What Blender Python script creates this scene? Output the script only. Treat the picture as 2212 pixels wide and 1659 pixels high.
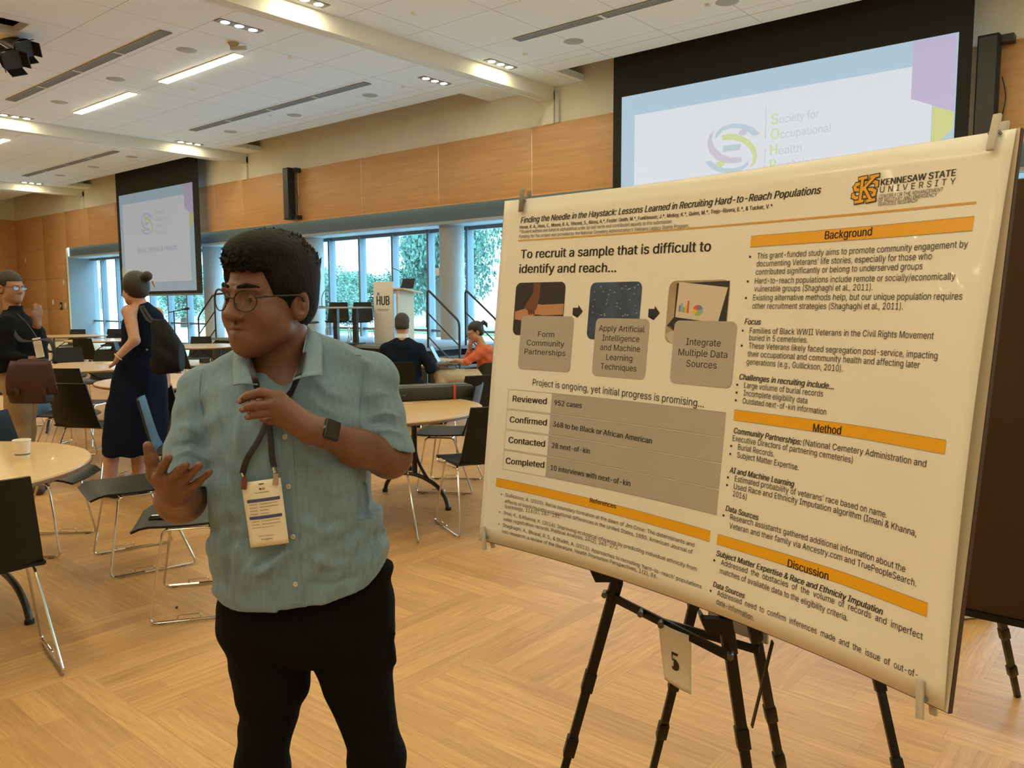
import bpy, bmesh, math, random, os
import numpy as np
from mathutils import Vector, Matrix, Euler

for _o in list(bpy.data.objects):
    bpy.data.objects.remove(_o)
S = bpy.context.scene
COL = S.collection
PI = math.pi

# ---------------------------------------------------------------- camera
FPX, CX, CY, HZ, EYE = 1758.0, 1106.0, 829.5, 650.0, 1.5
HEAD = math.radians(40.4)
PITCH = math.atan((CY - HZ) / FPX)
ROLL = math.radians(-0.25)
FH = Vector((-math.sin(HEAD), math.cos(HEAD), 0))
RT = Vector((math.cos(HEAD), math.sin(HEAD), 0))
UP = Vector((0, 0, 1))
FWD = FH * math.cos(PITCH) - UP * math.sin(PITCH)
CU = UP * math.cos(PITCH) + FH * math.sin(PITCH)
R2 = RT * math.cos(ROLL) + CU * math.sin(ROLL)
U2 = CU * math.cos(ROLL) - RT * math.sin(ROLL)
cam_data = bpy.data.cameras.new('camera')
cam_data.sensor_width = 36.0
cam_data.lens = FPX / 2212.0 * 36.0
cam_data.clip_start = 0.05
cam_data.clip_end = 400
camera = bpy.data.objects.new('camera', cam_data)
COL.objects.link(camera)
camera.matrix_world = Matrix(((R2.x, U2.x, -FWD.x, 0), (R2.y, U2.y, -FWD.y, 0), (R2.z, U2.z, -FWD.z, EYE), (0, 0, 0, 1)))
S.camera = camera

# ---------------------------------------------------------------- colour management, sky
S.view_settings.view_transform = 'Standard'
S.view_settings.look = 'None'
S.view_settings.gamma = 1.0
S.view_settings.use_curve_mapping = False
S.view_settings.exposure = 0.72
S.cycles.max_bounces = 6
S.cycles.diffuse_bounces = 4
S.cycles.glossy_bounces = 4
S.cycles.transmission_bounces = 6
S.cycles.transparent_max_bounces = 8
S.cycles.sample_clamp_indirect = 6.0
S.cycles.caustics_reflective = False
S.cycles.caustics_refractive = False
SKY_COLOR = (0.42, 0.76, 1.0, 1)
SKY_STRENGTH = 10.0
LAMP_COLOR = (1.0, 0.90, 0.55, 1)
LAMP_STRIP = 26.0
LAMP_SPOT = 80.0
world = bpy.data.worlds.new('overcast_sky')
S.world = world
world.use_nodes = True
_bg = world.node_tree.nodes['Background']
_bg.inputs[0].default_value = SKY_COLOR
_bg.inputs[1].default_value = SKY_STRENGTH

# ---------------------------------------------------------------- materials
MATS = {}
def mat(name, col, rough=0.5, metal=0.0, var=0.0, scale=6.0, stretch=(1, 1, 1), bump=0.0, bscale=60.0, coat=0.0, spec=0.5,
        emit=None, estr=0.0, alpha=1.0, col2=None, sheen=0.0, sss=0.0):
    if name in MATS:
        return MATS[name]
    m = bpy.data.materials.new(name)
    m.use_nodes = True
    nt = m.node_tree
    b = nt.nodes['Principled BSDF']
    b.inputs['Base Color'].default_value = (*col, 1)
    b.inputs['Roughness'].default_value = rough
    b.inputs['Metallic'].default_value = metal
    b.inputs['Coat Weight'].default_value = coat
    b.inputs['Specular IOR Level'].default_value = spec
    b.inputs['Sheen Weight'].default_value = sheen
    if sss:
        b.inputs['Subsurface Weight'].default_value = sss
        b.inputs['Subsurface Radius'].default_value = (0.01, 0.004, 0.002)
        b.inputs['Subsurface Scale'].default_value = 0.5
    if alpha < 1:
        b.inputs['Alpha'].default_value = alpha
    if emit:
        b.inputs['Emission Color'].default_value = (*emit, 1)
        b.inputs['Emission Strength'].default_value = estr
    if var or bump or col2:
        tc = nt.nodes.new('ShaderNodeTexCoord')
        mp = nt.nodes.new('ShaderNodeMapping')
        mp.inputs['Scale'].default_value = stretch
        nt.links.new(tc.outputs['Object'], mp.inputs['Vector'])
        if var or col2:
            n = nt.nodes.new('ShaderNodeTexNoise')
            n.inputs['Scale'].default_value = scale
            n.inputs['Detail'].default_value = 5
            nt.links.new(mp.outputs[0], n.inputs['Vector'])
            mx = nt.nodes.new('ShaderNodeMix')
            mx.data_type = 'RGBA'
            c2 = col2 or tuple(min(1, c * (1 + var)) for c in col)
            c1 = col if col2 else tuple(c * (1 - var) for c in col)
            mx.inputs[6].default_value = (*c1, 1)
            mx.inputs[7].default_value = (*c2, 1)
            rp = nt.nodes.new('ShaderNodeMapRange')
            rp.inputs[1].default_value = 0.3
            rp.inputs[2].default_value = 0.7
            nt.links.new(n.outputs[0], rp.inputs[0])
            nt.links.new(rp.outputs[0], mx.inputs[0])
            nt.links.new(mx.outputs[2], b.inputs['Base Color'])
        if bump:
            n2 = nt.nodes.new('ShaderNodeTexNoise')
            n2.inputs['Scale'].default_value = bscale
            n2.inputs['Detail'].default_value = 3
            nt.links.new(mp.outputs[0], n2.inputs['Vector'])
            bp = nt.nodes.new('ShaderNodeBump')
            bp.inputs['Strength'].default_value = bump
            bp.inputs['Distance'].default_value = 0.01
            nt.links.new(n2.outputs[0], bp.inputs['Height'])
            nt.links.new(bp.outputs[0], b.inputs['Normal'])
    MATS[name] = m
    return m

def wood(name, c1, c2, rough=0.4, grain=(1, 14, 14), scale=2.5, coat=0.0, coord='Object'):
    if name in MATS:
        return MATS[name]
    m = bpy.data.materials.new(name)
    m.use_nodes = True
    nt = m.node_tree
    b = nt.nodes['Principled BSDF']
    b.inputs['Roughness'].default_value = rough
    b.inputs['Coat Weight'].default_value = coat
    tc = nt.nodes.new('ShaderNodeTexCoord')
    mp = nt.nodes.new('ShaderNodeMapping')
    mp.inputs['Scale'].default_value = grain
    nt.links.new(tc.outputs[coord], mp.inputs['Vector'])
    n = nt.nodes.new('ShaderNodeTexNoise')
    n.inputs['Scale'].default_value = scale
    n.inputs['Detail'].default_value = 8
    n.inputs['Roughness'].default_value = 0.65
    n.inputs['Distortion'].default_value = 0.6
    nt.links.new(mp.outputs[0], n.inputs['Vector'])
    mx = nt.nodes.new('ShaderNodeMix')
    mx.data_type = 'RGBA'
    mx.inputs[6].default_value = (*c1, 1)
    mx.inputs[7].default_value = (*c2, 1)
    rp = nt.nodes.new('ShaderNodeMapRange')
    rp.inputs[1].default_value = 0.32
    rp.inputs[2].default_value = 0.68
    nt.links.new(n.outputs[0], rp.inputs[0])
    nt.links.new(rp.outputs[0], mx.inputs[0])
    nt.links.new(mx.outputs[2], b.inputs['Base Color'])
    MATS[name] = m
    return m

# ---------------------------------------------------------------- geometry helpers
def ray(x, y):
    return FWD + R2 * ((x - CX) / FPX) - U2 * ((y - CY) / FPX)
def at_depth(x, y, d):
    """a measured picture point at a known depth -> (right, depth, height) in the viewing-aligned room frame"""
    v = ray(x, y)
    p = Vector((0, 0, EYE)) + v * (d / v.dot(FH))
    return Vector((p.dot(RT), p.dot(FH), p.z))
def W(r, d, z=0.0):
    """right / depth / height -> world"""
    return RT * r + FH * d + UP * z

class MB:
    def __init__(s):
        s.v = []; s.f = []; s.uv = None
    def add(s, vs, fs):
        k = len(s.v)
        s.v += [tuple(p) for p in vs]
        s.f += [tuple(i + k for i in f) for f in fs]
        return s
    def box(s, c, size, rot=None, bev=0.0):
        bm = bmesh.new()
        bmesh.ops.create_cube(bm, size=1)
        bmesh.ops.scale(bm, vec=size, verts=bm.verts)
        if bev:
            bmesh.ops.bevel(bm, geom=bm.edges[:], offset=bev, segments=2, affect='EDGES', profile=0.5)
        M = Matrix.Translation(Vector(c)) @ (rot.to_4x4() if rot else Matrix.Identity(4))
        bm.transform(M)
        bm.verts.index_update()
        s.add([v.co[:] for v in bm.verts], [[v.index for v in f.verts] for f in bm.faces])
        bm.free()
        return s
    def cyl(s, p0, p1, r0, r1=None, n=16, cap=True):
        r1 = r0 if r1 is None else r1
        p0, p1 = Vector(p0), Vector(p1)
        q = (p1 - p0).to_track_quat('Z', 'Y')
        vs = []
        for p, r in ((p0, r0), (p1, r1)):
            for i in range(n):
                a = 2 * PI * i / n
                vs.append(p + q @ Vector((r * math.cos(a), r * math.sin(a), 0)))
        fs = [[i, (i + 1) % n, n + (i + 1) % n, n + i] for i in range(n)]
        if cap:
            fs += [list(range(n))[::-1], list(range(n, 2 * n))]
        return s.add(vs, fs)
    def tube(s, pts, r, n=8, closed=False, flat=None):
        """a swept tube (flat=(half width, half thickness, width direction) makes a strap)"""
        pts = [Vector(p) for p in pts]
        N = len(pts)
        vs, fs = [], []
        ref = None
        for i, p in enumerate(pts):
            if closed:
                t = (pts[(i + 1) % N] - pts[i - 1]).normalized()
            else:
                t = (pts[min(i + 1, N - 1)] - pts[max(i - 1, 0)]).normalized()
            if flat:
                u = Vector(flat[2]); u = (u - t * u.dot(t)).normalized(); w = t.cross(u)
            else:
                if ref is None:
                    ref = t.orthogonal().normalized()
                u = (ref - t * ref.dot(t))
                u = u.normalized() if u.length > 1e-6 else t.orthogonal().normalized()
                ref = u
                w = t.cross(u)
            rr = r[i] if isinstance(r, (list, tuple)) else r
            for k in range(n):
                a = 2 * PI * k / n
                if flat:
                    vs.append(p + u * (flat[0] * math.cos(a)) + w * (flat[1] * math.sin(a)))
                else:
                    vs.append(p + u * (rr * math.cos(a)) + w * (rr * math.sin(a)))
        for i in range(N if closed else N - 1):
            j = (i + 1) % N
            for k in range(n):
                fs.append([i * n + k, i * n + (k + 1) % n, j * n + (k + 1) % n, j * n + k])
        if not closed:
            fs += [list(range(n))[::-1], [(N - 1) * n + k for k in range(n)]]
        return s.add(vs, fs)
    def lathe(s, prof, n=32, c=(0, 0, 0)):
        vs, fs = [], []
        for r, z in prof:
            for i in range(n):
                a = 2 * PI * i / n
                vs.append((c[0] + r * math.cos(a), c[1] + r * math.sin(a), c[2] + z))
        m = len(prof)
        for j in range(m - 1):
            for i in range(n):
                fs.append([j * n + i, j * n + (i + 1) % n, (j + 1) * n + (i + 1) % n, (j + 1) * n + i])
        fs += [list(range(n))[::-1], [(m - 1) * n + i for i in range(n)]]
        return s.add(vs, fs)
    def prism(s, poly, z0, z1, M=None):
        """polygon in x,y pulled from z0 to z1"""
        n = len(poly)
        vs = [Vector((x, y, z0)) for x, y in poly] + [Vector((x, y, z1)) for x, y in poly]
        if M is not None:
            vs = [M @ v for v in vs]
        fs = [list(range(n))[::-1], list(range(n, 2 * n))] + [[i, (i + 1) % n, n + (i + 1) % n, n + i] for i in range(n)]
        return s.add(vs, fs)
    def grid(s, P, thick=0.0):
        """rows of points -> sheet, with thickness along its own normals when asked"""
        R, Cn = len(P), len(P[0])
        A = np.array([[list(q) for q in row] for row in P], float)
        if not thick:
            return s.add(A.reshape(-1, 3), [[i * Cn + j, i * Cn + j + 1, (i + 1) * Cn + j + 1, (i + 1) * Cn + j] for i in range(R - 1) for j in range(Cn - 1)])
        du = np.gradient(A, axis=1); dv = np.gradient(A, axis=0)
        nn = np.cross(du, dv); nn /= (np.linalg.norm(nn, axis=2, keepdims=True) + 1e-12)
        T = A + nn * thick / 2; B = A - nn * thick / 2
        o = R * Cn
        vs = list(T.reshape(-1, 3)) + list(B.reshape(-1, 3))
        fs = []
        for i in range(R - 1):
            for j in range(Cn - 1):
                a, b, c, d = i * Cn + j, i * Cn + j + 1, (i + 1) * Cn + j + 1, (i + 1) * Cn + j
                fs += [[a, b, c, d], [o + d, o + c, o + b, o + a]]
        rim = [j for j in range(Cn)] + [i * Cn + Cn - 1 for i in range(1, R)] + [(R - 1) * Cn + j for j in range(Cn - 2, -1, -1)] + [i * Cn for i in range(R - 2, 0, -1)]
        for k in range(len(rim)):
            a, b = rim[k], rim[(k + 1) % len(rim)]
            fs.append([b, a, o + a, o + b])
        return s.add(vs, fs)
    def build(s, name, material, parent=None, smooth=None, angle=40):
        me = bpy.data.meshes.new(name)
        me.from_pydata(s.v, [], s.f)
        me.validate()
        return link(name, me, material, parent, smooth, angle)

def link(name, me, material, parent=None, smooth=None, angle=40):
    if material is not None:
        me.materials.append(material)
    if smooth is not False:
        if smooth is None:
            me.set_sharp_from_angle(angle=math.radians(angle))
        me.shade_smooth() if smooth else None
        if smooth is None:
            me.polygons.foreach_set('use_smooth', [True] * len(me.polygons))
    o = bpy.data.objects.new(name, me)
    COL.objects.link(o)
    if parent is not None:
        o.parent = parent
    return o

def tag(o, label, cat, group=None):
    o['label'] = label; o['category'] = cat
    if group:
        o['group'] = group
    return o
def thing(name, label, cat, loc=(0, 0, 0), rz=0.0, group=None):
    o = bpy.data.objects.new(name, None)
    COL.objects.link(o)
    o.location = loc
    o.rotation_euler = (0, 0, rz)
    return tag(o, label, cat, group)
def struct(o):
    o['kind'] = 'structure'
    return o
def copy_tree(o, parent=None):
    c = o.copy()
    COL.objects.link(c)
    if parent is not None:
        c.parent = parent
    for ch in list(o.children):
        copy_tree(ch, c)
    return c
def smoothpath(pts, n=6):
    """Catmull-Rom through the points"""
    P = [Vector(p) for p in pts]
    out = []
    for i in range(len(P) - 1):
        p0, p1, p2, p3 = P[max(i - 1, 0)], P[i], P[i + 1], P[min(i + 2, len(P) - 1)]
        for k in range(n):
            t = k / n
            out.append(0.5 * ((2 * p1) + (p2 - p0) * t + (2 * p0 - 5 * p1 + 4 * p2 - p3) * t * t + (3 * p1 - p0 - 3 * p2 + p3) * t ** 3))
    return out + [P[-1]]
def fillet(pts, r, n=4):
    """polyline with rounded corners"""
    P = [Vector(p) for p in pts]
    out = [P[0]]
    for i in range(1, len(P) - 1):
        a = (P[i - 1] - P[i]); b = (P[i + 1] - P[i])
        q = min(r, a.length * .45, b.length * .45)
        A = P[i] + a.normalized() * q; B = P[i] + b.normalized() * q
        for k in range(n + 1):
            t = k / n
            out.append(A * (1 - t) ** 2 + P[i] * 2 * t * (1 - t) + B * t * t)
    return out + [P[-1]]

# ---------------------------------------------------------------- lettering
def _font():
    try:
        p = os.path.join(bpy.utils.system_resource('DATAFILES', path='fonts'), 'Inter.woff2')
        return bpy.data.fonts.load(p) if os.path.exists(p) else None
    except Exception:
        return None
FONT = _font()
_txt, _gly = {}, {}
def _raw(text, res, spacing=1.0):
    """outline points and directed edges of a line of text"""
    c = bpy.data.curves.new('lettering', 'FONT')
    c.body = text
    if FONT:
        c.font = FONT
    c.resolution_u = res
    c.space_character = spacing
    c.fill_mode = 'NONE'
    o = bpy.data.objects.new('lettering', c)
    me = o.to_mesh()
    V = np.array([v.co[:2] for v in me.vertices]) if len(me.vertices) else np.zeros((0, 2))
    E = [tuple(e.vertices) for e in me.edges]
    o.to_mesh_clear()
    bpy.data.objects.remove(o)
    bpy.data.curves.remove(c)
    return V, E
def _glyph(ch):
    """one character filled by winding number: points, triangles, outline points"""
    if ch not in _gly:
        V, E = _raw(ch, 3)
        nxt = {}
        for i, j in E:
            nxt.setdefault(i, []).append(j); nxt.setdefault(j, []).append(i)
        # walk each closed outline in point order
        loops, seen = [], set()
        for st in range(len(V)):
            if st in seen:
                continue
            lp, prev, cur = [st], None, st
            seen.add(st)
            while True:
                cand = [q for q in nxt.get(cur, []) if q not in seen]
                if not cand:
                    break
                q = cur + 1 if cur + 1 in cand else cand[0]
                seen.add(q); lp.append(q); cur = q
            loops.append(lp)
        P = [Vector(v) for v in V]
        from mathutils.geometry import delaunay_2d_cdt
        ed = [(lp[i], lp[(i + 1) % len(lp)]) for lp in loops if len(lp) > 2 for i in range(len(lp))]
        vo, eo, fo, *_ = delaunay_2d_cdt(P, ed, [], 0, 1e-6)
        tris = []
        for f in fo:
            m = sum((vo[k] for k in f), Vector((0, 0))) / len(f)
            wn = 0
            for lp in loops:
                for i in range(len(lp)):
                    p, q = V[lp[i]], V[lp[(i + 1) % len(lp)]]
                    cr = (q[0] - p[0]) * (m.y - p[1]) - (m.x - p[0]) * (q[1] - p[1])
                    if p[1] <= m.y:
                        wn += (q[1] > m.y and cr > 0)
                    else:
                        wn -= (q[1] <= m.y and cr < 0)
            if wn:
                tris.append(tuple(f))
        _gly[ch] = (np.array([v[:] for v in vo]), tris, len(V), V)
    return _gly[ch]
def letters(text, bold=0.0, italic=0.0, spacing=1.0):
    """flat lettering: points (cap height about 0.73, baseline at 0) and faces; bold thickens the strokes"""
    key = (text, bold, italic, spacing)
    if key in _txt:
        return _txt[key]
    L, LF = _raw(text, 3, spacing)
    LF = []
    V, Fs, k, ok = [], [], 0, True
    for ch in text:
        if ch == ' ':
            continue
        g, f, n, g0 = _glyph(ch)
        if not n or k + n > len(L):
            ok = False
            break
        dx = L[k:k + n, 0].min() - g0[:, 0].min()
        if abs(L[k:k + n, 0].max() - g0[:, 0].max() - dx) > .004:
            ok = False
            break
        k += n
        for b in ((-bold, 0, bold) if bold > 0 else (0,)):
            o = sum(len(a) for a in V)
            V.append(g + np.array([dx + b, 0]))
            Fs += [tuple(i + o for i in q) for q in f]
    if ok and k == len(L):
        V = np.concatenate(V)
    else:
        V, Fs = L, LF
    V = V.copy()
    V[:, 0] += italic * V[:, 1]
    _txt[key] = (V, Fs)
    return V, Fs
CAP = float(_glyph('H')[0][:, 1].max())     # cap height of the lettering
# ================================================================ THE ROOM
YW, YG, ZC = 13.2, 14.12, 5.7           # window wall, glass line, ceiling clouds
XL, XR, YB = -39.2, 6.0, -9.0
M_plaster = mat('plaster', (0.76, 0.75, 0.68), 0.9, var=0.03, scale=2)
M_ceil = mat('ceiling_board', (0.80, 0.80, 0.80), 0.95)
M_beam = mat('ceiling_trim', (0.70, 0.68, 0.62), 0.9)
M_panel = wood('maple_panel', (0.56, 0.31, 0.135), (0.67, 0.39, 0.18), 0.42, grain=(0.5, 3, 9), scale=1.6)
M_bulk = mat('grey_bulkhead', (0.09, 0.13, 0.18), 0.7)
M_soffit = mat('grey_soffit', (0.34, 0.38, 0.42), 0.7)
M_alu = mat('pale_aluminium', (0.15, 0.19, 0.23), 0.5)
M_column = mat('column_concrete', (0.36, 0.37, 0.38), 0.75, var=0.05, scale=3)
M_grey = mat('slot_grey', (0.20, 0.20, 0.20), 0.7)
M_white = mat('white_plastic', (0.75, 0.74, 0.72), 0.5)
M_black = mat('black_metal', (0.016, 0.016, 0.017), 0.4)
M_blackm = mat('matt_black', (0.012, 0.013, 0.014), 0.8)

# seams of the ceiling boards
def _ceiling_seams():
    nt = M_ceil.node_tree
    tc = nt.nodes.new('ShaderNodeTexCoord')
    br = nt.nodes.new('ShaderNodeTexBrick')
    br.offset = 0.0
    br.inputs['Scale'].default_value = 1.0
    br.inputs['Brick Width'].default_value = 1.36
    br.inputs['Row Height'].default_value = 1.2
    br.inputs['Mortar Size'].default_value = 0.006
    br.inputs['Mortar Smooth'].default_value = 0.3
    br.inputs['Color1'].default_value = (0.83, 0.87, 0.92, 1)
    br.inputs['Color2'].default_value = (0.81, 0.85, 0.90, 1)
    br.inputs['Mortar'].default_value = (0.45, 0.45, 0.45, 1)
    mp = nt.nodes.new('ShaderNodeMapping')
    mp.inputs['Location'].default_value = (0.0, 0.43, 0)
    nt.links.new(tc.outputs['Object'], mp.inputs[0])
    nt.links.new(mp.outputs[0], br.inputs['Vector'])
    nt.links.new(br.outputs['Color'], nt.nodes['Principled BSDF'].inputs['Base Color'])
_ceiling_seams()

# ---- floor: herringbone of strip panels, each panel carries its own UV run
def build_floor():
    w = 0.56
    vs, fs, uvs = [], [], []
    rnd = random.Random(4)
    def quad(x0, y0, x1, y1, horiz):
        k = len(vs)
        x0, x1 = max(x0, XL), min(x1, XR); y0, y1 = max(y0, YB), min(y1, YG + .1)
        if x1 <= x0 or y1 <= y0:
            return
        vs.extend([(x0, y0, 0), (x1, y0, 0), (x1, y1, 0), (x0, y1, 0)])
        fs.append((k, k + 1, k + 2, k + 3))
        ou, ov = rnd.random() * 40, rnd.randint(0, 300) * 0.0933333
        a, b = x1 - x0, y1 - y0
        if horiz:
            uvs.extend([(ou, ov), (ou + a, ov), (ou + a, ov + b), (ou, ov + b)])
        else:
            uvs.extend([(ou, ov), (ou, ov + a), (ou + b, ov + a), (ou + b, ov)])
    ox, oy = -2.26, 1.85
    for X in range(-90, 30):
        for Y in range(-40, 40):
            q = (X - Y) % 4
            if q == 0:
                quad(ox + X * w, oy + Y * w, ox + (X + 2) * w, oy + (Y + 1) * w, True)
            elif q == 3:
                quad(ox + X * w, oy + Y * w, ox + (X + 1) * w, oy + (Y + 2) * w, False)
    me = bpy.data.meshes.new('floor')
    me.from_pydata(vs, [], fs)
    uvl = me.uv_layers.new(name='UVMap')
    for i, u in enumerate(uvs):
        uvl.data[i].uv = u
    m = bpy.data.materials.new('parquet_strips')
    m.use_nodes = True
    nt = m.node_tree
    N = nt.nodes
    b = N['Principled BSDF']
    b.inputs['Specular IOR Level'].default_value = 0.38
    uv = N.new('ShaderNodeTexCoord')
    br = N.new('ShaderNodeTexBrick')
    br.offset = 0.37
    br.inputs['Scale'].default_value = 1
    br.inputs['Brick Width'].default_value = 0.9
    br.inputs['Row Height'].default_value = 0.0933333
    br.inputs['Mortar Size'].default_value = 0.0011
    br.inputs['Mortar Smooth'].default_value = 0.2
    br.inputs['Bias'].default_value = 0.0
    br.inputs['Color1'].default_value = (0.0, 0, 0, 1)
    br.inputs['Color2'].default_value = (1, 1, 1, 1)
    br.inputs['Mortar'].default_value = (0.5, 0.5, 0.5, 1)
    nt.links.new(uv.outputs['UV'], br.inputs['Vector'])
    mp = N.new('ShaderNodeMapping')
    mp.inputs['Scale'].default_value = (1.6, 26, 1)
    nt.links.new(uv.outputs['UV'], mp.inputs[0])
    n = N.new('ShaderNodeTexNoise')
    n.inputs['Scale'].default_value = 2.2
    n.inputs['Detail'].default_value = 7
    n.inputs['Roughness'].default_value = 0.6
    n.inputs['Distortion'].default_value = 0.9
    nt.links.new(mp.outputs[0], n.inputs['Vector'])
    r1 = N.new('ShaderNodeMix'); r1.data_type = 'RGBA'
    r1.inputs[6].default_value = (0.43, 0.235, 0.085, 1)
    r1.inputs[7].default_value = (0.60, 0.355, 0.145, 1)
    rp = N.new('ShaderNodeMapRange'); rp.inputs[1].default_value = 0.3; rp.inputs[2].default_value = 0.7
    nt.links.new(n.outputs[0], rp.inputs[0])
    nt.links.new(rp.outputs[0], r1.inputs[0])
    # tint of each strip
    r2 = N.new('ShaderNodeMix'); r2.data_type = 'RGBA'; r2.blend_type = 'MULTIPLY'
    tint = N.new('ShaderNodeMix'); tint.data_type = 'RGBA'
    tint.inputs[6].default_value = (0.86, 0.83, 0.80, 1)
    tint.inputs[7].default_value = (1.07, 1.06, 1.03, 1)
    nt.links.new(br.outputs['Color'], tint.inputs[0])
    r2.inputs[0].default_value = 1
    nt.links.new(r1.outputs[2], r2.inputs[6]); nt.links.new(tint.outputs[2], r2.inputs[7])
    r3 = N.new('ShaderNodeMix'); r3.data_type = 'RGBA'
    r3.inputs[7].default_value = (0.25, 0.13, 0.05, 1)
    fm = N.new('ShaderNodeMath'); fm.operation = 'MULTIPLY'; fm.inputs[1].default_value = 0.55
    nt.links.new(br.outputs['Fac'], fm.inputs[0])
    nt.links.new(fm.outputs[0], r3.inputs[0]); nt.links.new(r2.outputs[2], r3.inputs[6])
    # a dried spill by the chairs
    ob = N.new('ShaderNodeTexCoord')
    nt.links.new(r3.outputs[2], b.inputs['Base Color'])
    n3 = N.new('ShaderNodeTexNoise'); n3.inputs['Scale'].default_value = 3.0; n3.inputs['Detail'].default_value = 3
    nt.links.new(ob.outputs['Object'], n3.inputs['Vector'])
    rr = N.new('ShaderNodeMapRange'); rr.inputs[3].default_value = 0.36; rr.inputs[4].default_value = 0.52
    nt.links.new(n3.outputs[0], rr.inputs[0]); nt.links.new(rr.outputs[0], b.inputs['Roughness'])
    bp = N.new('ShaderNodeBump'); bp.inputs['Strength'].default_value = 0.05; bp.inputs['Distance'].default_value = 0.004
    nt.links.new(n.outputs[0], bp.inputs['Height']); nt.links.new(bp.outputs[0], b.inputs['Normal'])
    struct(link('floor', me, m, None, smooth=False))
build_floor()

# ---- window wall
wall = MB()
wall.box(((XL + XR) / 2, YW + .1, 5.75), (XR - XL, .2, 1.5))
wall.box(((XL - 34.08) / 2, YW + .1, 2.5), (-34.08 - XL, .2, 5.0))
wall_front = struct(wall.build('wall_front', M_plaster))
seams = [XL, -36.2, -33.95, -31.85, -29.6, -27.4, -24.7, -22.9, -21.37, -18.68, -16.06, -13.36, -10.66, -7.96, -5.26, -2.56, 0.14, 2.84, XR]
for a, b in zip(seams[:-1], seams[1:]):
    m = MB().box(((a + b) / 2, YW - .012, 4.325), (b - a - .012, .024, 1.35), bev=.002)
    m.build('wood_panel', M_panel, wall_front)
for a, b in ((XL, -36.2), (-36.2, -34.0)):
    for z0, z1 in ((0.12, 1.25), (1.25, 2.45), (2.45, 3.65)):
        MB().box(((a + b) / 2, YW - .012, (z0 + z1) / 2), (b - a - .012, .024, z1 - z0 - .01), bev=.002).build('wood_panel', M_panel, wall_front)
MB().box(((-34.0 + XR) / 2, YW - .03, 3.64), (XR + 34.0, .06, .03)).build('panel_ledge', M_panel, wall_front)
MB().box((-33.96, YW - .02, 1.83), (.06, .06, 3.65)).build('opening_trim', M_panel, wall_front)
struct(MB().box(((-34.0 + XR) / 2, YW + .13, 3.445), (XR + 34, .06, .41)).build('trim_1', M_bulk))
struct(MB().box(((-34.0 + XR) / 2, YW + .6, 3.27), (XR + 34, 1.1, .06)).build('trim_2', M_soffit))
ret = struct(MB().box((-34.05, YW + .55, 1.65), (.1, 1.15, 3.3)).build('wall_recess', mat('recess_paint', (0.20, 0.22, 0.24), 0.7)))
# the other walls, seen only in reflections and by the light
endw = MB().box((XL - .1, (YB + YG) / 2, 3.25), (.2, YG - YB + .4, 6.5))
wall_left = struct(endw.build('wall_left', M_plaster))
for k in range(8):
    y1 = YW - k * 2.7
    MB().box((XL + .012, y1 - 1.35, 2.55), (.024, 2.69, 4.95), bev=.002).build('wood_panel', M_panel, wall_left)
wall_right = struct(MB().box((XR + .1, (YB + YG) / 2, 3.25), (.2, YG - YB + .4, 6.5)).build('wall_right', M_plaster))
wall_back = struct(MB().box(((XL + XR) / 2, YB - .1, 3.25), (XR - XL + .4, .2, 6.5)).build('wall_back', M_plaster))
for k in range(14):
    MB().box((XR - 1.6 - k * 3.2, YB + .012, 1.9), (3.18, .024, 3.7), bev=.002).build('wood_panel', M_panel, wall_back)

# ---- windows
def glass_mat():
    m = bpy.data.materials.new('window_glass')
    m.use_nodes = True
    nt = m.node_tree
    nt.nodes.remove(nt.nodes['Principled BSDF'])
    out = nt.nodes['Material Output']
    t = nt.nodes.new('ShaderNodeBsdfTransparent'); t.inputs[0].default_value = (0.90, 0.96, 0.97, 1)
    g = nt.nodes.new('ShaderNodeBsdfGlossy'); g.inputs['Roughness'].default_value = 0.02
    lw = nt.nodes.new('ShaderNodeLayerWeight')
    pw = nt.nodes.new('ShaderNodeMath'); pw.operation = 'POWER'; pw.inputs[1].default_value = 5
    ml = nt.nodes.new('ShaderNodeMath'); ml.operation = 'MULTIPLY_ADD'; ml.inputs[1].default_value = 0.6; ml.inputs[2].default_value = 0.03
    mx = nt.nodes.new('ShaderNodeMixShader')
    nt.links.new(lw.outputs['Facing'], pw.inputs[0]); nt.links.new(pw.outputs[0], ml.inputs[0])
    nt.links.new(ml.outputs[0], mx.inputs[0]); nt.links.new(t.outputs[0], mx.inputs[1]); nt.links.new(g.outputs[0], mx.inputs[2])
    nt.links.new(mx.outputs[0], out.inputs[0])
    return m
M_glass = glass_mat()
XM = [-18.55 + 1.31 * k for k in range(-12, 19)]
n_win = 0
for i in range(len(XM) - 1):
    a, b = XM[i], XM[i + 1]
    if a < -34.3 or b > XR + .2:
        continue
    n_win += 1
    w_ = struct(MB().box(((a + b) / 2, YG + .03, 1.66), (b - a - .07, .012, 3.2)).build('window_%d' % n_win, M_glass))
    MB().box((a, YG, 1.66), (.07, .22, 3.24)).build('mullion', M_alu, w_)
    MB().box(((a + b) / 2, YG, .78), (b - a - .07, .09, .06)).build('transom', M_alu, w_)
    MB().box(((a + b) / 2, YG, .06), (b - a - .07, .12, .12)).build('sill', M_alu, w_)
    MB().box(((a + b) / 2, YG, 3.2), (b - a - .07, .12, .09)).build('head_rail', M_alu, w_)
for k, X in enumerate((-29.5, -24.15, -18.85, -13.5, -8.2, -2.9, 2.4)):
    c = struct(MB().cyl((X, 13.72, 0), (X, 13.72, 3.26), .29, n=40).build('column_%d' % (k + 1), M_column))

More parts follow.
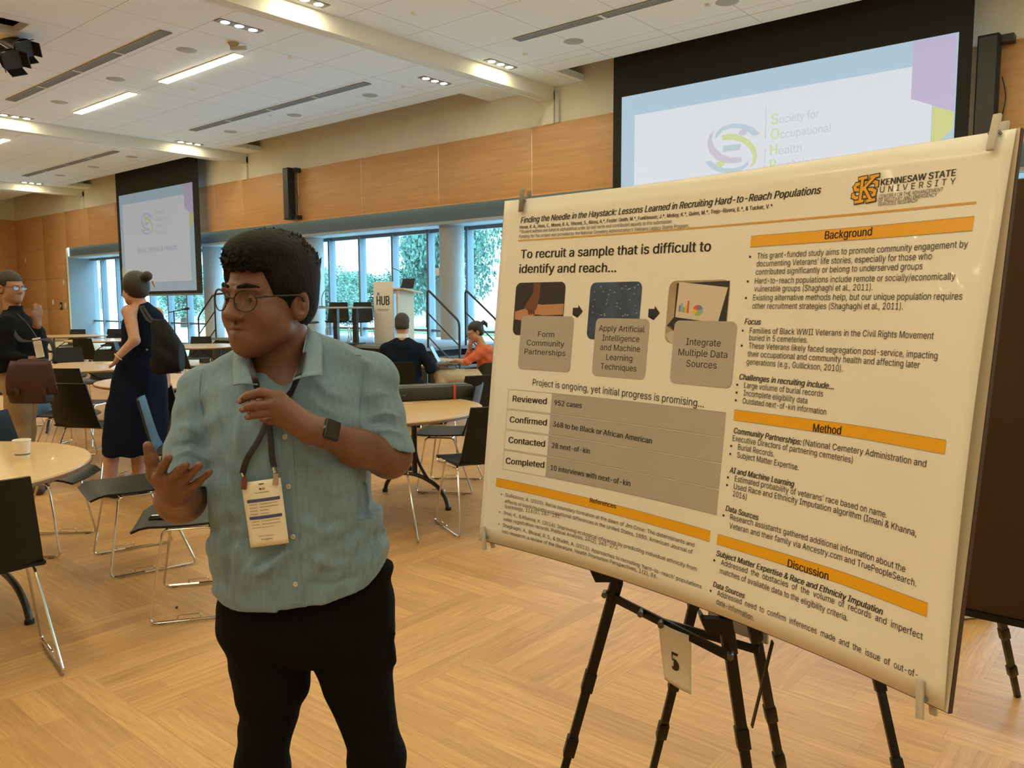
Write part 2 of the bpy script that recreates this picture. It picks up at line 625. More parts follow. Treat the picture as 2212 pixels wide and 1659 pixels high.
# ---- ceiling: clouds between dropped beams
struct(MB().box(((XL + XR) / 2, (YB + YW) / 2, 6.55), (XR - XL + .4, YW - YB + .4, .1)).build('ceiling', M_beam))
beams = [-32.25, -21.2, -10.2, 0.75]
edges = [XL] + [x for b in beams for x in (b - .13, b + .13)] + [XR]
hole = (-14.55, 3.9, -13.85, 5.05)
nc = 0
for i in range(0, len(edges), 2):
    a, b = edges[i], edges[i + 1]
    nL, nR = (0.0 if i == 0 else 1.15), (0.0 if i == len(edges) - 2 else 1.55)
    nL, nR = (nL, nR)
    poly = [(a, YB), (b, YB), (b, YW), (b - 1.5, YW), (b - 1.5, 12.33), (a + .68, 12.33), (a + .68, YW), (a, YW)]
    if i == 2 * 0:
        poly = [(a, YB), (b, YB), (b, YW), (b - 1.5, YW), (b - 1.5, 12.33), (a, 12.33)]
    nc += 1
    mb = MB()
    if a < hole[0] < b:
        x0, y0, x1, y1 = hole
        mb.prism([(a, YB), (b, YB), (b, y0), (a, y0)], ZC, ZC + .12)
        mb.prism([(a, y0), (x0, y0), (x0, y1), (a, y1)], ZC, ZC + .12)
        mb.prism([(x1, y0), (b, y0), (b, y1), (x1, y1)], ZC, ZC + .12)
        mb.prism([(a, y1), (b, y1), (b, YW), (b - 1.5, YW), (b - 1.5, 12.33), (a + .68, 12.33), (a + .68, YW), (a, YW)], ZC, ZC + .12)
    else:
        mb.prism(poly, ZC, ZC + .12)
    cloud = struct(mb.build('ceiling_cloud_%d' % nc, M_ceil))
    MB().box(((a + b) / 2, 11.86, ZC - .0015), (b - a - 1.2, .02, .003)).build('cove_line', M_beam, cloud)
for k, x in enumerate(beams):
    bm_ = struct(MB().box((x, (YB + YW) / 2, 5.97), (.26, YW - YB, 1.06)).build('beam_%d' % (k + 1), M_beam))
    MB().box((x - .07, (YB + YW) / 2, 5.436), (.05, YW - YB, .012)).build('track_line', M_white, bm_)
    # pilaster below each beam, down to the wood band
    MB().box((x, YW - .03, 5.3), (.26, .06, .62)).build('pilaster', M_plaster, bm_)
MB().box((-10.0, YW - .03, 5.3), (.1, .05, .6)).build('cover_strip', mat('strip_silver', (.55, .56, .58), .4), bpy.data.objects['beam_3'])

# ---- lights and fittings in the ceiling
M_strip = mat('lit_diffuser', (1, 1, 1), 0.5, emit=LAMP_COLOR[:3], estr=LAMP_STRIP)
M_spot = mat('lit_lamp', (1, 1, 1), 0.5, emit=LAMP_COLOR[:3], estr=LAMP_SPOT)
M_can = mat('lamp_reflector', (0.25, 0.25, 0.25), 0.5)
def where(X, Y):
    bay = 'far left' if X < -32 else 'left' if X < -21.2 else 'middle' if X < -10.2 else 'right'
    row = 'nearest the windows' if Y > 9.2 else 'second from the windows' if Y > 5 else 'third from the windows' if Y > 1.5 else 'far back'
    return bay, row
strip0 = None
for bx in (-32.25 + 10.95 * k for k in range(4)):
    for dx, Ls in ((3.4, 'first'), (7.3, 'second')):
        for Y in (7.93, 3.5, -0.9, -5.3):
            X = bx + dx - .15
            if X > 5 or (Y < 7 and -14.9 < X < -13 and Y > 3):
                continue
            bay, row = where(X, Y)
            if strip0 is None:
                strip0 = o = thing('strip_light', '', 'ceiling light')
                MB().box((0, 0, -.004), (2.69, .20, .02)).build('frame', M_white, o)
                MB().box((0, 0, -.016), (2.65, .17, .012)).build('diffuser', M_strip, o)
            else:
                o = copy_tree(strip0)
            o.location = (X, Y, ZC)
            o['group'] = 'linear ceiling lights'
            o['label'] = 'warm linear ceiling light, %s bay, %s of its pair, row %s' % (bay, Ls, row)
tri0 = None
for bx in (-32.25 + 10.95 * k for k in range(4)):
    for dx, sd in ((-1.17, 'left'), (0.5, 'right')):
        for Y in (11.3, 7.15, 3.0, -1.2, -5.4):
            X = bx + dx
            if X > 5:
                continue
            bay, row = where(X, Y)
            if tri0 is None:
                tri0 = o = thing('triple_downlight', '', 'downlight')
                MB().box((0, 0, -.004), (.17, .74, .02)).build('housing', M_can, o)
                for k in (-1, 0, 1):
                    MB().lathe([(.001, -.0148), (.066, -.0148), (.066, -.0138), (.001, -.0138)], 20, (0, k * .235, 0)).build('lamp', M_spot, o)
            else:
                o = copy_tree(tri0)
            o.location = (X, Y, ZC)
            o['group'] = 'triple downlights beside the beams'
            o['label'] = 'triple downlight %s of the beam, %s bay, row %s' % (sd, bay, row)
sl0 = None
for X0, X1, Y in ((-19.25, -12.6, 6.55), (-19.25, -12.6, 10.55), (-8.77, -2.1, 10.45), (-30.2, -23.4, 10.55), (-30.2, -23.4, 6.55), (-8.77, -2.1, 6.5)):
    bay, row = where((X0 + X1) / 2, Y)
    o = thing('air_slot', 'long grey slot air diffuser in the %s ceiling bay, row %s' % (bay, row), 'air vent', ((X0 + X1) / 2, Y, ZC - .004), 0, 'slot air diffusers')
    MB().box((0, 0, -.005), (X1 - X0, .18, .010)).build('slot', M_grey, o)
    for k in range(3):
        MB().box(((k - 1) * (X1 - X0) / 4, 0, -.012), (.05, .17, .006)).build('divider', M_white, o)
    for s in (-1, 1):
        MB().box((0, s * .088, -.010), (X1 - X0, .012, .008)).build('edge_strip', mat('slot_edge', (.35, .35, .35), .5), o)
sp0 = None
M_sp = mat('speaker_grille', (0.42, 0.42, 0.41), 0.8)
for X, Y in ((-13.28, 7.24), (-15.98, 7.26), (-18.67, 7.28), (-13.33, 11.22), (-16.0, 11.24), (-18.7, 11.26), (-8.13, 11.14), (-5.45, 11.14), (-2.75, 11.14), (-24.0, 11.26), (-26.65, 11.28), (-29.2, 11.28), (-34.1, 11.3), (-8.1, 7.2)):
    o = MB().lathe([(.001, -.006), (.15, -.006), (.165, -.001), (.165, .004)], 32).build('ceiling_speaker', M_sp) if sp0 is None else sp0.copy()
    if sp0 is None:
        sp0 = o
    else:
        COL.objects.link(o)
    o.location = (X, Y, ZC)
    bay, row = where(X, Y)
    n_ = {0: 'end', 1: 'middle', 2: 'far end'}[int(((X + 32.25) % 10.95) // 3.6)]
    tag(o, 'round grey ceiling speaker, %s bay, %s of its row, row %s' % (bay, n_, row), 'ceiling speaker', 'round ceiling speakers')
dt0 = None
for X, Y in ((-12.29, 8.6), (-9.11, 8.54), (-9.14, 11.13), (-12.28, 11.19), (-5.7, 11.05), (-16.4, 10.9), (-15.6, 8.6)):
    o = MB().lathe([(.001, -.035), (.035, -.03), (.045, -.008), (.05, .003)], 16).build('sprinkler_head', M_white) if dt0 is None else dt0.copy()
    if dt0 is None:
        dt0 = o
    else:
        COL.objects.link(o)
    o.location = (X, Y, ZC)
    bay, row = where(X, Y)
    tag(o, 'tiny white sprinkler cap, %s bay, row %s, %s' % (bay, row, 'by the beam' if (X + 32.25) % 10.95 < 2.5 else 'between speakers'), 'sprinkler', 'sprinkler caps on the ceiling')
cam_o = thing('ceiling_bracket', 'small beige bracket under the ceiling beside the long lit strip', 'bracket', (-12.35, 7.55, ZC))
MB().cyl((0, 0, 0), (0, 0, -.05), .09, .06).build('base', mat('bracket_beige', (.40, .36, .28), .6), cam_o)
MB().box((.04, .06, -.075), (.26, .06, .05), Euler((0, 0, .6)).to_matrix()).build('arm', mat('bracket_beige', (.40, .36, .28), .6), cam_o)

# stage spotlights hanging from the hatch, top left
rig = thing('lighting_pipe', 'grey pipe dropping from the ceiling hatch above the spotlights', 'pipe', (-14.3, 4.55, 0))
MB().cyl((0, 0, 4.78), (0, 0, 6.5), .03).cyl((.09, .05, 4.95), (.09, .05, 6.5), .02).build('pipe', M_column, rig)
MB().cyl((-.5, -.1, 4.78), (.3, .06, 4.78), .025).build('cross_bar', M_column, rig)
for k, (p0, p1, lab) in enumerate((((5, 78, 13.7), (62, 112, 13.3), 'black stage spotlight with barn doors, upper of the pair by the ceiling hatch'),
                              ((-18, 105, 12.7), (34, 135, 12.3), 'black stage spotlight with barn doors, lower of the pair by the ceiling hatch'))):
    A, B = at_depth(*p0), at_depth(*p1)
    A, B = W(*A), W(*B)
    o = thing('stage_spotlight', lab, 'spotlight', A, 0, 'spotlights at the ceiling hatch')
    v = B - A
    n_ = v.normalized()
    MB().cyl(-v * .5, v * .72, .125, .115, 24).cyl(v * .72, v * .86, .14, .17, 24).build('can', M_black, o)
    q = n_.to_track_quat('Z', 'Y').to_matrix()
    for j in range(4):
        a = j * PI / 2 + .4
        rot = q @ Euler((0, 0, a)).to_matrix()
        MB().box(v * .86 + rot @ Vector((.15, 0, .06)), (.012, .22, .17), rot @ Euler((0, .35, 0)).to_matrix()).build('barn_door', M_black, o)
    MB().tube([v * .1 + Vector((0, 0, .1)), v * .1 + Vector((0, 0, .3))], .02).build('yoke', M_black, o)

# ---- wall fittings
def plate(X, Z, w, h, m, lab, name='wall_switch', Y=YW - .03):
    o = thing(name, lab, 'switch plate', (X, Y, Z))
    MB().box((0, 0, 0), (w, .02, h), bev=.004).build('plate', m, o)
    MB().box((0, -.014, 0), (w * .35, .01, h * .4), bev=.002).build('button', M_white, o)
for px, py, w, h, m, lab in ((116, 653, .14, .2, M_white, 'white switch plate on the wood wall left of the black one'),
                        (134, 661, .2, .3, M_black, 'black control panel on the wood wall beside the window opening'),
                        (143, 661, .14, .24, M_white, 'white thermostat at the edge of the wood wall by the opening'),
                        (139, 610, .12, .18, M_white, 'small white sensor high on the wood wall by the opening'),
                        (57, 562, .1, .16, M_white, 'small white sensor highest on the far wood wall')):
    v = ray(px, py)
    t = YW / v.y
    plate(v.x * t, EYE + v.z * t, w, h, m, lab)
plate(-13.72, 2.18, .12, .18, M_white, 'white switch plate on the round column behind the stage', Y=13.46)

# ---- column loudspeakers on the wood band
for X, z0, z1, lab in ((-18.75, 3.68, 5.03, 'tall black column loudspeaker on the wood band left of the poster'), (-2.42, 3.7, 5.06, 'tall black column loudspeaker on the wood band right of the large screen')):
    o = thing('column_loudspeaker', lab, 'loudspeaker', (X, YW - .2, z0))
    H_ = z1 - z0
    MB().box((-.06, -.02, H_ / 2), (.26, .2, H_), bev=.01).build('cabinet', M_blackm, o)
    MB().box((-.06, -.124, H_ / 2), (.22, .01, H_ * .95)).build('grille', M_black, o)
    for z in (.06, H_ - .06):
        MB().box((.14, .08, z), (.16, .18, .1)).build('bracket', M_black, o)
    MB().tube(smoothpath([(.09, .1, H_ * .6), (.14, .12, H_ * .4), (.1, .1, .2)]), .008).build('cable', M_black, o)
# ================================================================ PROJECTION SCREENS
def lit(name, c, s=1.0):
    m = bpy.data.materials.new(name)
    m.use_nodes = True
    b = m.node_tree.nodes['Principled BSDF']
    b.inputs['Base Color'].default_value = (0.12, 0.12, 0.12, 1)
    b.inputs['Roughness'].default_value = 0.9
    b.inputs['Emission Color'].default_value = (*c, 1)
    b.inputs['Emission Strength'].default_value = s
    return m
def srgb(r, g, b):
    f = lambda c: ((c / 255 + .055) / 1.055) ** 2.4 if c > 10 else c / 255 / 12.92
    return (f(r), f(g), f(b))
SL = {}
def build_screen(name, label, xa, xb, w0, w1, ztop, zt, ratio, fade):
    o = thing(name, label, 'projection screen', ((w0 + w1) / 2, 12.8, 0), 0, None)
    w = w1 - w0; h = w * ratio
    mx = (w0 + w1) / 2
    def P(u, v, y):
        return Vector((-w / 2 + u * w, y, zt - v * w))
    m = MB()
    bl = xa - mx; br = xb - mx
    m.box(((bl + br) / 2, .0, (ztop + zt) / 2), (br - bl, .02, ztop - zt))
    m.box(((bl - w / 2) / 2, 0, zt - h / 2), (-w / 2 - bl, .02, h))
    m.box(((br + w / 2) / 2, 0, zt - h / 2), (br - w / 2, .02, h))
    m.box(((bl + br) / 2, 0, zt - h - .05), (br - bl, .02, .1))
    m.build('border', M_blackm, o)
    MB().cyl((bl, 0, zt - h - .12), (br, 0, zt - h - .12), .03).build('weight_bar', M_alu, o)
    def plate_(nm, pts, y, c):
        mm = MB()
        mm.v = [P(u, v, y) for u, v in pts]
        mm.f = [tuple(range(len(pts)))]
        return mm.build(nm, c, o)
    C = lambda k, r, g, b: SL.setdefault((k, fade), lit(k, tuple(x * fade for x in srgb(r, g, b)), .48))
    H = h / w
    plate_('slide_border', [(0, 0), (1, 0), (1, H), (0, H)], .004, C('slide_blue', 172, 202, 222))
    plate_('slide_panel', [(.053, .066), (.945, .066), (.945, H - .06), (.053, H - .06)], -.013, C('slide_white', 222, 228, 238))
    plate_('slide_purple', [(.894, .003), (.997, .003), (.997, .194), (.894, .148)], -.016, C('slide_purple', 190, 182, 214))
    plate_('slide_yellow', [(.947, .173), (.997, .196), (.997, .235), (.947, .285)], -.015, C('slide_yellow', 206, 212, 140))
    plate_('slide_corner', [(.003, H - .17), (.053, H - .14), (.053, H - .06), (.003, H - .04)], -.015, C('slide_yellow', 206, 212, 140))
    lb, lp, lg, lt = C('logo_blue', 184, 206, 222), C('logo_purple', 202, 198, 216), C('logo_green', 208, 218, 160), C('slide_grey', 192, 198, 212)
    plate_('logo_arc', [(0.339, 0.18), (0.344, 0.16), (0.363, 0.145), (0.4, 0.14), (0.436, 0.148), (0.465, 0.163), (0.484, 0.182), (0.464, 0.187), (0.448, 0.172), (0.422, 0.159), (0.393, 0.153), (0.364, 0.158)], -.018, lb)
    plate_('logo_arc', [(0.341, 0.149), (0.321, 0.164), (0.314, 0.19), (0.323, 0.218), (0.346, 0.241), (0.376, 0.255), (0.403, 0.259), (0.43, 0.256), (0.426, 0.241), (0.395, 0.24), (0.365, 0.228), (0.34, 0.204), (0.329, 0.178), (0.334, 0.161)], -.018, lp)
    plate_('logo_arc', [(0.361, 0.17), (0.393, 0.169), (0.422, 0.177), (0.451, 0.196), (0.471, 0.22), (0.477, 0.245), (0.47, 0.268), (0.451, 0.278), (0.464, 0.261), (0.462, 0.239), (0.45, 0.218), (0.428, 0.2), (0.399, 0.188), (0.366, 0.187)], -.018, lg)
    plate_('logo_arc', [(0.307, 0.244), (0.326, 0.241), (0.341, 0.254), (0.371, 0.269), (0.406, 0.273), (0.432, 0.268), (0.453, 0.251), (0.449, 0.268), (0.43, 0.281), (0.396, 0.287), (0.362, 0.282), (0.331, 0.267)], -.018, lb)
    plate_('logo_bar', [(0.368, 0.203), (0.425, 0.203), (0.422, 0.221), (0.365, 0.221)], -.018, lb)
    for cu_, cv_, c in ((.431, .171, lp), (.359, .256, lg)):
        plate_('logo_dot', [(cu_ + .014 * math.cos(a * PI / 8), cv_ + .009 * math.sin(a * PI / 8)) for a in range(16)], -.019, c)
    plate_('logo_line', [(.4995, .11), (.5015, .11), (.5015, .2), (.4995, .2)], -.018, lt)
    plate_('logo_line', [(.4995, .225), (.5015, .225), (.5015, .295), (.4995, .295)], -.018, lt)
    def put(text, u, v, cap, u1, c, bold=0.0):
        V, F = letters(text, bold)
        s = cap / CAP
        k = (u1 - u) / (V[:, 0].max() - V[:, 0].min())
        mm = MB()
        mm.add([P(u + (x - V[:, 0].min()) * k, v - y * s, -.019) for x, y in V], F)
        mm.build('slide_lettering', c, o)
    for t0, t1, v, u0, ue in (('S', 'ociety for', .160, .541, .655), ('O', 'ccupational', .203, .545, .691), ('H', 'ealth', .248, .541, .609), ('P', 'sychology', .290, .538, .665)):
        put(t0, .516, v, .030, u0 - .003, lg, .02)
        put(t1, u0, v, .022, ue, lt)
    put('Work, Stress & Health', .243, .398, .034, .777, lt, .01)
    return o
build_screen('projection_screen', 'large projection screen behind the poster, black bordered, showing a pale logo slide', -8.44, -2.65, -8.27, -2.82, 6.49, 5.14, .62, 1.08)
build_screen('projection_screen', 'far projection screen above the woman in the navy dress, showing the slide', -28.57, -23.15, -28.41, -23.47, 6.49, 5.1, .655, .52)

# ================================================================ CHAIRS AND TABLES
M_shell = mat('black_shell', (0.008, 0.009, 0.010), 0.45, spec=.28)
M_chrome = mat('chrome_rod', (0.62, 0.60, 0.58), 0.13, metal=1.0)
M_top = wood('maple_top', (0.56, 0.37, 0.17), (0.64, 0.44, 0.22), 0.28, grain=(1, 10, 10), scale=2.0, coat=0.15)
M_edge = mat('table_edge', (0.20, 0.11, 0.05), 0.5)
def make_chair():
    o = thing('conference_chair', '', 'chair')
    R, Cn = 12, 13
    P = []
    for i in range(R):
        t = i / (R - 1)
        y = .245 - t * .455
        dz = -.035 * max(0, (y - .16) / .085) ** 2 - .012 * math.cos((y - .02) / .25 * PI / 2) + .012
        hw = .235 - .03 * max(0, (y - .19) / .055) ** 3
        P.append([(-hw + 2 * hw * j / (Cn - 1), y, .450 + dz + .006 * ((j - 6) / 6) ** 2) for j in range(Cn)])
    MB().grid(P[::-1], .011).build('seat', M_shell, o)
    P = []
    for i in range(R):
        t = i / (R - 1)
        z = .462 + t * .375
        y = -.205 - .085 * t - .018 * math.exp(-t * 9) * -1
        hw = .228 - .042 * t
        P.append([(-hw + 2 * hw * j / (Cn - 1), y - .022 * (1 - ((j - 6) / 6) ** 2), z) for j in range(Cn)])
    # the shell bends up from the seat
    P.insert(0, [(-.232 + .464 * j / (Cn - 1), -.198, .452 + .006 * ((j - 6) / 6) ** 2) for j in range(Cn)])
    MB().grid(P, .011).build('backrest', M_shell, o)
    for s in (-1, 1):
        xb, xt = s * .262, s * .205
        pts = [(xb, .175, .010), (xt, .105, .435), (xt, -.115, .435), (xb, -.275, .010)]
        loop = fillet([(xb, 0, .010)] + pts + [(xb, 0, .010)], .03, 4)
        MB().tube(loop, .0065, 8).build('sled_frame', M_chrome, o)
        MB().tube(fillet([(xb, .05, .010), (xb, .05, .036), (xb, -.05, .036), (xb, -.05, .010)], .008, 3), .0035, 6).build('linking_clip', M_chrome, o)
        for y in (.12, -.2):
            MB().box((xb, y, .003), (.014, .03, .006)).build('glide', M_grey, o)
    MB().tube([(-.205, .09, .432), (.205, .09, .432)], .006).build('cross_bar', M_chrome, o)
    MB().tube([(-.205, -.1, .432), (.205, -.1, .432)], .006).build('cross_bar', M_chrome, o)
    MB().box((0, 0, .437), (.2, .2, .012)).build('seat_bracket', M_blackm, o)
    return o
chair0 = make_chair()
chair0_used = [False]
def chair(r, d, fx, fd, label, z=0.0, group='black sled-base chairs'):
    """centre on the floor and facing direction, both in the right/depth frame"""
    o = chair0 if not chair0_used[0] else copy_tree(chair0)
    chair0_used[0] = True
    o.location = W(r, d, z)
    v = W(fx, fd)
    o.rotation_euler = (0, 0, math.atan2(v.y, v.x) - PI / 2)
    o['label'] = label
    o['group'] = group
    return o
def make_table():
    o = thing('round_table', '', 'table')
    R = .79
    MB().lathe([(.001, .712), (R - .012, .712), (R - .002, .718), (R, .726), (R, .732), (R - .004, .740), (R - .02, .7405), (.001, .7405)], 72).build('tabletop', M_top, o)
    MB().lathe([(R - .002, .716), (R + .0015, .719), (R + .0015, .731), (R - .002, .734)], 72).build('edge_band', M_edge, o)
    MB().box((0, 0, .70), (1.15, .06, .025)).box((0, .25, .70), (1.0, .04, .025)).box((0, -.25, .70), (1.0, .04, .025)).build('apron_frame', M_black, o)
    for s in (-1, 1):
        x = s * .36
        MB().tube(smoothpath([(x, -.26, .70), (x, -.25, .40), (x, -.2, .26), (x, -.05, .20), (x, .05, .20), (x, .2, .26), (x, .25, .40), (x, .26, .70)], 6), .0, 8, flat=(.022, .014, (0, 1, 0))) if False else None
        lg = MB()
        lg.tube([(x, 0, .70), (x, 0, .2)], .0, 10, flat=(.030, .014, (0, 1, 0)))
        lg.tube(smoothpath([(x, -.40, .015), (x, -.36, .09), (x, -.24, .165), (x, 0, .20), (x, .24, .165), (x, .36, .09), (x, .40, .015)], 6), .016, 10)
        lg.tube(smoothpath([(x, 0, .45), (x, .05, .3), (x, .16, .19)], 5), .012, 8)
        lg.tube(smoothpath([(x, 0, .45), (x, -.05, .3), (x, -.16, .19)], 5), .012, 8)
        lg.build('leg', M_black, o)
        for y in (-.4, .4):
            MB().cyl((x, y, 0), (x, y, .02), .022, n=12).build('glide', M_blackm, o)
        MB().tube([(x, 0, .42), (0, 0, .68)], .009).build('brace', M_black, o)
    return o
table0 = make_table()
tused = [False]
def table(r, d, ang, label):
    o = table0 if not tused[0] else copy_tree(table0)
    tused[0] = True
    o.location = W(r, d)
    o.rotation_euler = (0, 0, HEAD + ang)
    o['label'] = label; o['group'] = 'round maple tables'
    return o
table(-2.81, 3.66, .9, 'round maple table at the left edge with the white paper cup on it')
table(-1.0, 5.8, .75, 'round maple table behind the presenter, with the long black case on it')
table(-5.15, 9.8, .3, 'round maple table between the man with the bag and the woman in navy')
table(-3.25, 8.0, .2, 'round maple table right of the woman in navy, half hidden by the presenter')
table(-10.3, 19.0, .1, 'farthest round maple table, close to the window recess at the far left')
table(-8.35, 16.8, .1, 'round maple table directly left of the navy dress, second farthest')
table(-5.5, 14.3, .1, 'round maple table by the far windows, right of the black shoulder bag')
table(-1.45, 10.35, .2, 'round maple table with the lit laptop, by the woman in orange')

chair(-2.20, 4.61, -.81, -.59, 'black chair with empty seat facing the cup table, behind the phone chair')
chair(-1.60, 3.96, -.96, -.28, 'black chair with the phone lying on its seat, left of the presenter')
chair(-2.185, 3.185, -.64, .77, 'black chair seen from behind at the lower left, at the cup table')
chair(-2.87, 4.92, 1, .1, 'black chair turned sideways on the far side of the cup table')
chair(-.22, 5.39, -.44, .9, 'black chair in front of the case table, beside the lower left poster corner')
chair(-.885, 5.13, -.16, .98, 'black chair at the case table, mostly hidden behind the elbow of the presenter')
chair(-.55, 6.50, -1, .12, 'black chair turned left on the far side of the case table')
chair(-.40, 7.55, -.5, .86, 'black chair behind the long black case, below the woman in orange')
chair(-3.62, 7.0, .25, .97, 'black chair standing directly left of the navy dress')
chair(-4.22, 7.65, .97, .2, 'black chair turned right, behind the brown leather bag')
chair(-4.55, 8.55, .1, 1, 'black chair pushed up to the near side of the table behind the brown bag')
chair(-2.95, 6.95, .1, 1, 'black chair between the navy dress and the sleeve of the presenter')
chair(-2.32, 5.75, .9, .3, 'black chair behind the raised palm of the presenter, at knee height of the woman')
chair(-5.6, 11.0, 0, -1, 'black chair on the far side of the table left of the navy dress')
chair(-6.5, 11.9, .5, -.9, 'black chair beyond the bag table, second from the woman')
chair(-5.9, 9.6, 1, 0, 'black chair at the left side of the bag table, beside the badge of the man')
chair(-8.0, 15.5, .1, 1, 'large black chair back in the row left of the navy dress')
chair(-10.0, 17.7, .5, .8, 'black chair with a pale reflection, right of the jacket of the standing man')
chair(-7.0, 12.6, .9, .3, 'black chair low in the cluster right of the badge of the standing man')
chair(-10.9, 20.2, 0, -1, 'small far black chair back against the window recess')
chair(-10.0, 20.4, .2, -1, 'small far black chair near the left window, right of its neighbour')
chair(-12.5, 21.5, .3, 1, 'small far black chair against the wood wall beside the standing man')
chair(-9.0, 18.3, -.9, .3, 'small far black chair with its back seen edge-on by the left windows')
chair(-7.4, 16.6, -1, .1, 'black chair right of the second farthest table, touching the navy dress')
chair(-5.3, 13.2, .25, 1, 'black chair with its back toward the camera, right of the black shoulder bag')
chair(-6.0, 15.6, .2, -1, 'black chair beyond the table by the far windows')
chair(-4.9, 14.0, -1, .2, 'black chair at the right of the far window table, beside the chin of the presenter')
chair(-6.5, 14.0, 1, .3, 'black chair at the left of the far window table, behind the shoulder bag')
chair(-1.26, 9.18, 0, 1, 'black chair the man in the suit sits on')
chair(-.30, 10.1, -1, .05, 'black chair the woman in orange sits on')

# ---- things lying about
def place(r, d, z):
    return W(r, d, z)
cup = thing('paper_cup', 'white paper cup with a dark band on the left round table', 'cup', place(-2.41, 3.95, .7405))
MB().lathe([(.001, .002), (.029, .002), (.030, 0), (.040, .088), (.042, .091), (.0405, .093), (.038, .089), (.029, .006), (.001, .006)], 32).build('body', mat('cup_paper', (.75, .70, .62), .6), cup)
MB().lathe([(.0322, .018), (.0329, .018), (.0336, .025), (.0330, .025)], 32).build('band', mat('cup_band', (.16, .14, .07), .6), cup)
ph = thing('smartphone', 'dark smartphone lying on the chair seat under the raised hand', 'phone', place(-1.685, 3.87, .4615), HEAD + .2)
MB().box((0, 0, .004), (.15, .072, .008), bev=.003).build('body', M_black, ph)
MB().box((0, 0, .0083), (.142, .066, .001)).build('screen', mat('phone_glass', (.02, .02, .025), .06), ph)
MB().box((-.05, .015, .009), (.035, .02, .001)).build('camera_bump', M_white, ph)
rs = MB().lathe([(.001, 0), (.006, .001), (.0075, .005), (.005, .009), (.001, .010)], 10).build('raisin', mat('raisin', (.05, .012, .006), .7))
rs.location = place(-1.657, 3.879, 0)
tag(rs, 'tiny dark brown crumb on the floor under the phone chair', 'crumb')
# long black document case on the second table
A, B = Vector(W(-1.35, 6.05)), Vector(W(-.36, 6.42))
cs = thing('document_case', 'long black document case with a red strap lying on the round table', 'case', (A + B) / 2 + UP * .7405, math.atan2((B - A).y, (B - A).x))
MB().box((0, 0, .055), (1.12, .2, .11), bev=.025).build('body', mat('case_black', (.02, .022, .022), .45), cs)
MB().box((0, 0, .111), (1.05, .15, .006), bev=.002).build('lid', mat('case_lid', (.035, .038, .038), .4), cs)
MB().box((.40, 0, .055), (.02, .208, .118), bev=.004).build('strap', mat('strap_red', (.45, .04, .03), .5), cs)
MB().tube(fillet([(-.2, -.1, .05), (-.2, -.14, .05), (0, -.14, .05), (0, -.1, .05)], .02), .008).build('handle', M_black, cs)
pn = MB().cyl((-.09, 0, .006), (.09, 0, .006), .006, .004, 10).build('pen', mat('pen_white', (.7, .7, .72), .3))
pn.location = W(-.83, 6.0, .7405); pn.rotation_euler = (0, 0, HEAD)
tag(pn, 'white pen lying in front of the long black case', 'pen')
pp = MB().box((0, 0, .003), (.35, .25, .006)).build('paper_stack', mat('paper', (.75, .75, .75), .7))
pp.location = W(-4.95, 10.3, .7405); pp.rotation_euler = (0, 0, HEAD)
tag(pp, 'white papers on the table behind the brown bag', 'papers')

# ================================================================ STAGE
stg = thing('stage', 'low carpeted stage platform with a dark skirt in front of the windows', 'stage', (-14.5, 11.55, 0))
MB().box((0, 0, .625), (7.4, 2.6, .05), bev=.005).build('deck', mat('stage_carpet', (.20, .22, .25), .8, var=.1, scale=40), stg)
MB().box((0, 0, .3), (7.3, 2.5, .6)).build('skirt', mat('stage_skirt', (.022, .024, .03), .9), stg)
MB().box((0, -1.3, .625), (7.42, .02, .06)).box((3.71, 0, .625), (.02, 2.62, .06)).build('edge_trim', M_alu, stg)
def stairs(x0, sgn, lab, rails):
    o = thing('stage_steps', lab, 'steps', (x0, 10.85, 0))
    for k in range(3):
        MB().box((sgn * (.14 + .28 * k), 0, .48 - .16 * k - .02), (.3, 1.0, .04), bev=.004).build('step', mat('step_grey', (.10, .105, .115), .7), o)
    for s in (-1, 1):
        MB().prism([(sgn * 0, .0), (sgn * .84, .0), (sgn * .84, .14), (sgn * 0, .6)], -.015, .015, Matrix.Translation((0, s * .48, 0)) @ Matrix.Rotation(PI / 2, 4, 'X')).build('stringer', M_black, o)
    for s in (-1, 1):
        y = s * .5
        pts = fillet([(sgn * -.02, y, .05), (sgn * -.02, y, 1.72), (sgn * .78, y, 1.14), (sgn * .78, y, .02)], .09, 5)
        MB().tube(pts, .021, 10).build('handrail', M_black, o)
        MB().tube([(sgn * -.02, y, 1.29), (sgn * .78, y, .71)], .014, 8).build('middle_rail', M_black, o)
        MB().tube([(sgn * -.02, y, .86), (sgn * .78, y, .28)], .014, 8).build('lower_rail', M_black, o)
stairs(-10.8, 1, 'dark steps with two tubular handrails at the right end of the stage', 2)
stairs(-18.2, -1, 'dark steps with tubular handrails at the left end of the stage', 2)
# lectern
lc = thing('lectern', 'pale lectern with HUB lettering on its front plate, standing on the stage', 'lectern', (-12.45, 11.05, .65), .15)
M_lwhite = mat('lectern_white', (.62, .62, .62), .5)
M_lwood = wood('lectern_wood', (.52, .36, .20), (.60, .43, .25), .5)
MB().box((-.10, -.28, .62), (.5, .03, 1.24), bev=.006).build('front_plate', M_lwhite, lc)
MB().box((.22, .0, .56), (.04, .5, 1.05)).build('side_panel', M_lwood, lc)
MB().box((-.30, .0, .50), (.04, .5, .95)).build('side_panel', M_lwood, lc)
MB().box((.02, .03, 1.06), (.78, .62, .03), Euler((-.12, 0, 0)).to_matrix(), bev=.004).build('desk_top', M_lwood, lc)
V, F = letters('HUB', .03)
mm = MB(); k = .34 / (V[:, 0].max() - V[:, 0].min())
mm.add([(-.27 + (x - V[:, 0].min()) * k, -.297, .78 + y * k * 1.5) for x, y in V], F).build('lettering', mat('hub_ink', (.03, .035, .05), .6), lc)
mm = MB()
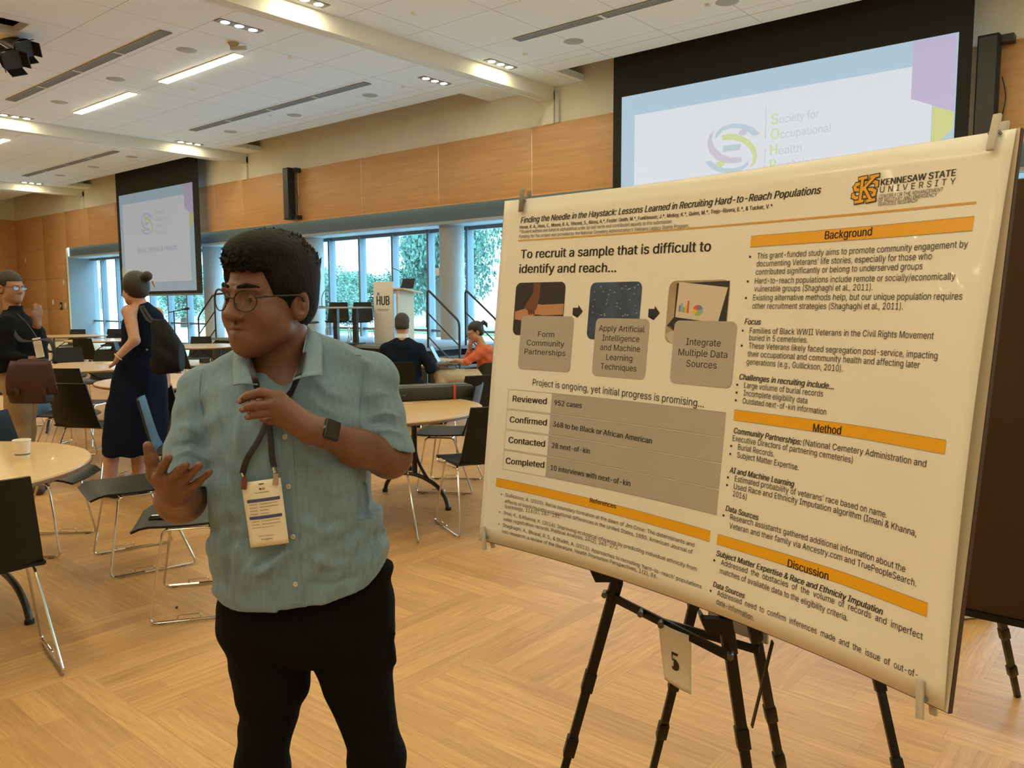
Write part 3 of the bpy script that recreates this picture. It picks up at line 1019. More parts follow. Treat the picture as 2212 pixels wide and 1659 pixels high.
mm.box((-.22, -.2965, 1.0), (.06, .003, .06)).build('small_emblem', mat('hub_grey', (.25, .2, .35), .6), lc)
MB().box((-.10, -.2965, .69), (.32, .003, .012)).box((-.10, -.2965, .665), (.26, .003, .01)).build('small_print', mat('hub_grey', (.25, .2, .35), .6), lc)
for s, lab in ((-1, 'left'), (1, 'right')):
    MB().tube(smoothpath([(s * .22, .1, 1.07), (s * .24, .1, 1.25), (s * .26 - .1 * s, .0, 1.42), (s * .1 - .15, -.06, 1.52)], 5), .007).build('gooseneck_microphone', M_black, lc)
def laptop(loc, rz, lab, open_=1.95, scr=None):
    o = thing('laptop', lab, 'laptop', loc, rz)
    MB().box((0, 0, .009), (.33, .23, .018), bev=.004).build('keyboard_base', mat('laptop_grey', (.18, .18, .19), .4), o)
    MB().box((0, -.02, .0185), (.28, .10, .002)).build('keys', M_black, o)
    rot = Euler((PI / 2 - (open_ - PI / 2) * -1, 0, 0)).to_matrix()
    up = Vector((0, math.sin(open_ - PI / 2), math.cos(open_ - PI / 2)))
    q = up.to_track_quat('Y', 'Z').to_matrix()
    c = Vector((0, .115, .018)) + up * .11
    MB().box(c, (.33, .22, .008), q, bev=.002).build('lid', M_black, o)
    n_ = (q @ Vector((0, 0, 1)))
    if n_.y > 0:
        n_ = -n_
    MB().box(c + n_ * .0045, (.31, .195, .001), q).build('display', scr or mat('dark_display', (.03, .035, .05), .1), o)
    return o
laptop(W(*(Vector((-2.12, 16.6, 0)))) * 0 + Vector((-12.30, 11.1, 1.735)), .15, 'open laptop on the lectern desk')
# stage table
st = thing('stage_table', 'narrow dark-legged table on the stage with a pale top', 'table', Vector((-13.75, 10.95, .65)) * 1, .0)
pts_t = (W(-3.4, 16.3, .65))
st.location = (pts_t.x, pts_t.y, .65); st.rotation_euler = (0, 0, HEAD - .35)
MB().box((0, 0, .73), (1.1, .6, .03), bev=.004).build('table_top', mat('table_pale', (.35, .36, .38), .35), st)
for s in (-1, 1):
    MB().box((s * .22 + .1, 0, .36), (.09, .09, .72)).build('leg', M_black, st)
    MB().box((s * .22 + .1, 0, .02), (.12, .55, .04), bev=.005).build('foot', M_black, st)
chair(-3.62, 16.95, .1, -1, 'black chair behind the stage table, left one', .65)
chair(-3.12, 16.9, .05, -1, 'black chair behind the stage table, right one', .65)
chair(-4.15, 16.2, .9, -.4, 'black chair at the left end of the stage table, above the shirt shoulder', .65)
mc = thing('desk_microphone', 'small black desk microphone on the stage table', 'microphone', Vector((pts_t.x, pts_t.y, 1.395)) + RT * -.38)
MB().lathe([(.001, 0), (.07, 0), (.07, .012), (.02, .02), (.001, .02)], 20).build('base', M_black, mc)
MB().tube(smoothpath([(0, 0, .02), (0, 0, .18), (.05, .02, .3), (.1, .05, .34)]), .007).build('stem', M_black, mc)
ms = thing('microphone_stand', 'thin black microphone stand by the windows left of the stage steps', 'microphone stand', W(-6.45, 15.6))
MB().cyl((0, 0, 0), (0, 0, .02), .14, n=24).build('base', M_black, ms)
MB().cyl((0, 0, 0), (0, 0, 1.33), .011, n=10).build('pole', M_black, ms)
MB().tube([W(-.1, 0, 1.31), W(.2, 0, 1.37)], .010).build('boom', M_black, ms)
MB().tube([W(.2, 0, 1.37), W(.3, 0, 1.385)], .022).build('microphone', M_black, ms)

# ---- on the suit table
scr_on = lit('laptop_display', srgb(120, 175, 210), .9)
v = W(1, 0)
lp = laptop(W(-.78, 9.98, .7405), math.atan2(W(.15, -.99).y, W(.15, -.99).x) , 'open laptop with a lit blue screen in front of the woman in orange', 2.05, scr_on)
lp.rotation_euler = (0, 0, HEAD + PI / 2)
c2 = MB().lathe([(.001, 0), (.03, 0), (.038, .09), (.036, .09), (.028, .005), (.001, .005)], 20).build('paper_cup', mat('cup_paper', (.75, .70, .62), .6))
c2.location = W(-1.03, 9.86, .7405)
tag(c2, 'small white cup by the hand of the man in the suit', 'cup')
c3 = MB().box((0, 0, .03), (.09, .07, .06), bev=.008).build('snack_box', mat('box_cream', (.6, .5, .32), .6))
c3.location = W(-.96, 9.74, .7405)
tag(c3, 'small cream box on the table edge next to the white cup', 'box')
c4 = MB().box((0, 0, .006), (.13, .08, .012), bev=.003).build('notebook', mat('note_brown', (.10, .06, .05), .6))
c4.location = W(-.85, 9.72, .7405)
tag(c4, 'small dark notebook on the table in front of the laptop', 'notebook')
bt = MB().lathe([(.001, 0), (.035, 0), (.036, .13), (.015, .17), (.013, .2), (.001, .2)], 20).build('water_bottle', mat('bottle_clear', (.75, .8, .82), .1, alpha=.5))
bt.location = W(-2.97, 4.22, .7405)
tag(bt, 'clear water bottle at the left edge of the cup table', 'bottle')
# ================================================================ POSTER ON ITS EASEL
PW, PH = 1.219, 0.914
_PP = (-0.0166, 2.2155, 1.7653, 0.6757, 0.4461, -0.1703, 0.0944, 0.1256)
_ss = (np.arange(40) + .5) / 40
def sheet(s, t, off=0.0, bulge=True):
    """point of the printed sheet: s metres from the left edge, t metres below the top edge (bent card, leaning back)"""
    r0, d0, z0, a0, a1, a2, e, b = _PP
    v = t / PH
    u = np.clip(s, -.2, PW + .2) * _ss / PW
    th = a0 + a1 * u + (a2 + b * v) * u * u
    r = r0 + np.cos(th).mean() * s
    d = d0 - np.sin(th).mean() * s
    nx, nd = -math.sin(a0 + .5 * a1), -math.cos(a0 + .5 * a1)
    the = a0 + a1 * s / PW + (a2 + b * v) * (s / PW) ** 2
    mx, md = -math.sin(the), -math.cos(the)
    o = off
    if bulge:
        q = min(max((s - .98) / (PW - .98), 0), 1)
        o += .024 * q * q * (3 - 2 * q) * math.sin(PI * min(max(v, 0), 1)) ** .8
    return Vector((r + e * v * nx + mx * o, d + e * v * nd + md * o, z0 - v * math.sqrt(PH ** 2 - e ** 2)))
def unsheet(px, py):
    """measured picture point of the print -> (s, t)"""
    s, t = .6, .45
    def f(s, t):
        q = sheet(s, t)
        w = RT * q.x + FH * q.y + UP * (q.z - EYE)
        k = w.dot(FWD)
        return CX + FPX * w.dot(R2) / k - px, CY - FPX * w.dot(U2) / k - py
    for _ in range(12):
        a, b = f(s, t)
        h = 1e-4
        a1, b1 = f(s + h, t); a2, b2 = f(s, t + h)
        j = ((a1 - a) / h, (a2 - a) / h, (b1 - b) / h, (b2 - b) / h)
        D = j[0] * j[3] - j[1] * j[2]
        ds, dt = (-a * j[3] + b * j[1]) / D, (-b * j[0] + a * j[2]) / D
        s += max(-.4, min(.4, ds)); t += max(-.4, min(.4, dt))
    return s, t
poster = thing('research_poster', 'large printed research poster with orange heading bars on the easel numbered 5', 'poster', (0, 0, 0), HEAD)
def ps(s, t, off=0.0):
    return sheet(s, t, off)
NS, NT = 56, 24
M_sheet = mat('poster_paper', (.80, .785, .75), .34, coat=.12)
MB().grid([[ps(PW * i / NS, PH * j / NT) for i in range(NS + 1)] for j in range(NT, -1, -1)], .0012).build('sheet', M_sheet, poster, smooth=True)
INK = mat('ink_black', (.022, .016, .014), .5)
ORANGE = mat('ink_orange', (.80, .40, .008), .42)
GREY = mat('ink_grey', (.42, .39, .36), .45)
LINE = mat('ink_line', (.30, .27, .22), .5)
def flat_patch(mb, poly_st, off, nx=14, ny=4):
    """four-cornered (s,t) patch following the sheet; corners TL TR BR BL"""
    (a, b, c, d) = [Vector((p[0], p[1], 0)) for p in poly_st]
    P = []
    for j in range(ny, -1, -1):
        v = j / ny
        L, R = a.lerp(d, v), b.lerp(c, v)
        P.append([ps(*(L.lerp(R, i / nx))[:2], off) for i in range(nx + 1)])
    mb.grid(P)
def rect_st(s0, t0, s1, t1):
    return [(s0, t0), (s1, t0), (s1, t1), (s0, t1)]
def rounded(s0, t0, s1, t1, r, n=5):
    pts = []
    for cx_, cy_, a0 in ((s1 - r, t0 + r, -PI / 2), (s1 - r, t1 - r, 0), (s0 + r, t1 - r, PI / 2), (s0 + r, t0 + r, PI)):
        for k in range(n + 1):
            a = a0 + PI / 2 * k / n
            pts.append((cx_ + r * math.cos(a), cy_ + r * math.sin(a)))
    return pts
def flat_poly(mb, pts, off):
    """filled outline: triangulated, then cut finely enough to follow the bend"""
    bm = bmesh.new()
    vs = [bm.verts.new((p[0], p[1], 0)) for p in pts]
    f = bm.faces.new(vs)
    bmesh.ops.triangulate(bm, faces=[f])
    x0, x1 = min(p[0] for p in pts), max(p[0] for p in pts)
    n = int((x1 - x0) / .03)
    for k in range(1, n + 1):
        bmesh.ops.bisect_plane(bm, geom=bm.verts[:] + bm.edges[:] + bm.faces[:], plane_co=(x0 + (x1 - x0) * k / (n + 1), 0, 0), plane_no=(1, 0, 0))
    bm.verts.index_update()
    fl = []
    for f in bm.faces:
        q = [v.index for v in f.verts]
        if f.normal.z > 0:
            q = q[::-1]
        fl.append(q)
    mb.add([ps(v.co.x, v.co.y, off) for v in bm.verts], fl)
    bm.free()
def text(mb, body, p0, p1, cap, bold=0.0, italic=0.0, spacing=1.0, off=.0016, t_shift=0.0):
    """one line of print: measured start and end on the baseline (picture points) and cap height in metres"""
    V, F = letters(body, bold, italic, spacing)
    s0, t0 = unsheet(*p0); s1, t1 = unsheet(*p1)
    x0, x1 = V[:, 0].min(), V[:, 0].max()
    k = (s1 - s0) / (x1 - x0); q = cap / CAP
    mb.add([ps(s0 + (x - x0) * k, t0 + (t1 - t0) * (x - x0) / (x1 - x0) - y * q, off) for x, y in V], F)
    return s0, t0, s1, t1
def bullet(mb, s, t, cap):
    flat_poly(mb, [(s + cap * .22 * math.cos(a * PI / 4), t - cap * .42 + cap * .22 * math.sin(a * PI / 4)) for a in range(8)], .0016)
BO, IT = .016, .22
hd = MB()
text(hd, 'Finding the Needle in the Haystack: Lessons Learned in Recruiting Hard-to-Reach Populations', (1125, 482), (1774, 418), .0150, BO, IT)
text(hd, 'Horan, K. A., Hess, C., Moore, B. A., Vincent, S., Alicea, A.*, Foster-Smith, M.*, Funkhouser, J.*, Motley, K.*, Quinn, M.*, Trejo-Rivera, E.*, & Tucker, V.*', (1123, 494.5), (1669, 449.5), .0085, BO)
text(hd, '*Student authors are listed in alphabetical order by last name and contributed equally to this submission.', (1122.8, 504), (1453, 482), .0085)
text(hd, 'Funding for this project was provided by the National Cemetery Administration\u2019s Veterans Legacy Grants Program..', (1121.8, 514.5), (1491, 491), .0085)
hd.build('title_lettering', INK, poster, smooth=False)
rl = MB()
(a, b), (c, d) = unsheet(1119.7, 520), unsheet(2110, 437.5)
flat_patch(rl, [(a, b - .002), (c, d - .002), (c, d + .002), (a, b + .002)], .0012, 40, 1)
rl.build('title_rule', mat('ink_rule', (.62, .33, .06), .45), poster, smooth=False)
big = MB()
text(big, 'To recruit a sample that is difficult to', (1125, 558), (1536, 542.5), .0222, BO)
text(big, 'identify and reach\u2026', (1121.8, 589.5), (1332, 587.5), .0222, BO)
big.build('heading_lettering', INK, poster, smooth=False)
big = MB()
text(big, 'Project is ongoing, yet initial progress is promising\u2026', (1151, 832), (1520.8, 880), .0165)
big.build('progress_lettering', INK, poster, smooth=False)
# pictures and grey boxes
def box_st(tl, br):
    a, b = unsheet(*tl); c, d = unsheet(*br)
    return a, b, c, d
def round_box(name, tl, br, r, m, off):
    q = box_st(tl, br)
    mb = MB(); flat_poly(mb, rounded(*q, r), off)
    return mb.build(name, m, poster, smooth=False), q
M_dark = mat('print_dark', (.020, .018, .022), .4)
M_navy = mat('print_navy', (.012, .020, .055), .4, col2=(.05, .09, .2), scale=14)
M_hand1 = mat('print_skin_dark', (.16, .055, .025), .45)
M_hand2 = mat('print_skin_light', (.48, .24, .13), .45)
p1, q1 = round_box('picture_print', (1116, 611), (1214, 727), .016, M_dark, .0011)
p2, q2 = round_box('picture_print', (1277, 610.5), (1378, 737), .016, M_navy, .0011)
p3, q3 = round_box('picture_print', (1447, 607), (1566, 747), .018, mat('print_beige', (.42, .34, .24), .45, col2=(.3, .2, .1), scale=9), .0011)
def rel(q, pts):
    return [(q[0] + x * (q[2] - q[0]), q[1] + y * (q[3] - q[1])) for x, y in pts]
mb = MB()
flat_poly(mb, rel(q1, [(.02, .55), (.2, .50), (.45, .40), (.55, .42), (.99, .40), (.99, .60), (.6, .62), (.45, .60), (.2, .72), (.02, .70)]), .0013)
mb.build('picture_detail', M_hand2, p1, smooth=False)
mb = MB()
flat_poly(mb, rel(q1, [(.36, .01), (.50, .01), (.50, .26), (.46, .48), (.40, .58), (.35, .59), (.30, .58), (.27, .52), (.20, .48), (.27, .34), (.36, .2)]), .0014)
mb.build('picture_detail', M_hand1, p1, smooth=False)
mb = MB()
for k in range(3):
    flat_poly(mb, rel(q1, [(.28 + .05 * k, .5), (.31 + .05 * k, .5), (.33 + .05 * k, .60), (.30 + .05 * k, .61)]), .0015)
mb.build('picture_detail', mat('print_skin_mid', (.10, .035, .018), .45), p1, smooth=False)
rnd = random.Random(5)
nodes = [(rnd.uniform(.08, .95), rnd.uniform(.04, .6)) for _ in range(30)]
mb = MB(); ml = MB()
for i, (x, y) in enumerate(nodes):
    flat_poly(mb, rel(q2, [(x + .012 * math.cos(a * PI / 3), y + .010 * math.sin(a * PI / 3)) for a in range(6)]), .0015)
    for (u, v) in sorted(nodes, key=lambda p: (p[0] - x) ** 2 + (p[1] - y) ** 2)[1:3]:
        n_ = Vector((v - y, -(u - x))); n_ = n_.normalized() * .003 if n_.length else Vector((0, .003))
        flat_poly(ml, rel(q2, [(x - n_.x, y - n_.y), (u - n_.x, v - n_.y), (u + n_.x, v + n_.y), (x + n_.x, y + n_.y)]), .0014)
mb.build('picture_detail', mat('print_pale', (.5, .55, .62), .45), p2, smooth=False)
ml.build('picture_detail', mat('print_web', (.12, .17, .28), .45), p2, smooth=False)
mb = MB(); flat_poly(mb, rel(q3, [(.13, .04), (.99, .02), (.99, .68), (.13, .62)]), .0012); mb.build('picture_detail', M_dark, p3, smooth=False)
mb = MB(); flat_poly(mb, rel(q3, [(.17, .02), (.97, .12), (.86, .66), (.15, .58)]), .0013); mb.build('picture_detail', mat('print_screen', (.62, .56, .48), .45), p3, smooth=False)
for k, (h, c) in enumerate(((.10, (.2, .2, .45)), (.13, (.25, .4, .6)), (.07, (.2, .45, .15)), (.10, (.75, .45, .05)), (.17, (.62, .10, .03)))):
    mb = MB(); x = .20 + .035 * k
    flat_poly(mb, rel(q3, [(x, .49 - h), (x + .03, .49 - h), (x + .03, .49 + k * .006), (x, .49 + k * .006)]), .0015)
    mb.build('picture_detail', mat('chart_%d' % k, c, .45), p3, smooth=False)
for k, c in enumerate(((.65, .1, .04), (.75, .5, .05), (.3, .5, .1), (.2, .45, .6), (.2, .2, .45))):
    mb = MB(); a0 = -PI / 2 - k * 2 * PI / 5
    flat_poly(mb, rel(q3, [(.52, .47)] + [(.52 + .085 * math.cos(a0 - j * 2 * PI / 30), .47 + .085 * math.sin(a0 - j * 2 * PI / 30)) for j in range(7)]), .0015)
    mb.build('picture_detail', mat('pie_%d' % k, c, .45), p3, smooth=False)
mb = MB(); flat_poly(mb, rel(q3, [(.02, .72), (.14, .57), (.45, .72), (.45, .90), (.2, .82)]), .0014); mb.build('picture_detail', M_dark, p3, smooth=False)
mb = MB()
for k in range(4):
    for j in range(3):
        x, y = .06 + .08 * j + .05 * k, .69 + .035 * k - .045 * j + .03
        flat_poly(mb, rel(q3, [(x, y), (x + .05, y + .02), (x + .04, y + .04), (x - .01, y + .02)]), .0016)
mb.build('picture_detail', mat('print_key', (.10, .09, .09), .45), p3, smooth=False)
mb = MB(); flat_poly(mb, rel(q3, [(.0, .86), (.12, .80), (.3, .92), (.3, .99), (.1, .995)]), .0014); mb.build('picture_detail', mat('print_grey_l', (.5, .46, .42), .45), p3, smooth=False)
o1, b1 = round_box('caption_box', (1128, 682), (1231, 804), .012, GREY, .0019)
o2, b2 = round_box('caption_box', (1289, 687), (1393, 820), .013, GREY, .0019)
o3, b3 = round_box('caption_box', (1459, 692), (1580, 839), .013, GREY, .0019)
for ob_, bx, lines, cp in ((o1, b1, ('Form', 'Community', 'Partnerships'), .0142), (o2, b2, ('Apply Artificial', 'Intelligence', 'and Machine', 'Learning', 'Techniques'), .0140), (o3, b3, ('Integrate', 'Multiple Data', 'Sources'), .0145)):
    cap_ = MB(); n = len(lines); w_ = bx[2] - bx[0]; hh = bx[3] - bx[1]
    wide = max(letters(l)[0][:, 0].max() for l in lines)
    k = w_ * (.86 if n > 3 else .80) / wide
    for i, l in enumerate(lines):
        V, F = letters(l)
        m_ = V[:, 0].max()
        s0 = (bx[0] + bx[2]) / 2 - m_ * k / 2
        t0 = (bx[1] + bx[3]) / 2 + (i - (n - 1) / 2) * cp * 1.62 + cp * .5
        cap_.add([ps(s0 + x * k, t0 - y * cp / CAP, .0024) for x, y in V], F)
    cap_.build('caption_lettering', INK, ob_, smooth=False)
for x0, x1, y0, y1 in ((1239, 1258.4, 658.6, 686.4), (1402.6, 1424.6, 660.4, 691.7)):
    q = box_st((x0, y0), (x1, y1)); mb = MB()
    flat_poly(mb, rel(q, [(0, .22), (.52, .22), (.52, 0), (1, .5), (.52, 1), (.52, .78), (0, .78)]), .0014)
    mb.build('arrow_print', M_dark, poster, smooth=False)
# progress table
TL, BLc = unsheet(1099.9, 837.7), unsheet(1086, 1014)
DV0, DV1 = unsheet(1192, 846.5), unsheet(1180, 1026)
TR, BRr = unsheet(1568.6, 898.5), unsheet(1547, 1125)
sL, sD, sR = (TL[0] + BLc[0]) / 2, (DV0[0] + DV1[0]) / 2, (TR[0] + BRr[0]) / 2
tT, tB = (TL[1] + DV0[1] + TR[1]) / 3, (BLc[1] + DV1[1] + BRr[1]) / 3
rows = []
gb, ol = MB(), MB()
for i in range(4):
    t0 = tT + (tB - tT) * i / 4; t1 = tT + (tB - tT) * (i + 1) / 4 - .003
    flat_patch(gb, rect_st(sD, t0, sR, t1), .0012, 22, 2)
    for (u0, v0, u1, v1) in ((sL, t0, sR, t0), (sL, t1, sR, t1)):
        flat_patch(ol, rect_st(u0, v0 - .0004, u1, v1 + .0004), .0015, 30, 1)
    flat_patch(ol, rect_st(sL - .0004, t0, sL + .0004, t1), .0015, 1, 1)
    rows.append((t0, t1))
gb.build('table_shading', GREY, poster, smooth=False)
ol.build('table_rules', LINE, poster, smooth=False)
for (p0, p1, s_, cp) in (((1107.8, 867), (1181.6, 873), 'Reviewed', .0158), ((1198, 875), (1257.6, 881.5), '952 cases', .0130),
        ((1101.4, 912), (1181.6, 919), 'Confirmed', .0158), ((1195.2, 921), (1409, 958.5), '368 to be Black or African American', .0130),
        ((1098.7, 956), (1177.7, 965), 'Contacted', .0158), ((1192.8, 967), (1274.8, 980), '28 next-of-kin', .0130),
        ((1092.7, 1001), (1176.2, 1010.5), 'Completed', .0158), ((1189.8, 1015), (1362.2, 1050.5), '10 interviews with next-of-kin', .0130)):
    tl = MB(); text(tl, s_, p0, p1, cp, BO)
    tl.build('table_lettering', INK, poster, smooth=False)
# heading bars
def bar(tl, tr, br, bl, word, w0, w1, cap):
    c = [unsheet(*p) for p in (tl, tr, br, bl)]
    s0, s1 = (c[0][0] + c[3][0]) / 2, (c[1][0] + c[2][0]) / 2
    c = [(s0, c[0][1]), (s1, c[1][1]), (s1, c[2][1]), (s0, c[3][1])]
    mb = MB(); flat_patch(mb, c, .0012, 20, 2); o = mb.build('heading_bar', ORANGE, poster, smooth=False)
    mb = MB(); text(mb, word, w0, w1, cap, BO, 0, 1, .0017); mb.build('bar_lettering', INK, o, smooth=False)
    mb = MB()
    for (a, b) in ((0, 1), (3, 2)):
        flat_patch(mb, [(c[a][0], c[a][1] - .0004), (c[b][0], c[b][1] - .0004), (c[b][0], c[b][1] + .0004), (c[a][0], c[a][1] + .0004)], .0015, 20, 1)
    mb.build('bar_outline', LINE, o, smooth=False)
bar((1622.8, 510), (2104, 467.3), (2102.5, 498), (1621.6, 533.9), 'Background', (1782, 517), (1884, 508.5), .0150)
bar((1586.8, 884.7), (2044, 950.4), (2042, 981), (1585.3, 907.3), 'Method', (1756.5, 932), (1817.5, 938.5), .0150)
bar((1550.6, 1153.3), (2005, 1302.3), (2002.6, 1332), (1548.9, 1175), 'Discussion', (1702, 1224), (1790, 1253), .0150)
bar((1073, 1032), (1535, 1146.7), (1534, 1170), (1071.6, 1049.6), 'References', (1275, 1084.5), (1331.5, 1098.5), .0110)
rf = MB()
for p0, p1, s_ in (((1092.4, 1072), (1500.3, 1181.5), 'Gullickson, A. (2010). Racial boundary formation at the dawn of Jim Crow: The determinants and'),
        ((1091.5, 1085.5), (1496.6, 1196.5), 'effects of black/mulatto occupational differences in the United States, 1880. American Journal of'),
        ((1090.9, 1097), (1211.8, 1119.5), 'Sociology, 116(1), 187-231.'),
        ((1089, 1110.5), (1505.4, 1233.5), 'Imai, K., & Khanna, K. (2016). Improving ecological inference by predicting individual ethnicity from'),
        ((1087.9, 1124), (1336.9, 1187), 'voter registration records. Political Analysis, 24(2), 263-272.'),
        ((1086.7, 1137), (1516.3, 1272), 'Shaghaghi, A., Bhopal, R. S., & Sheikh, A. (2011). Approaches to recruiting \u2018hard-to-reach\u2019 populations'),
        ((1084.9, 1150.5), (1420.4, 1249.5), 'into research: a review of the literature. Health Promotion Perspectives, 1(2), 86.')):
    s0, t0, _, _ = text(rf, s_, p0, p1, .0090)
    if s_[0] in 'GIS' and not s_.startswith('Soc'):
        bullet(rf, s0 - .014, t0, .009)
rf.build('reference_lettering', INK, poster, smooth=False)
bd = MB()
C1 = .0116
for p0, p1, s_, b_, i_, bu in (
        ((1636, 559), (2091, 534), 'This grant-funded study aims to promote community engagement by', 0, 0, 1),
        ((1634.8, 576), (2013, 560), 'documenting Veterans\u2019 life stories, especially for those who', 0, 0, 0),
        ((1633, 593.5), (1992.7, 581.5), 'contributed significantly or belong to underserved groups', 0, 0, 0),
        ((1631, 612.8), (2063.6, 604), 'Hard-to-reach populations include remote or socially/economically', 0, 0, 1),
        ((1629.8, 629.8), (1885.5, 627), 'vulnerable groups (Shaghaghi et al., 2011).', 0, 0, 0),
        ((1627, 648.8), (2079, 647), 'Existing alternative methods help, but our unique population requires', 0, 0, 1),
        ((1625.7, 666.7), (1950.6, 668.5), 'other recruitment strategies (Shaghaghi et al., 2011).', 0, 0, 0),
        ((1608.8, 700.3), (1644, 701.5), 'Focus', 1, 1, 0),
        ((1620, 719.8), (2017, 732.5), 'Families of Black WWII Veterans in the Civil Rights Movement', 0, 0, 1),
        ((1618.7, 735.2), (1745, 740.5), 'buried in 5 cemeteries.', 0, 0, 0),
        ((1617.8, 752.4), (2025.5, 775.6), 'These Veterans likely faced segregation post-service, impacting', 0, 0, 1),
        ((1615.4, 769.8), (1987, 795.2), 'their occupational and community health and affecting later', 0, 0, 0),
        ((1613.3, 787), (1821.2, 802.7), 'generations (e.g., Gullickson, 2010).', 0, 0, 0),
        ((1597.6, 819.3), (1801.6, 840.8), 'Challenges in recruiting include\u2026', 1, 1, 0),
        ((1608, 837.4), (1778.4, 857), 'Large volume of burial records', 0, 0, 1),
        ((1606.6, 854.5), (1744.4, 872), 'Incomplete eligibility data', 0, 0, 1),
        ((1604.8, 871.4), (1785, 896), 'Outdated next-of-kin information', 0, 0, 1),
        ((1585.6, 935.3), (1732.3, 961.5), 'Community Partnerships:', 1, 1, 0),
        ((1735.5, 961.5), (2001, 1009), '(National Cemetery Administration and', 0, 0, 0),
        ((1583, 951.9), (1842.3, 1000), 'Executive Directors of partnering cemeteries)', 0, 0, 0),
        ((1594.6, 970.9), (1673, 987), 'Burial Records.', 0, 0, 1),
        ((1592.8, 988), (1725.7, 1016), 'Subject Matter Expertise.', 0, 0, 1),
        ((1576.5, 1020.3), (1716.3, 1052), 'AI and Machine Learning', 1, 1, 0),
        ((1587.7, 1039.2), (1916, 1119), 'Estimated probability of veterans\u2019 race based on name.', 0, 0, 1),
        ((1585.6, 1055.8), (1980, 1158.5), 'Used Race and Ethnicity Imputation algorithm (Imani & Khanna,', 0, 0, 1),
        ((1583.7, 1071.5), (1613.3, 1079.5), '2016)', 0, 0, 0),
        ((1568, 1102.7), (1638.9, 1124), 'Data Sources', 1, 1, 0),
        ((1577.8, 1121.9), (1956, 1236), 'Research assistants gathered additional information about the', 0, 0, 1),
        ((1576, 1140.4), (1980, 1267), 'Veteran and their family via Ancestry.com and TruePeopleSearch.', 0, 0, 0),
        ((1548, 1199.7), (1907.6, 1328.5), 'Subject Matter Expertise & Race and Ethnicity Imputation', 1, 1, 0),
        ((1557.6, 1219.6), (1993.9, 1381.9), 'Addressed  the  obstacles  of  the  volume  of  records  and  imperfect', 0, 0, 1),
        ((1555.8, 1237.8), (1831.6, 1341.8), 'matches of available data to the eligibility criteria.', 0, 0, 0),
        ((1540.8, 1266.7), (1609.2, 1293), 'Data Sources', 1, 1, 0),
        ((1549.9, 1285.9), (1983.4, 1465), 'Addressed  need  to  confirm  inferences  made  and  the  issue  of  out-of-', 0, 0, 1),
        ((1547.8, 1304.4), (1629, 1341.5), 'date-information.', 0, 0, 0)):
    s0, t0, _, _ = text(bd, s_, p0, p1, C1, BO if b_ else 0, IT if i_ else 0)
    if bu:
        bullet(bd, s0 - .017, t0, .0115)
bd.build('body_lettering', INK, poster, smooth=False)
# university mark
um = MB()
text(um, 'KENNESAW STATE', (1902.7, 401), (2065, 379.3), .0112, .022)
um.build('university_lettering', INK, poster, smooth=False)
um = MB()
text(um, 'UNIVERSITY', (1901, 416.5), (2063.8, 397.7), .0108, 0, 0, 1.5)
text(um, 'CENTER FOR THE ADVANCEMENT', (1899, 428.7), (2037, 413), .0064)
text(um, 'OF MILITARY AND EMERGENCY', (1897.9, 437), (2024.5, 424.3), .0064)
text(um, 'SERVICES RESEARCH', (1897.2, 445.6), (1981.7, 436.8), .0064)
um.build('university_lettering', INK, poster, smooth=False)
lq = box_st((1845.5, 385.5), (1893, 434))
def strokes(lines, w, off, m, nm, par):
    mb = MB()
    asp = (lq[3] - lq[1]) / (lq[2] - lq[0])
    for pl in lines:
        for (x0, y0), (x1, y1) in zip(pl[:-1], pl[1:]):
            d_ = Vector((x1 - x0, (y1 - y0) * asp)); n_ = Vector((-d_.y, d_.x)).normalized() * w
            e_ = d_.normalized() * w * .8
            flat_poly(mb, rel(lq, [(x0 - e_.x + n_.x, y0 - (e_.y - n_.y) / asp), (x1 + e_.x + n_.x, y1 + (e_.y + n_.y) / asp), (x1 + e_.x - n_.x, y1 + (e_.y - n_.y) / asp), (x0 - e_.x - n_.x, y0 - (e_.y + n_.y) / asp)]), off)
            off += .00002
    return mb.build(nm, m, par, smooth=False)
S_ = [[(.96, .40), (.96, .27), (.80, .22), (.15, .26), (.08, .36), (.12, .47), (.30, .50), (.78, .53), (.92, .60), (.90, .74), (.78, .78), (.16, .80), (.05, .74), (.05, .66)]]
K_ = [[(.26, .05), (.52, .03)], [(.38, .06), (.36, .95)], [(.18, .97), (.46, .95)], [(.72, .03), (.99, .01)], [(.86, .04), (.42, .50)], [(.50, .46), (.80, .95)], [(.66, .97), (.94, .94)]]
emb = strokes(S_, .100, .0012, M_dark, 'university_emblem', poster)
strokes(S_, .060, .0016, ORANGE, 'emblem_fill', emb)
strokes(K_, .095, .0020, M_dark, 'emblem_outline', emb)
strokes(K_, .055, .0026, ORANGE, 'emblem_fill', emb)

# backing board
boardE = mat('board_edge', (.045, .022, .010), .7)
bb = thing('foam_board', 'dark-edged backing board the large poster is clipped to', 'board', (0, 0, 0), HEAD)
MB().grid([[sheet(-.004 + (PW + .010) * i / 40, (PH + .004) * j / 12, -.0075, False) for i in range(41)] for j in range(12, -1, -1)], .010).build('core', boardE, bb, smooth=None)
MB().grid([[sheet(-.003 + (PW + .008) * i / 40, -.001 + (PH + .003) * j / 12, -.0018, False) for i in range(41)] for j in range(12, -1, -1)]).build('face', mat('board_face', (.60, .53, .42), .7), bb, smooth=None)
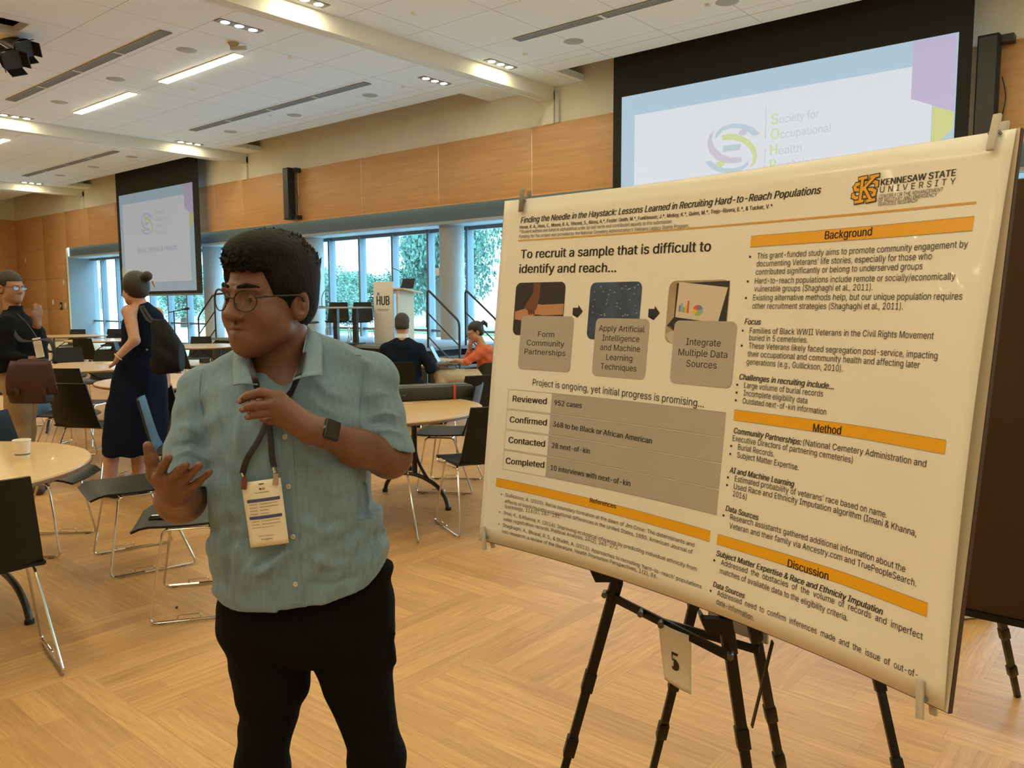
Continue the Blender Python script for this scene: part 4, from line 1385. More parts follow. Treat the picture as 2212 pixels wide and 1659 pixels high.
# clothes-peg clips
M_clip = mat('clip_grey', (.50, .47, .42), .45)
def clip(s, t, ang, label, m):
    q = sheet(s, t)
    o = thing('paper_clip_peg', label, 'clip', W(*q), HEAD, 'pegs holding the poster')
    e1 = sheet(s + .01, t) - q; e1.normalize()
    dn = sheet(s, t + .01) - q; dn.normalize()
    nn = e1.cross(dn).normalized()
    if nn.y > 0:
        nn = -nn
    ca, sa = math.cos(ang), math.sin(ang)
    ax = dn * ca + e1 * sa
    side = e1 * ca - dn * sa
    M3 = Matrix((side, ax, nn)).transposed()
    MB().box(nn * .008 , (.013, .062, .007), M3 @ Euler((.06, 0, 0)).to_matrix(), bev=.002).build('jaw', m, o)
    MB().box(nn * -.024, (.013, .062, .007), M3 @ Euler((-.06, 0, 0)).to_matrix(), bev=.002).build('jaw', m, o)
    MB().tube([nn * .008 + side * .007, nn * -.024 + side * .007], .0028).tube([nn * .008 - side * .007, nn * -.024 - side * .007], .0028).build('spring', M_alu, o)
clip(unsheet(1131, 432)[0], .004, .05, 'dark metal peg at the upper left corner of the poster', mat('clip_dark', (.20, .17, .13), .4, metal=.6))
clip(unsheet(2153, 284)[0], .004, .0, 'grey peg at the upper right corner of the poster', M_clip)
clip(.022, PH - .008, .25, 'grey peg at the lower left corner of the poster', M_clip)
clip(unsheet(1993, 1521)[0], PH - .004, .12, 'grey peg at the lower right corner of the poster', M_clip)

# easel: A-frame of black telescopic steel legs
M_easel = mat('easel_black', (.004, .0038, .0036), .42, spec=.3)
ea = thing('display_easel', 'black folding steel easel carrying the research poster and the number card', 'easel', (0, 0, 0), HEAD)
def leg(mb_name, P, Q, secs, parent, w=.028, dpt=.022, ref=(0, 1, 0)):
    """telescopic square leg from P (top) to Q (foot); secs = fractions where each wider sleeve starts"""
    P, Q = Vector(P), Vector(Q)
    d_ = (Q - P); L = d_.length
    q = d_.to_track_quat('Z', 'Y')
    u = Vector(ref); t_ = d_.normalized(); u = (u - t_ * u.dot(t_)).normalized(); v_ = t_.cross(u)
    M3 = Matrix((v_, u, t_)).transposed()
    mb = MB()
    cuts = [0] + list(secs) + [1]
    for i in range(len(cuts) - 1):
        a, b = P + d_ * cuts[i], P + d_ * min(1, cuts[i + 1] + .015)
        k = 1 - .10 * (len(cuts) - 2 - i) if False else 1 - .09 * i
        mb.box((a + b) / 2, (w * k, dpt * k, (b - a).length), M3, bev=.0015)
    o = mb.build(mb_name, M_easel, parent)
    for c in secs:
        MB().box(P + d_ * (c - .005), (w * 1.10, dpt * 1.10, .06), M3, bev=.002).build('sleeve', M_easel, o)
    return o
def A3(x, y, d):
    return at_depth(x, y, d)
# front pair (poster side) and rear pair
FLt, FLb = A3(1338, 1235, 2.02), A3(1225, 1640, 2.12)
v_ = (FLb - FLt); FLf = FLt + v_ * ((0 - FLt.z) / v_.z)
FRt, FRb = A3(1568, 1345, 1.76), A3(1612, 1650, 1.84)
v_ = (FRb - FRt); FRf = FRt + v_ * ((0 - FRt.z) / v_.z)
for tp, ft, hs in ((FLt, FLf, .33), (FRt, FRf, .78)):
    leg('leg', tp + (tp - ft).normalized() * .03, ft, (.10, .42, .66), ea)
    # the upper mast runs on behind the board
    leg('mast', Vector(sheet(.56 + (.06 if hs > .5 else -.06), .02, -.05, False)), tp + Vector((.03, .035, .0)), (.5,), ea, .024, .018)
RLa, RLb = A3(1500, 1300, 2.20), A3(1412, 1655, 2.42)
v_ = RLb - RLa; RLf = RLa + v_ * (-RLa.z / v_.z)
RRa, RRb = A3(1632, 1370, 2.00), A3(1685, 1650, 2.22)
v_ = RRb - RRa; RRf = RRa + v_ * (-RRa.z / v_.z)
for a, f, k in ((RLa, RLf, -.05), (RRa, RRf, .05)):
    leg('rear_leg', a + (a - f).normalized() * .10, f, (.12, .5, .75), ea)
    leg('rear_mast', Vector(sheet(.57 + k, .04, -.10, False)), a + (a - f).normalized() * .08, (.5,), ea, .024, .018)
def bar3(mb_name, P, Q, w, h):
    P, Q = Vector(P), Vector(Q)
    t_ = (Q - P).normalized(); u = (UP - t_ * UP.dot(t_)).normalized(); n_ = t_.cross(u)
    return MB().box((P + Q) / 2, ((Q - P).length, h, w), Matrix((t_, u, n_)).transposed(), bev=.0015).build(mb_name, M_easel, ea)
bar3('cross_bar', A3(1320, 1288, 2.03), A3(1580, 1420, 1.76), .008, .022)
bar3('rear_cross_bar', A3(1420, 1340, 2.18), A3(1640, 1405, 2.00), .008, .022)
bar3('strut', A3(1669, 1385, 1.95), A3(1624, 1570, 2.05), .004, .012)
M_bolt = mat('bolt_steel', (.10, .10, .10), .3, metal=.8)
for p in ((1306, 1281, 2.02), (1383, 1322, 1.945), (1427, 1345, 1.90), (1576, 1413, 1.745)):
    q = A3(*p)
    MB().cyl(q + Vector((-.003, -.018, 0)), q + Vector((.003, .006, 0)), .0075, n=14).build('bolt', M_bolt, ea)
for p, d_ in (((1304, 1233), 2.0), ((1548, 1343), 1.745)):
    q = A3(*p, d_)
    # hook tray the board rests on
    hk = MB()
    pts = [(-.034, .0), (-.040, .018), (-.034, .024), (-.030, .012), (.03, .006), (.03, -.026), (-.022, -.026)]
    hk.prism(pts, -.012, .012, Matrix.Translation(q) @ Matrix.Rotation(-.0, 4, 'Z') @ Matrix.Rotation(PI / 2, 4, 'X'))
    hk.build('board_hook', M_easel, ea)
# number card
nc_ = thing('number_card', 'white paper card printed with the number 5 hanging on the easel bar', 'sign', (0, 0, 0), HEAD)
cq = [A3(1422, 1342, 1.895), A3(1493.5, 1374, 1.84), A3(1493, 1500.5, 1.84), A3(1433, 1470, 1.89)]
def cardp(u, v, o_=0.0):
    p = (cq[0] * (1 - u) + cq[1] * u) * (1 - v) + (cq[3] * (1 - u) + cq[2] * u) * v
    bend = .006 * math.sin(PI * u) * (1 - v * .3) - .008 * v * v * (1 - u)
    return p + Vector((-.55, -.83, 0)) * (bend + o_)
MB().grid([[cardp(i / 10, j / 14) for i in range(11)] for j in range(14, -1, -1)], .0006).build('card', mat('card_paper', (.66, .62, .56), .6), nc_, smooth=True)
five = [(.18, .02), (.86, .02), (.93, .0), (.80, .16), (.30, .16), (.26, .40), (.45, .37), (.70, .40), (.90, .52), (.95, .68), (.88, .84), (.68, .96), (.42, 1.0), (.18, .97), (.08, .90), (.10, .82), (.20, .80), (.28, .86), (.38, .93), (.52, .92), (.66, .85), (.72, .70), (.68, .55), (.52, .46), (.36, .46), (.18, .50)]
bm = bmesh.new()
vs = [bm.verts.new((.34 + .30 * x, .39 + .32 * y, 0)) for x, y in five]
f = bm.faces.new(vs); bmesh.ops.triangulate(bm, faces=[f]); bm.verts.index_update()
mm = MB(); mm.add([cardp(v.co.x, v.co.y, .0012) for v in bm.verts], [[v.index for v in f.verts] for f in bm.faces]); bm.free()
mm.build('numeral', INK, nc_, smooth=False)

# the other poster on the far side of the easel: only its grey lower corner shows
op = thing('grey_poster', 'grey lower corner of a poster on the far side of the easel', 'poster', (0, 0, 0), HEAD)
a = A3(1663, 1394, 1.98)
MB().box(a + Vector((-.062, .075, .28)), (.18, .006, .56), Euler((0, 0, -.86)).to_matrix()).build('sheet', mat('grey_print', (.35, .35, .38), .6), op)
# bare brown board on the next easel
bo = thing('brown_board', 'bare dark brown display board on the next easel at the right edge', 'board', (0, 0, 0), HEAD)
c0 = A3(2140, 1320.7, 2.35)
u_ = Vector((.77, -.64, 0)); n_ = Vector((-.64, -.77, 0))
M3 = Matrix((u_, Vector((0, 0, 1)).cross(u_) * 1, Vector((0, 0, 1)))).transposed()
MB().box(c0 + u_ * .25 + Vector((0, 0, .63)), (.95, .012, 1.27), M3, bev=.002).build('panel', mat('brown_board', (.050, .024, .007), .85, var=.08, scale=200), bo)
e2 = thing('display_easel', 'black steel easel behind the bare brown board', 'easel', (0, 0, 0), HEAD)
top2 = c0 + u_ * .25 - n_ * .05 + Vector((0, 0, 1.2))
foot = A3(2198, 1505, 2.946)
mid = A3(2160, 1325, 2.70)
v_ = mid - foot; leg('rear_leg', foot + v_.normalized() * 1.2, foot, (.45, .65, .85), e2)
fa, fb = A3(1900, 1478, 2.30), A3(1938, 1650, 2.25)
v_ = fb - fa; ff = fa + v_ * (-fa.z / v_.z)
leg('leg', fa - v_.normalized() * 1.0, ff, (.55, .72, .9), e2)
leg('leg', c0 + u_ * .55 - n_ * .03 + Vector((0, 0, 1.2)), c0 + u_ * .75 + n_ * .1 - Vector((0, 0, c0.z)), (.5, .7), e2)
bar3b = MB().box(c0 + u_ * .25 + Vector((0, 0, -.015)), (.7, .03, .02), M3).build('ledge', M_easel, e2)
# ================================================================ OUTSIDE THE WINDOWS
gm = mat('outside_paving', (.45, .45, .44), .9, var=.08, scale=.7)
og = MB().box((-20, 60, -.2), (160, 91, .3)).build('ground', gm)
struct(og)
lawn = struct(MB().box((-6, 45, -.02), (60, 36, .08)).build('lawn', mat('lawn_green', (.16, .26, .10), .9, var=.3, scale=2)))
def brick_mat():
    m = bpy.data.materials.new('pale_brick'); m.use_nodes = True
    nt = m.node_tree; tc = nt.nodes.new('ShaderNodeTexCoord'); mp = nt.nodes.new('ShaderNodeMapping')
    mp.inputs['Rotation'].default_value = (PI / 2, 0, 0)
    br = nt.nodes.new('ShaderNodeTexBrick'); br.inputs['Scale'].default_value = 3.2
    br.inputs['Color1'].default_value = (.46, .37, .31, 1); br.inputs['Color2'].default_value = (.58, .49, .42, 1); br.inputs['Mortar'].default_value = (.62, .6, .56, 1)
    nt.links.new(tc.outputs['Object'], mp.inputs[0]); nt.links.new(mp.outputs[0], br.inputs['Vector']); nt.links.new(br.outputs['Color'], nt.nodes['Principled BSDF'].inputs['Base Color'])
    return m
M_brick = brick_mat()
M_stone = mat('pale_stone', (.66, .64, .60), .8)
M_pane = mat('dark_pane', (.05, .07, .09), .15)
def building(X, Y, w, d, h, lab, nf=3):
    o = thing('brick_building', lab, 'building', (X, Y, -.05))
    MB().box((0, 0, h / 2), (w, d, h)).build('wall', M_brick, o)
    MB().box((0, 0, h + .15), (w + .5, d + .5, .4)).build('cornice', M_stone, o)
    for f in range(nf):
        z = 1.9 + f * (h / nf)
        MB().box((0, -d / 2 - .05, z - 1.35), (w + .1, .14, .28)).build('stone_band', M_stone, o)
        for k in range(int(w // 3.4)):
            x = -w / 2 + 1.8 + k * 3.4
            fr = MB().box((x, -d / 2 - .03, z), (1.5, .12, 2.0)).build('window', M_stone, o)
            MB().box((x, -d / 2 - .07, z), (1.26, .08, 1.76)).box((x, -d / 2 - .1, z), (.07, .08, 1.76)).build('pane', M_pane, fr)
    return o
building(-66, 36, 40, 12, 11.5, 'pale brick building with stone window frames seen through the left windows')
building(-52.0, 54, 6.5, 9, 7.5, 'smaller brick building seen low behind the far projection screen', 2)
M_bark = mat('bark', (.09, .06, .04), .9)
M_leafs = [mat('leaf_%s' % n, c, .65, var=.45, scale=3) for n, c in (('light', (.13, .225, .165)), ('mid', (.085, .165, .125)), ('dark', (.06, .14, .10)))]
def crown_mesh(seed, n, rx, rz, kind):
    rnd = random.Random(seed)
    vs, fs = [], []
    blobs = [(rnd.uniform(-.55, .55) * rx, rnd.uniform(-.55, .55) * rx, rnd.uniform(-.7, .75) * rz, rnd.uniform(.28, .5)) for _ in range(16)]
    for i in range(n):
        bx, by, bz, br = blobs[rnd.randrange(16)]
        v = Vector((rnd.gauss(0, 1), rnd.gauss(0, 1), rnd.gauss(0, 1))).normalized() * (rnd.random() ** .4)
        taper = 1.0
        p = Vector((bx + v.x * br * rx, by + v.y * br * rx, bz + v.z * br * rz))
        if kind == 'cone':
            taper = max(.06, .5 - .5 * p.z / (rz * 1.1)); p.x *= taper * 1.5; p.y *= taper * 1.5
        s = rnd.uniform(.04, .11)
        q = Euler((rnd.uniform(0, 6), rnd.uniform(0, 6), rnd.uniform(0, 6))).to_matrix()
        k = len(vs)
        for a, b in ((-1, -.4), (.2, -.6), (1, .1), (-.1, .6)):
            vs.append(p + q @ Vector((a * s, b * s, 0)))
        fs.append((k, k + 1, k + 2, k + 3))
    me = bpy.data.meshes.new('crown'); me.from_pydata([tuple(v) for v in vs], [], fs)
    return me
crowns = [crown_mesh(1, 20000, 3.2, 3.2, 'round'), crown_mesh(2, 20000, 2.6, 4.6, 'cone')]
def tree(X, Y, h, kind, m, lab, k=1.0):
    o = thing('tree', lab, 'tree', (X, Y, -.05), X, 'trees outside the windows')
    me = crowns[kind].copy(); me.materials.append(M_leafs[m])
    c = bpy.data.objects.new('crown', me); COL.objects.link(c); c.parent = o
    cz = 3.2 if kind == 0 else 4.6
    c.scale = (k, k, h / (2.2 * cz)); c.location = (0, 0, h * .55)
    MB().cyl((0, 0, 0), (0, 0, h * .6), .24, .12, 10).build('trunk', M_bark, o)
for a in ((-48.5, 25.5, 4.4, 0, 0, 'pale green tree beside the brick building, far left window'),
          (-40.0, 24.0, 3.0, 0, 0, 'low pale tree just left of the head of the presenter', .7),
          (-37.2, 26.5, 3.1, 0, 0, 'low pale tree in the first pane right of the head of the presenter', .8),
          (-36.6, 31.5, 3.3, 0, 1, 'low mid green tree in the second pane right of the head', .9),
          (-33.6, 25.5, 3.1, 0, 0, 'low bushy tree left of the lectern plate', .75),
          (-30.2, 22.6, 3.2, 0, 0, 'bushy tree directly behind the lectern', .7),
          (-33.8, 32.5, 9.5, 1, 2, 'tall tapering tree above the lectern top', .9),
          (-29.6, 28.8, 10.5, 0, 1, 'tall tree filling the pane right of the lectern', .95),
          (-25.4, 24.8, 9.5, 0, 1, 'tall dense tree behind the right stage rails', .85),
          (-24.6, 31.5, 12, 1, 2, 'tallest dark tree behind the round column', 1.1),
          (-19.6, 24.5, 9.0, 0, 2, 'dark tree in the pane beside the poster edge', .85),
          (-13.6, 27, 10, 0, 1, 'tree outside behind the middle of the poster', 1.0),
          (-6, 26, 9, 0, 1, 'tree outside behind the large screen', 1.0),
          (2, 27, 9, 0, 2, 'tree outside at the far right windows', 1.0)):
    tree(*a)
# ================================================================ SCULPTING FIELD for people (bodies, hair, clothes as continuous surfaces)
class Field:
    def __init__(s, lo, hi, h):
        s.lo = np.array(lo, float); s.h = h
        s.n = np.ceil((np.array(hi, float) - s.lo) / h).astype(int) + 1
        s.F = np.full(s.n, .2, np.float32)
        s.ax = [(s.lo[i] + h * np.arange(s.n[i])).astype(np.float32) for i in range(3)]
    def _blk(s, lo, hi, pad):
        sl = []
        for i in range(3):
            a = max(0, int((lo[i] - pad - s.lo[i]) / s.h)); b = min(s.n[i], int((hi[i] + pad - s.lo[i]) / s.h) + 2)
            if b <= a:
                return None
            sl.append(slice(a, b))
        return tuple(sl)
    def _xyz(s, sl):
        return s.ax[0][sl[0]][:, None, None], s.ax[1][sl[1]][None, :, None], s.ax[2][sl[2]][None, None, :]
    def _put(s, sl, d, k, op):
        A = s.F[sl]
        if op == 'add':
            if k > 0:
                q = np.maximum(k - np.abs(A - d), 0)
                s.F[sl] = np.minimum(A, d) - q * q * (.25 / k)
            else:
                s.F[sl] = np.minimum(A, d)
        else:
            d = -d
            if k > 0:
                q = np.maximum(k - np.abs(A - d), 0)
                s.F[sl] = np.maximum(A, d) + q * q * (.25 / k)
            else:
                s.F[sl] = np.maximum(A, d)
    def cone(s, a, b, ra, rb, k=.01, op='add', sq=None):
        """round cone; sq=(direction, factor) flattens the section along a direction"""
        a, b = np.array(a, float), np.array(b, float)
        R = max(ra, rb)
        sl = s._blk(np.minimum(a, b) - R, np.maximum(a, b) + R, k + 4 * s.h)
        if sl is None:
            return s
        X, Y, Z = s._xyz(sl)
        X, Y, Z = X - a[0], Y - a[1], Z - a[2]
        v = b - a
        L2 = max(v @ v, 1e-9)
        t = np.clip((X * v[0] + Y * v[1] + Z * v[2]) / L2, 0, 1)
        dx, dy, dz = X - t * v[0], Y - t * v[1], Z - t * v[2]
        if sq:
            n = np.array(sq[0], float); n /= np.linalg.norm(n)
            p = dx * n[0] + dy * n[1] + dz * n[2]
            e = p * (1 / sq[1] - 1)
            dx, dy, dz = dx + e * n[0], dy + e * n[1], dz + e * n[2]
        d = np.sqrt(dx * dx + dy * dy + dz * dz) - (ra + (rb - ra) * t)
        s._put(sl, d, k, op)
        return s
    def chain(s, pts, rs, k=.006, op='add', sq=None):
        for i in range(len(pts) - 1):
            s.cone(pts[i], pts[i + 1], rs[i], rs[i + 1], k, op, sq)
        return s
    def ell(s, c, r, M=None, k=.01, op='add'):
        """ellipsoid; M: 3x3 rows are its own axes"""
        c = np.array(c, float); r = np.array(r, float)
        R = r.max()
        sl = s._blk(c - R, c + R, k + 4 * s.h)
        if sl is None:
            return s
        X, Y, Z = s._xyz(sl)
        X, Y, Z = X - c[0], Y - c[1], Z - c[2]
        if M is not None:
            X, Y, Z = [X * m[0] + Y * m[1] + Z * m[2] for m in M]
        q = np.sqrt((X / r[0]) ** 2 + (Y / r[1]) ** 2 + (Z / r[2]) ** 2)
        g = np.sqrt((X / r[0] ** 2) ** 2 + (Y / r[1] ** 2) ** 2 + (Z / r[2] ** 2) ** 2) + 1e-6
        s._put(sl, np.maximum(q * (q - 1) / g, -.5), k, op)
        return s
    def loft(s, rows, k=.01, op='add', p=2.0, along=2):
        """stacked sections (z, cx, cy, a, b), superellipse power p"""
        rows = sorted(rows)
        Z = np.array([q[0] for q in rows])
        amax = max(max(q[3], q[4]) for q in rows)
        lo = [min(q[1] - q[3] for q in rows), min(q[2] - q[4] for q in rows), Z[0]]
        hi = [max(q[1] + q[3] for q in rows), max(q[2] + q[4] for q in rows), Z[-1]]
        sl = s._blk(lo, hi, k + 5 * s.h)
        if sl is None:
            return s
        X, Y, z = s._xyz(sl)
        zz = z.ravel()
        def sm(j):
            v = np.array([q[j] for q in rows], float)
            # monotone-ish cubic through the rows
            m = np.gradient(v, Z)
            i = np.clip(np.searchsorted(Z, zz) - 1, 0, len(Z) - 2)
            h = Z[i + 1] - Z[i]; t = np.clip((zz - Z[i]) / h, 0, 1)
            return ((2 * t ** 3 - 3 * t ** 2 + 1) * v[i] + (t ** 3 - 2 * t ** 2 + t) * h * m[i] + (-2 * t ** 3 + 3 * t ** 2) * v[i + 1] + (t ** 3 - t ** 2) * h * m[i + 1])[None, None, :].astype(np.float32)
        cx, cy, a, b = sm(1), sm(2), sm(3), sm(4)
        u, v = np.abs(X - cx) / a, np.abs(Y - cy) / b
        q = (u ** p + v ** p) ** (1 / p) if p != 2 else np.sqrt(u * u + v * v)
        d = (q - 1) * np.minimum(a, b)
        d = np.maximum(d, np.maximum(Z[0] - z, z - Z[-1]))
        s._put(sl, d, k, op)
        return s
    def half(s, c, n, k=0.0, box=None):
        """cut away everything on the side n points to (inside box=(lo,hi) when given)"""
        n = np.array(n, float); n /= np.linalg.norm(n)
        sl = s._blk(box[0], box[1], 0) if box else (slice(None),) * 3
        if sl is None:
            return s
        X, Y, Z = s._xyz(sl)
        d = (X - c[0]) * n[0] + (Y - c[1]) * n[1] + (Z - c[2]) * n[2]
        s._put(sl, -d, k, 'cut')
        return s
    def clip(s, f):
        X, Y, Z = s._xyz((slice(None),) * 3)
        s.F = np.maximum(s.F, f(X, Y, Z).astype(np.float32))
        return s
    def warp(s, f):
        """f(X,Y,Z) added to the field: folds, weave, hair"""
        X, Y, Z = s._xyz((slice(None),) * 3)
        near = np.abs(s.F) < .03
        s.F = np.where(near, s.F + f(X, Y, Z).astype(np.float32), s.F)
        return s
    def mesh(s, smooth=2):
        F = s.F
        F = np.pad(F, 1, constant_values=.2)
        o = s.lo - s.h
        I = F < 0
        nx, ny, nz = F.shape
        c = np.zeros((nx - 1, ny - 1, nz - 1), np.int8)
        for a in (0, 1):
            for b in (0, 1):
                for e in (0, 1):
                    c += I[a:nx - 1 + a, b:ny - 1 + b, e:nz - 1 + e]
        idx = np.argwhere((c > 0) & (c < 8))
        if not len(idx):
            return np.zeros((0, 3)), []
        P = np.zeros((len(idx), 3)); N = np.zeros(len(idx))
        cn = [(a, b, e) for a in (0, 1) for b in (0, 1) for e in (0, 1)]
        val = {q: F[idx[:, 0] + q[0], idx[:, 1] + q[1], idx[:, 2] + q[2]].astype(float) for q in cn}
        for q in cn:
            for ax in range(3):
                if q[ax] == 0:
                    r = list(q); r[ax] = 1; r = tuple(r)
                    f0, f1 = val[q], val[r]
                    m = (f0 < 0) != (f1 < 0)
                    t = np.where(m, f0 / np.where(m, f0 - f1, 1), 0)
                    p = np.zeros((len(idx), 3)) + np.array(q, float)
                    p[:, ax] += t
                    P[m] += p[m]; N[m] += 1
        P = (idx + P / N[:, None]) * s.h + o
        num = np.full(c.shape, -1, np.int64)
        num[idx[:, 0], idx[:, 1], idx[:, 2]] = np.arange(len(idx))
        Q = []
        for ax in range(3):
            b, e = [(1, 2), (2, 0), (0, 1)][ax]
            lo = [slice(1, n - 1) for n in F.shape]
            A = [slice(1, n - 1) for n in F.shape]; A[ax] = slice(0, F.shape[ax] - 1)
            B = list(A); B[ax] = slice(1, F.shape[ax])
            fa, fb = I[tuple(A)], I[tuple(B)]
            g = np.argwhere(fa != fb)
            off = np.array([1, 1, 1]); off[ax] = 0
            g0 = g + off
            fl = fa[g[:, 0], g[:, 1], g[:, 2]]
            vs = []
            for (db, de) in ((-1, -1), (0, -1), (0, 0), (-1, 0)):
                k = g0.copy(); k[:, b] += db; k[:, e] += de
                vs.append(num[k[:, 0], k[:, 1], k[:, 2]])
            q = np.stack(vs, 1)
            q[~fl] = q[~fl][:, ::-1]
            Q.append(q)
        Q = np.concatenate(Q)
        Q = Q[(Q >= 0).all(1)]
        for _ in range(smooth):
            S_ = np.zeros_like(P); n_ = np.zeros(len(P))
            for i in range(4):
                j = (i + 1) % 4
                np.add.at(S_, Q[:, i], P[Q[:, j]]); np.add.at(S_, Q[:, j], P[Q[:, i]])
                np.add.at(n_, Q[:, i], 1); np.add.at(n_, Q[:, j], 1)
            P = P * .5 + .5 * S_ / n_[:, None]
        return P, Q
    def build(s, name, material, parent=None, smooth=2, origin=(0, 0, 0)):
        P, Q = s.mesh(smooth)
        P = P - np.array(origin)
        me = bpy.data.meshes.new(name)
        me.vertices.add(len(P)); me.vertices.foreach_set('co', P.ravel())
        me.loops.add(Q.size); me.loops.foreach_set('vertex_index', Q.ravel().astype(np.int32))
        me.polygons.add(len(Q)); me.polygons.foreach_set('loop_start', np.arange(0, Q.size, 4, dtype=np.int32))
        try:
            me.polygons.foreach_set('loop_total', np.full(len(Q), 4, np.int32))
        except Exception:
            pass
        me.update(calc_edges=True); me.validate()
        me.polygons.foreach_set('use_smooth', [True] * len(me.polygons))
        me.materials.append(material)
        o = bpy.data.objects.new(name, me)
        COL.objects.link(o)
        if parent is not None:
            o.parent = parent
        return o
def frame3(f, tilt=0.0, roll=0.0):
    """head axes from facing direction (right/depth): returns L (own left), F (forward), U (up)"""
    F = Vector((f[0], f[1], 0)).normalized()
    L = Vector((0, 0, 1)).cross(F)
    U = Vector((0, 0, 1))
    R = Matrix.Rotation(tilt, 3, L)      # positive tilt looks down
    F, U = R @ F, R @ U
    R = Matrix.Rotation(roll, 3, F)
    return R @ L, F, R @ U

def head_field(fd, O, L, F, U, k=1.0, chubby=0.0, ears=True, zk=1.0):
    """face and skull on an existing field; O is the point between the ears"""
    O, L, F, U = Vector(O), Vector(L), Vector(F), Vector(U)
    def p(x, y, z):
        z = z if z > -.03 else -.03 + (z + .03) * zk
        return O + (L * x + F * y + U * z) * k
    M = [tuple(L), tuple(F), tuple(U)]
    E = lambda c, r, kk=.01, op='add', M_=M: fd.ell(p(*c), [q * k for q in r], M_, kk, op)
    C = lambda a, b, ra, rb, kk=.008, op='add': fd.cone(p(*a), p(*b), ra * k, rb * k, kk, op)
    E((0, -.018, .045), (.077, .098, .084))
    E((0, .030, -.020), (.066 + chubby, .066, .082), .02)
    E((0, .052, -.080), (.040 + chubby, .036, .030 + chubby * .3), .03)
    C((-.045 - chubby * .5, .02, -.066), (0, .066, -.094), .024, .020, .03)
    C((.045 + chubby * .5, .02, -.066), (0, .066, -.094), .024, .020, .03)
    for s in (-1, 1):
        E((s * (.041 + chubby * .3), .056, -.036), (.023 + chubby * .4, .025 + chubby * .3, .028), .02)
        C((s * .012, .092, .024), (s * .044, .076, .024), .009, .009, .012)          # brow
        E((s * .033, .096, .004), (.021, .016, .013), .012, 'cut')                    # eye socket
        E((s * .032, .0735, .004), (.0145, .0135, .0125), .003)                       # lidded eye
        E((s * .013, .098, -.032), (.0095, .011, .009), .006)                         # nostril wing
    C((0, .088, .016), (0, .110, -.026), .0085, .0125, .010)
    E((0, .112, -.028), (.0125, .0115, .0105), .006)
    C((-.019, .086, -.0585), (0, .0945, -.0555), .0055, .0075, .006)
    C((.019, .086, -.0585), (0, .0945, -.0555), .0055, .0075, .006)
    C((-.016, .085, -.0695), (.0, .0925, -.0715), .0065, .0090, .006)
    C((.016, .085, -.0695), (.0, .0925, -.0715), .0065, .0090, .006)
    C((-.024, .0885, -.0635), (0, .100, -.0630), .0016, .0026, .004, 'cut')
    C((.024, .0885, -.0635), (0, .100, -.0630), .0016, .0026, .004, 'cut')
    E((0, .070, -.096), (.020, .016, .014), .012)
    if ears:
        for s in (-1, 1):
            eL = (L * s * .9 + F * .30).normalized()
            eU = (U - F * .12).normalized(); eU = (eU - eL * eU.dot(eL)).normalized()
            eF = eU.cross(eL)
            Me = [tuple(eL), tuple(eF), tuple(eU)]
            c = (s * (.078 + chubby * .3), -.012, -.012)
            E(c, (.010, .021, .034), .006, 'add', Me)
            cc = Vector(p(*c)) + eL * .007 * k
            fd.ell(cc + eU * .004 * k, [.007 * k, .011 * k, .020 * k], Me, .005, 'cut')
            fd.ell(Vector(p(*c)) + eL * .003 * k + eF * (.004 * k), [.005 * k, .005 * k, .009 * k], Me, .004)
    return p


from mathutils.bvhtree import BVHTree
def bvh_of(obj):
    me = obj.data
    return BVHTree.FromPolygons([v.co for v in me.vertices], [tuple(p.vertices) for p in me.polygons])
def hit(bvh, base, px, py, lift=0.0):
    """where the sight line through a measured picture point meets a garment, lifted off it; in the garment's own frame"""
    v = ray(px, py)
    d = Vector((v.dot(RT), v.dot(FH), v.z)).normalized()
    o = Vector((0, 0, EYE)) - Vector(base)
    p, n, i, t = bvh.ray_cast(o, d)
    if p is None:
        p, n, i, t = bvh.find_nearest(o + d * 1.75)
    if n.dot(d) > 0:
        n = -n
    return p + n * lift, n
# ================================================================ THE PRESENTER
M_skin = mat('skin_brown', (.15, .066, .046), .48, var=.10, scale=40, bump=.06, bscale=180, sss=.06)
M_hair = mat('hair_black', (.004, .0045, .006), .7, spec=.2, bump=.8, bscale=260, stretch=(1, 1, .35))
M_shirt = mat('chambray', (.155, .25, .36), .92, var=.10, scale=130, stretch=(1, 1, .10), bump=.22, bscale=500, sheen=.1)
M_pants = mat('black_trousers', (.005, .0048, .0045), .95, spec=.1, bump=.2, bscale=200)
M_strap = mat('lanyard_navy', (.010, .012, .022), .6)
PB = Vector((-.45, 1.76, 0))
man = thing('person', 'man in a light blue short-sleeved shirt, glasses and conference badge, gesturing beside the poster', 'person', W(PB.x, PB.y), HEAD)
def m_(x, y, d):
    return at_depth(x, y, d)
HO = m_(579, 645.7, 1.70)
HL, HF, HU = frame3((-math.sin(math.radians(27)), -math.cos(math.radians(27))), .046, -.035)
HK, ZK = .96, .94
def hp(x, y, z):
    z = z if z > -.03 else -.03 + (z + .03) * ZK
    return HO + (HL * x + HF * y + HU * z) * HK
fd = Field((-.80, 1.36, .98), (-.17, 1.97, 1.66), .0027)
head_field(fd, HO, HL, HF, HU, HK, .003, True, ZK)
NB = m_(608, 800, 1.75)
fd.cone(hp(0, -.022, -.05), NB, .060, .070, .02)
fd.ell(m_(612, 862, 1.735), (.115, .075, .075), None, .03)
for p, q in (((440, 856, 1.78), .04), ((796, 832, 1.79), .04)):
    fd.cone(NB + Vector((0, .02, -.04)), m_(*p), .05, q, .02)
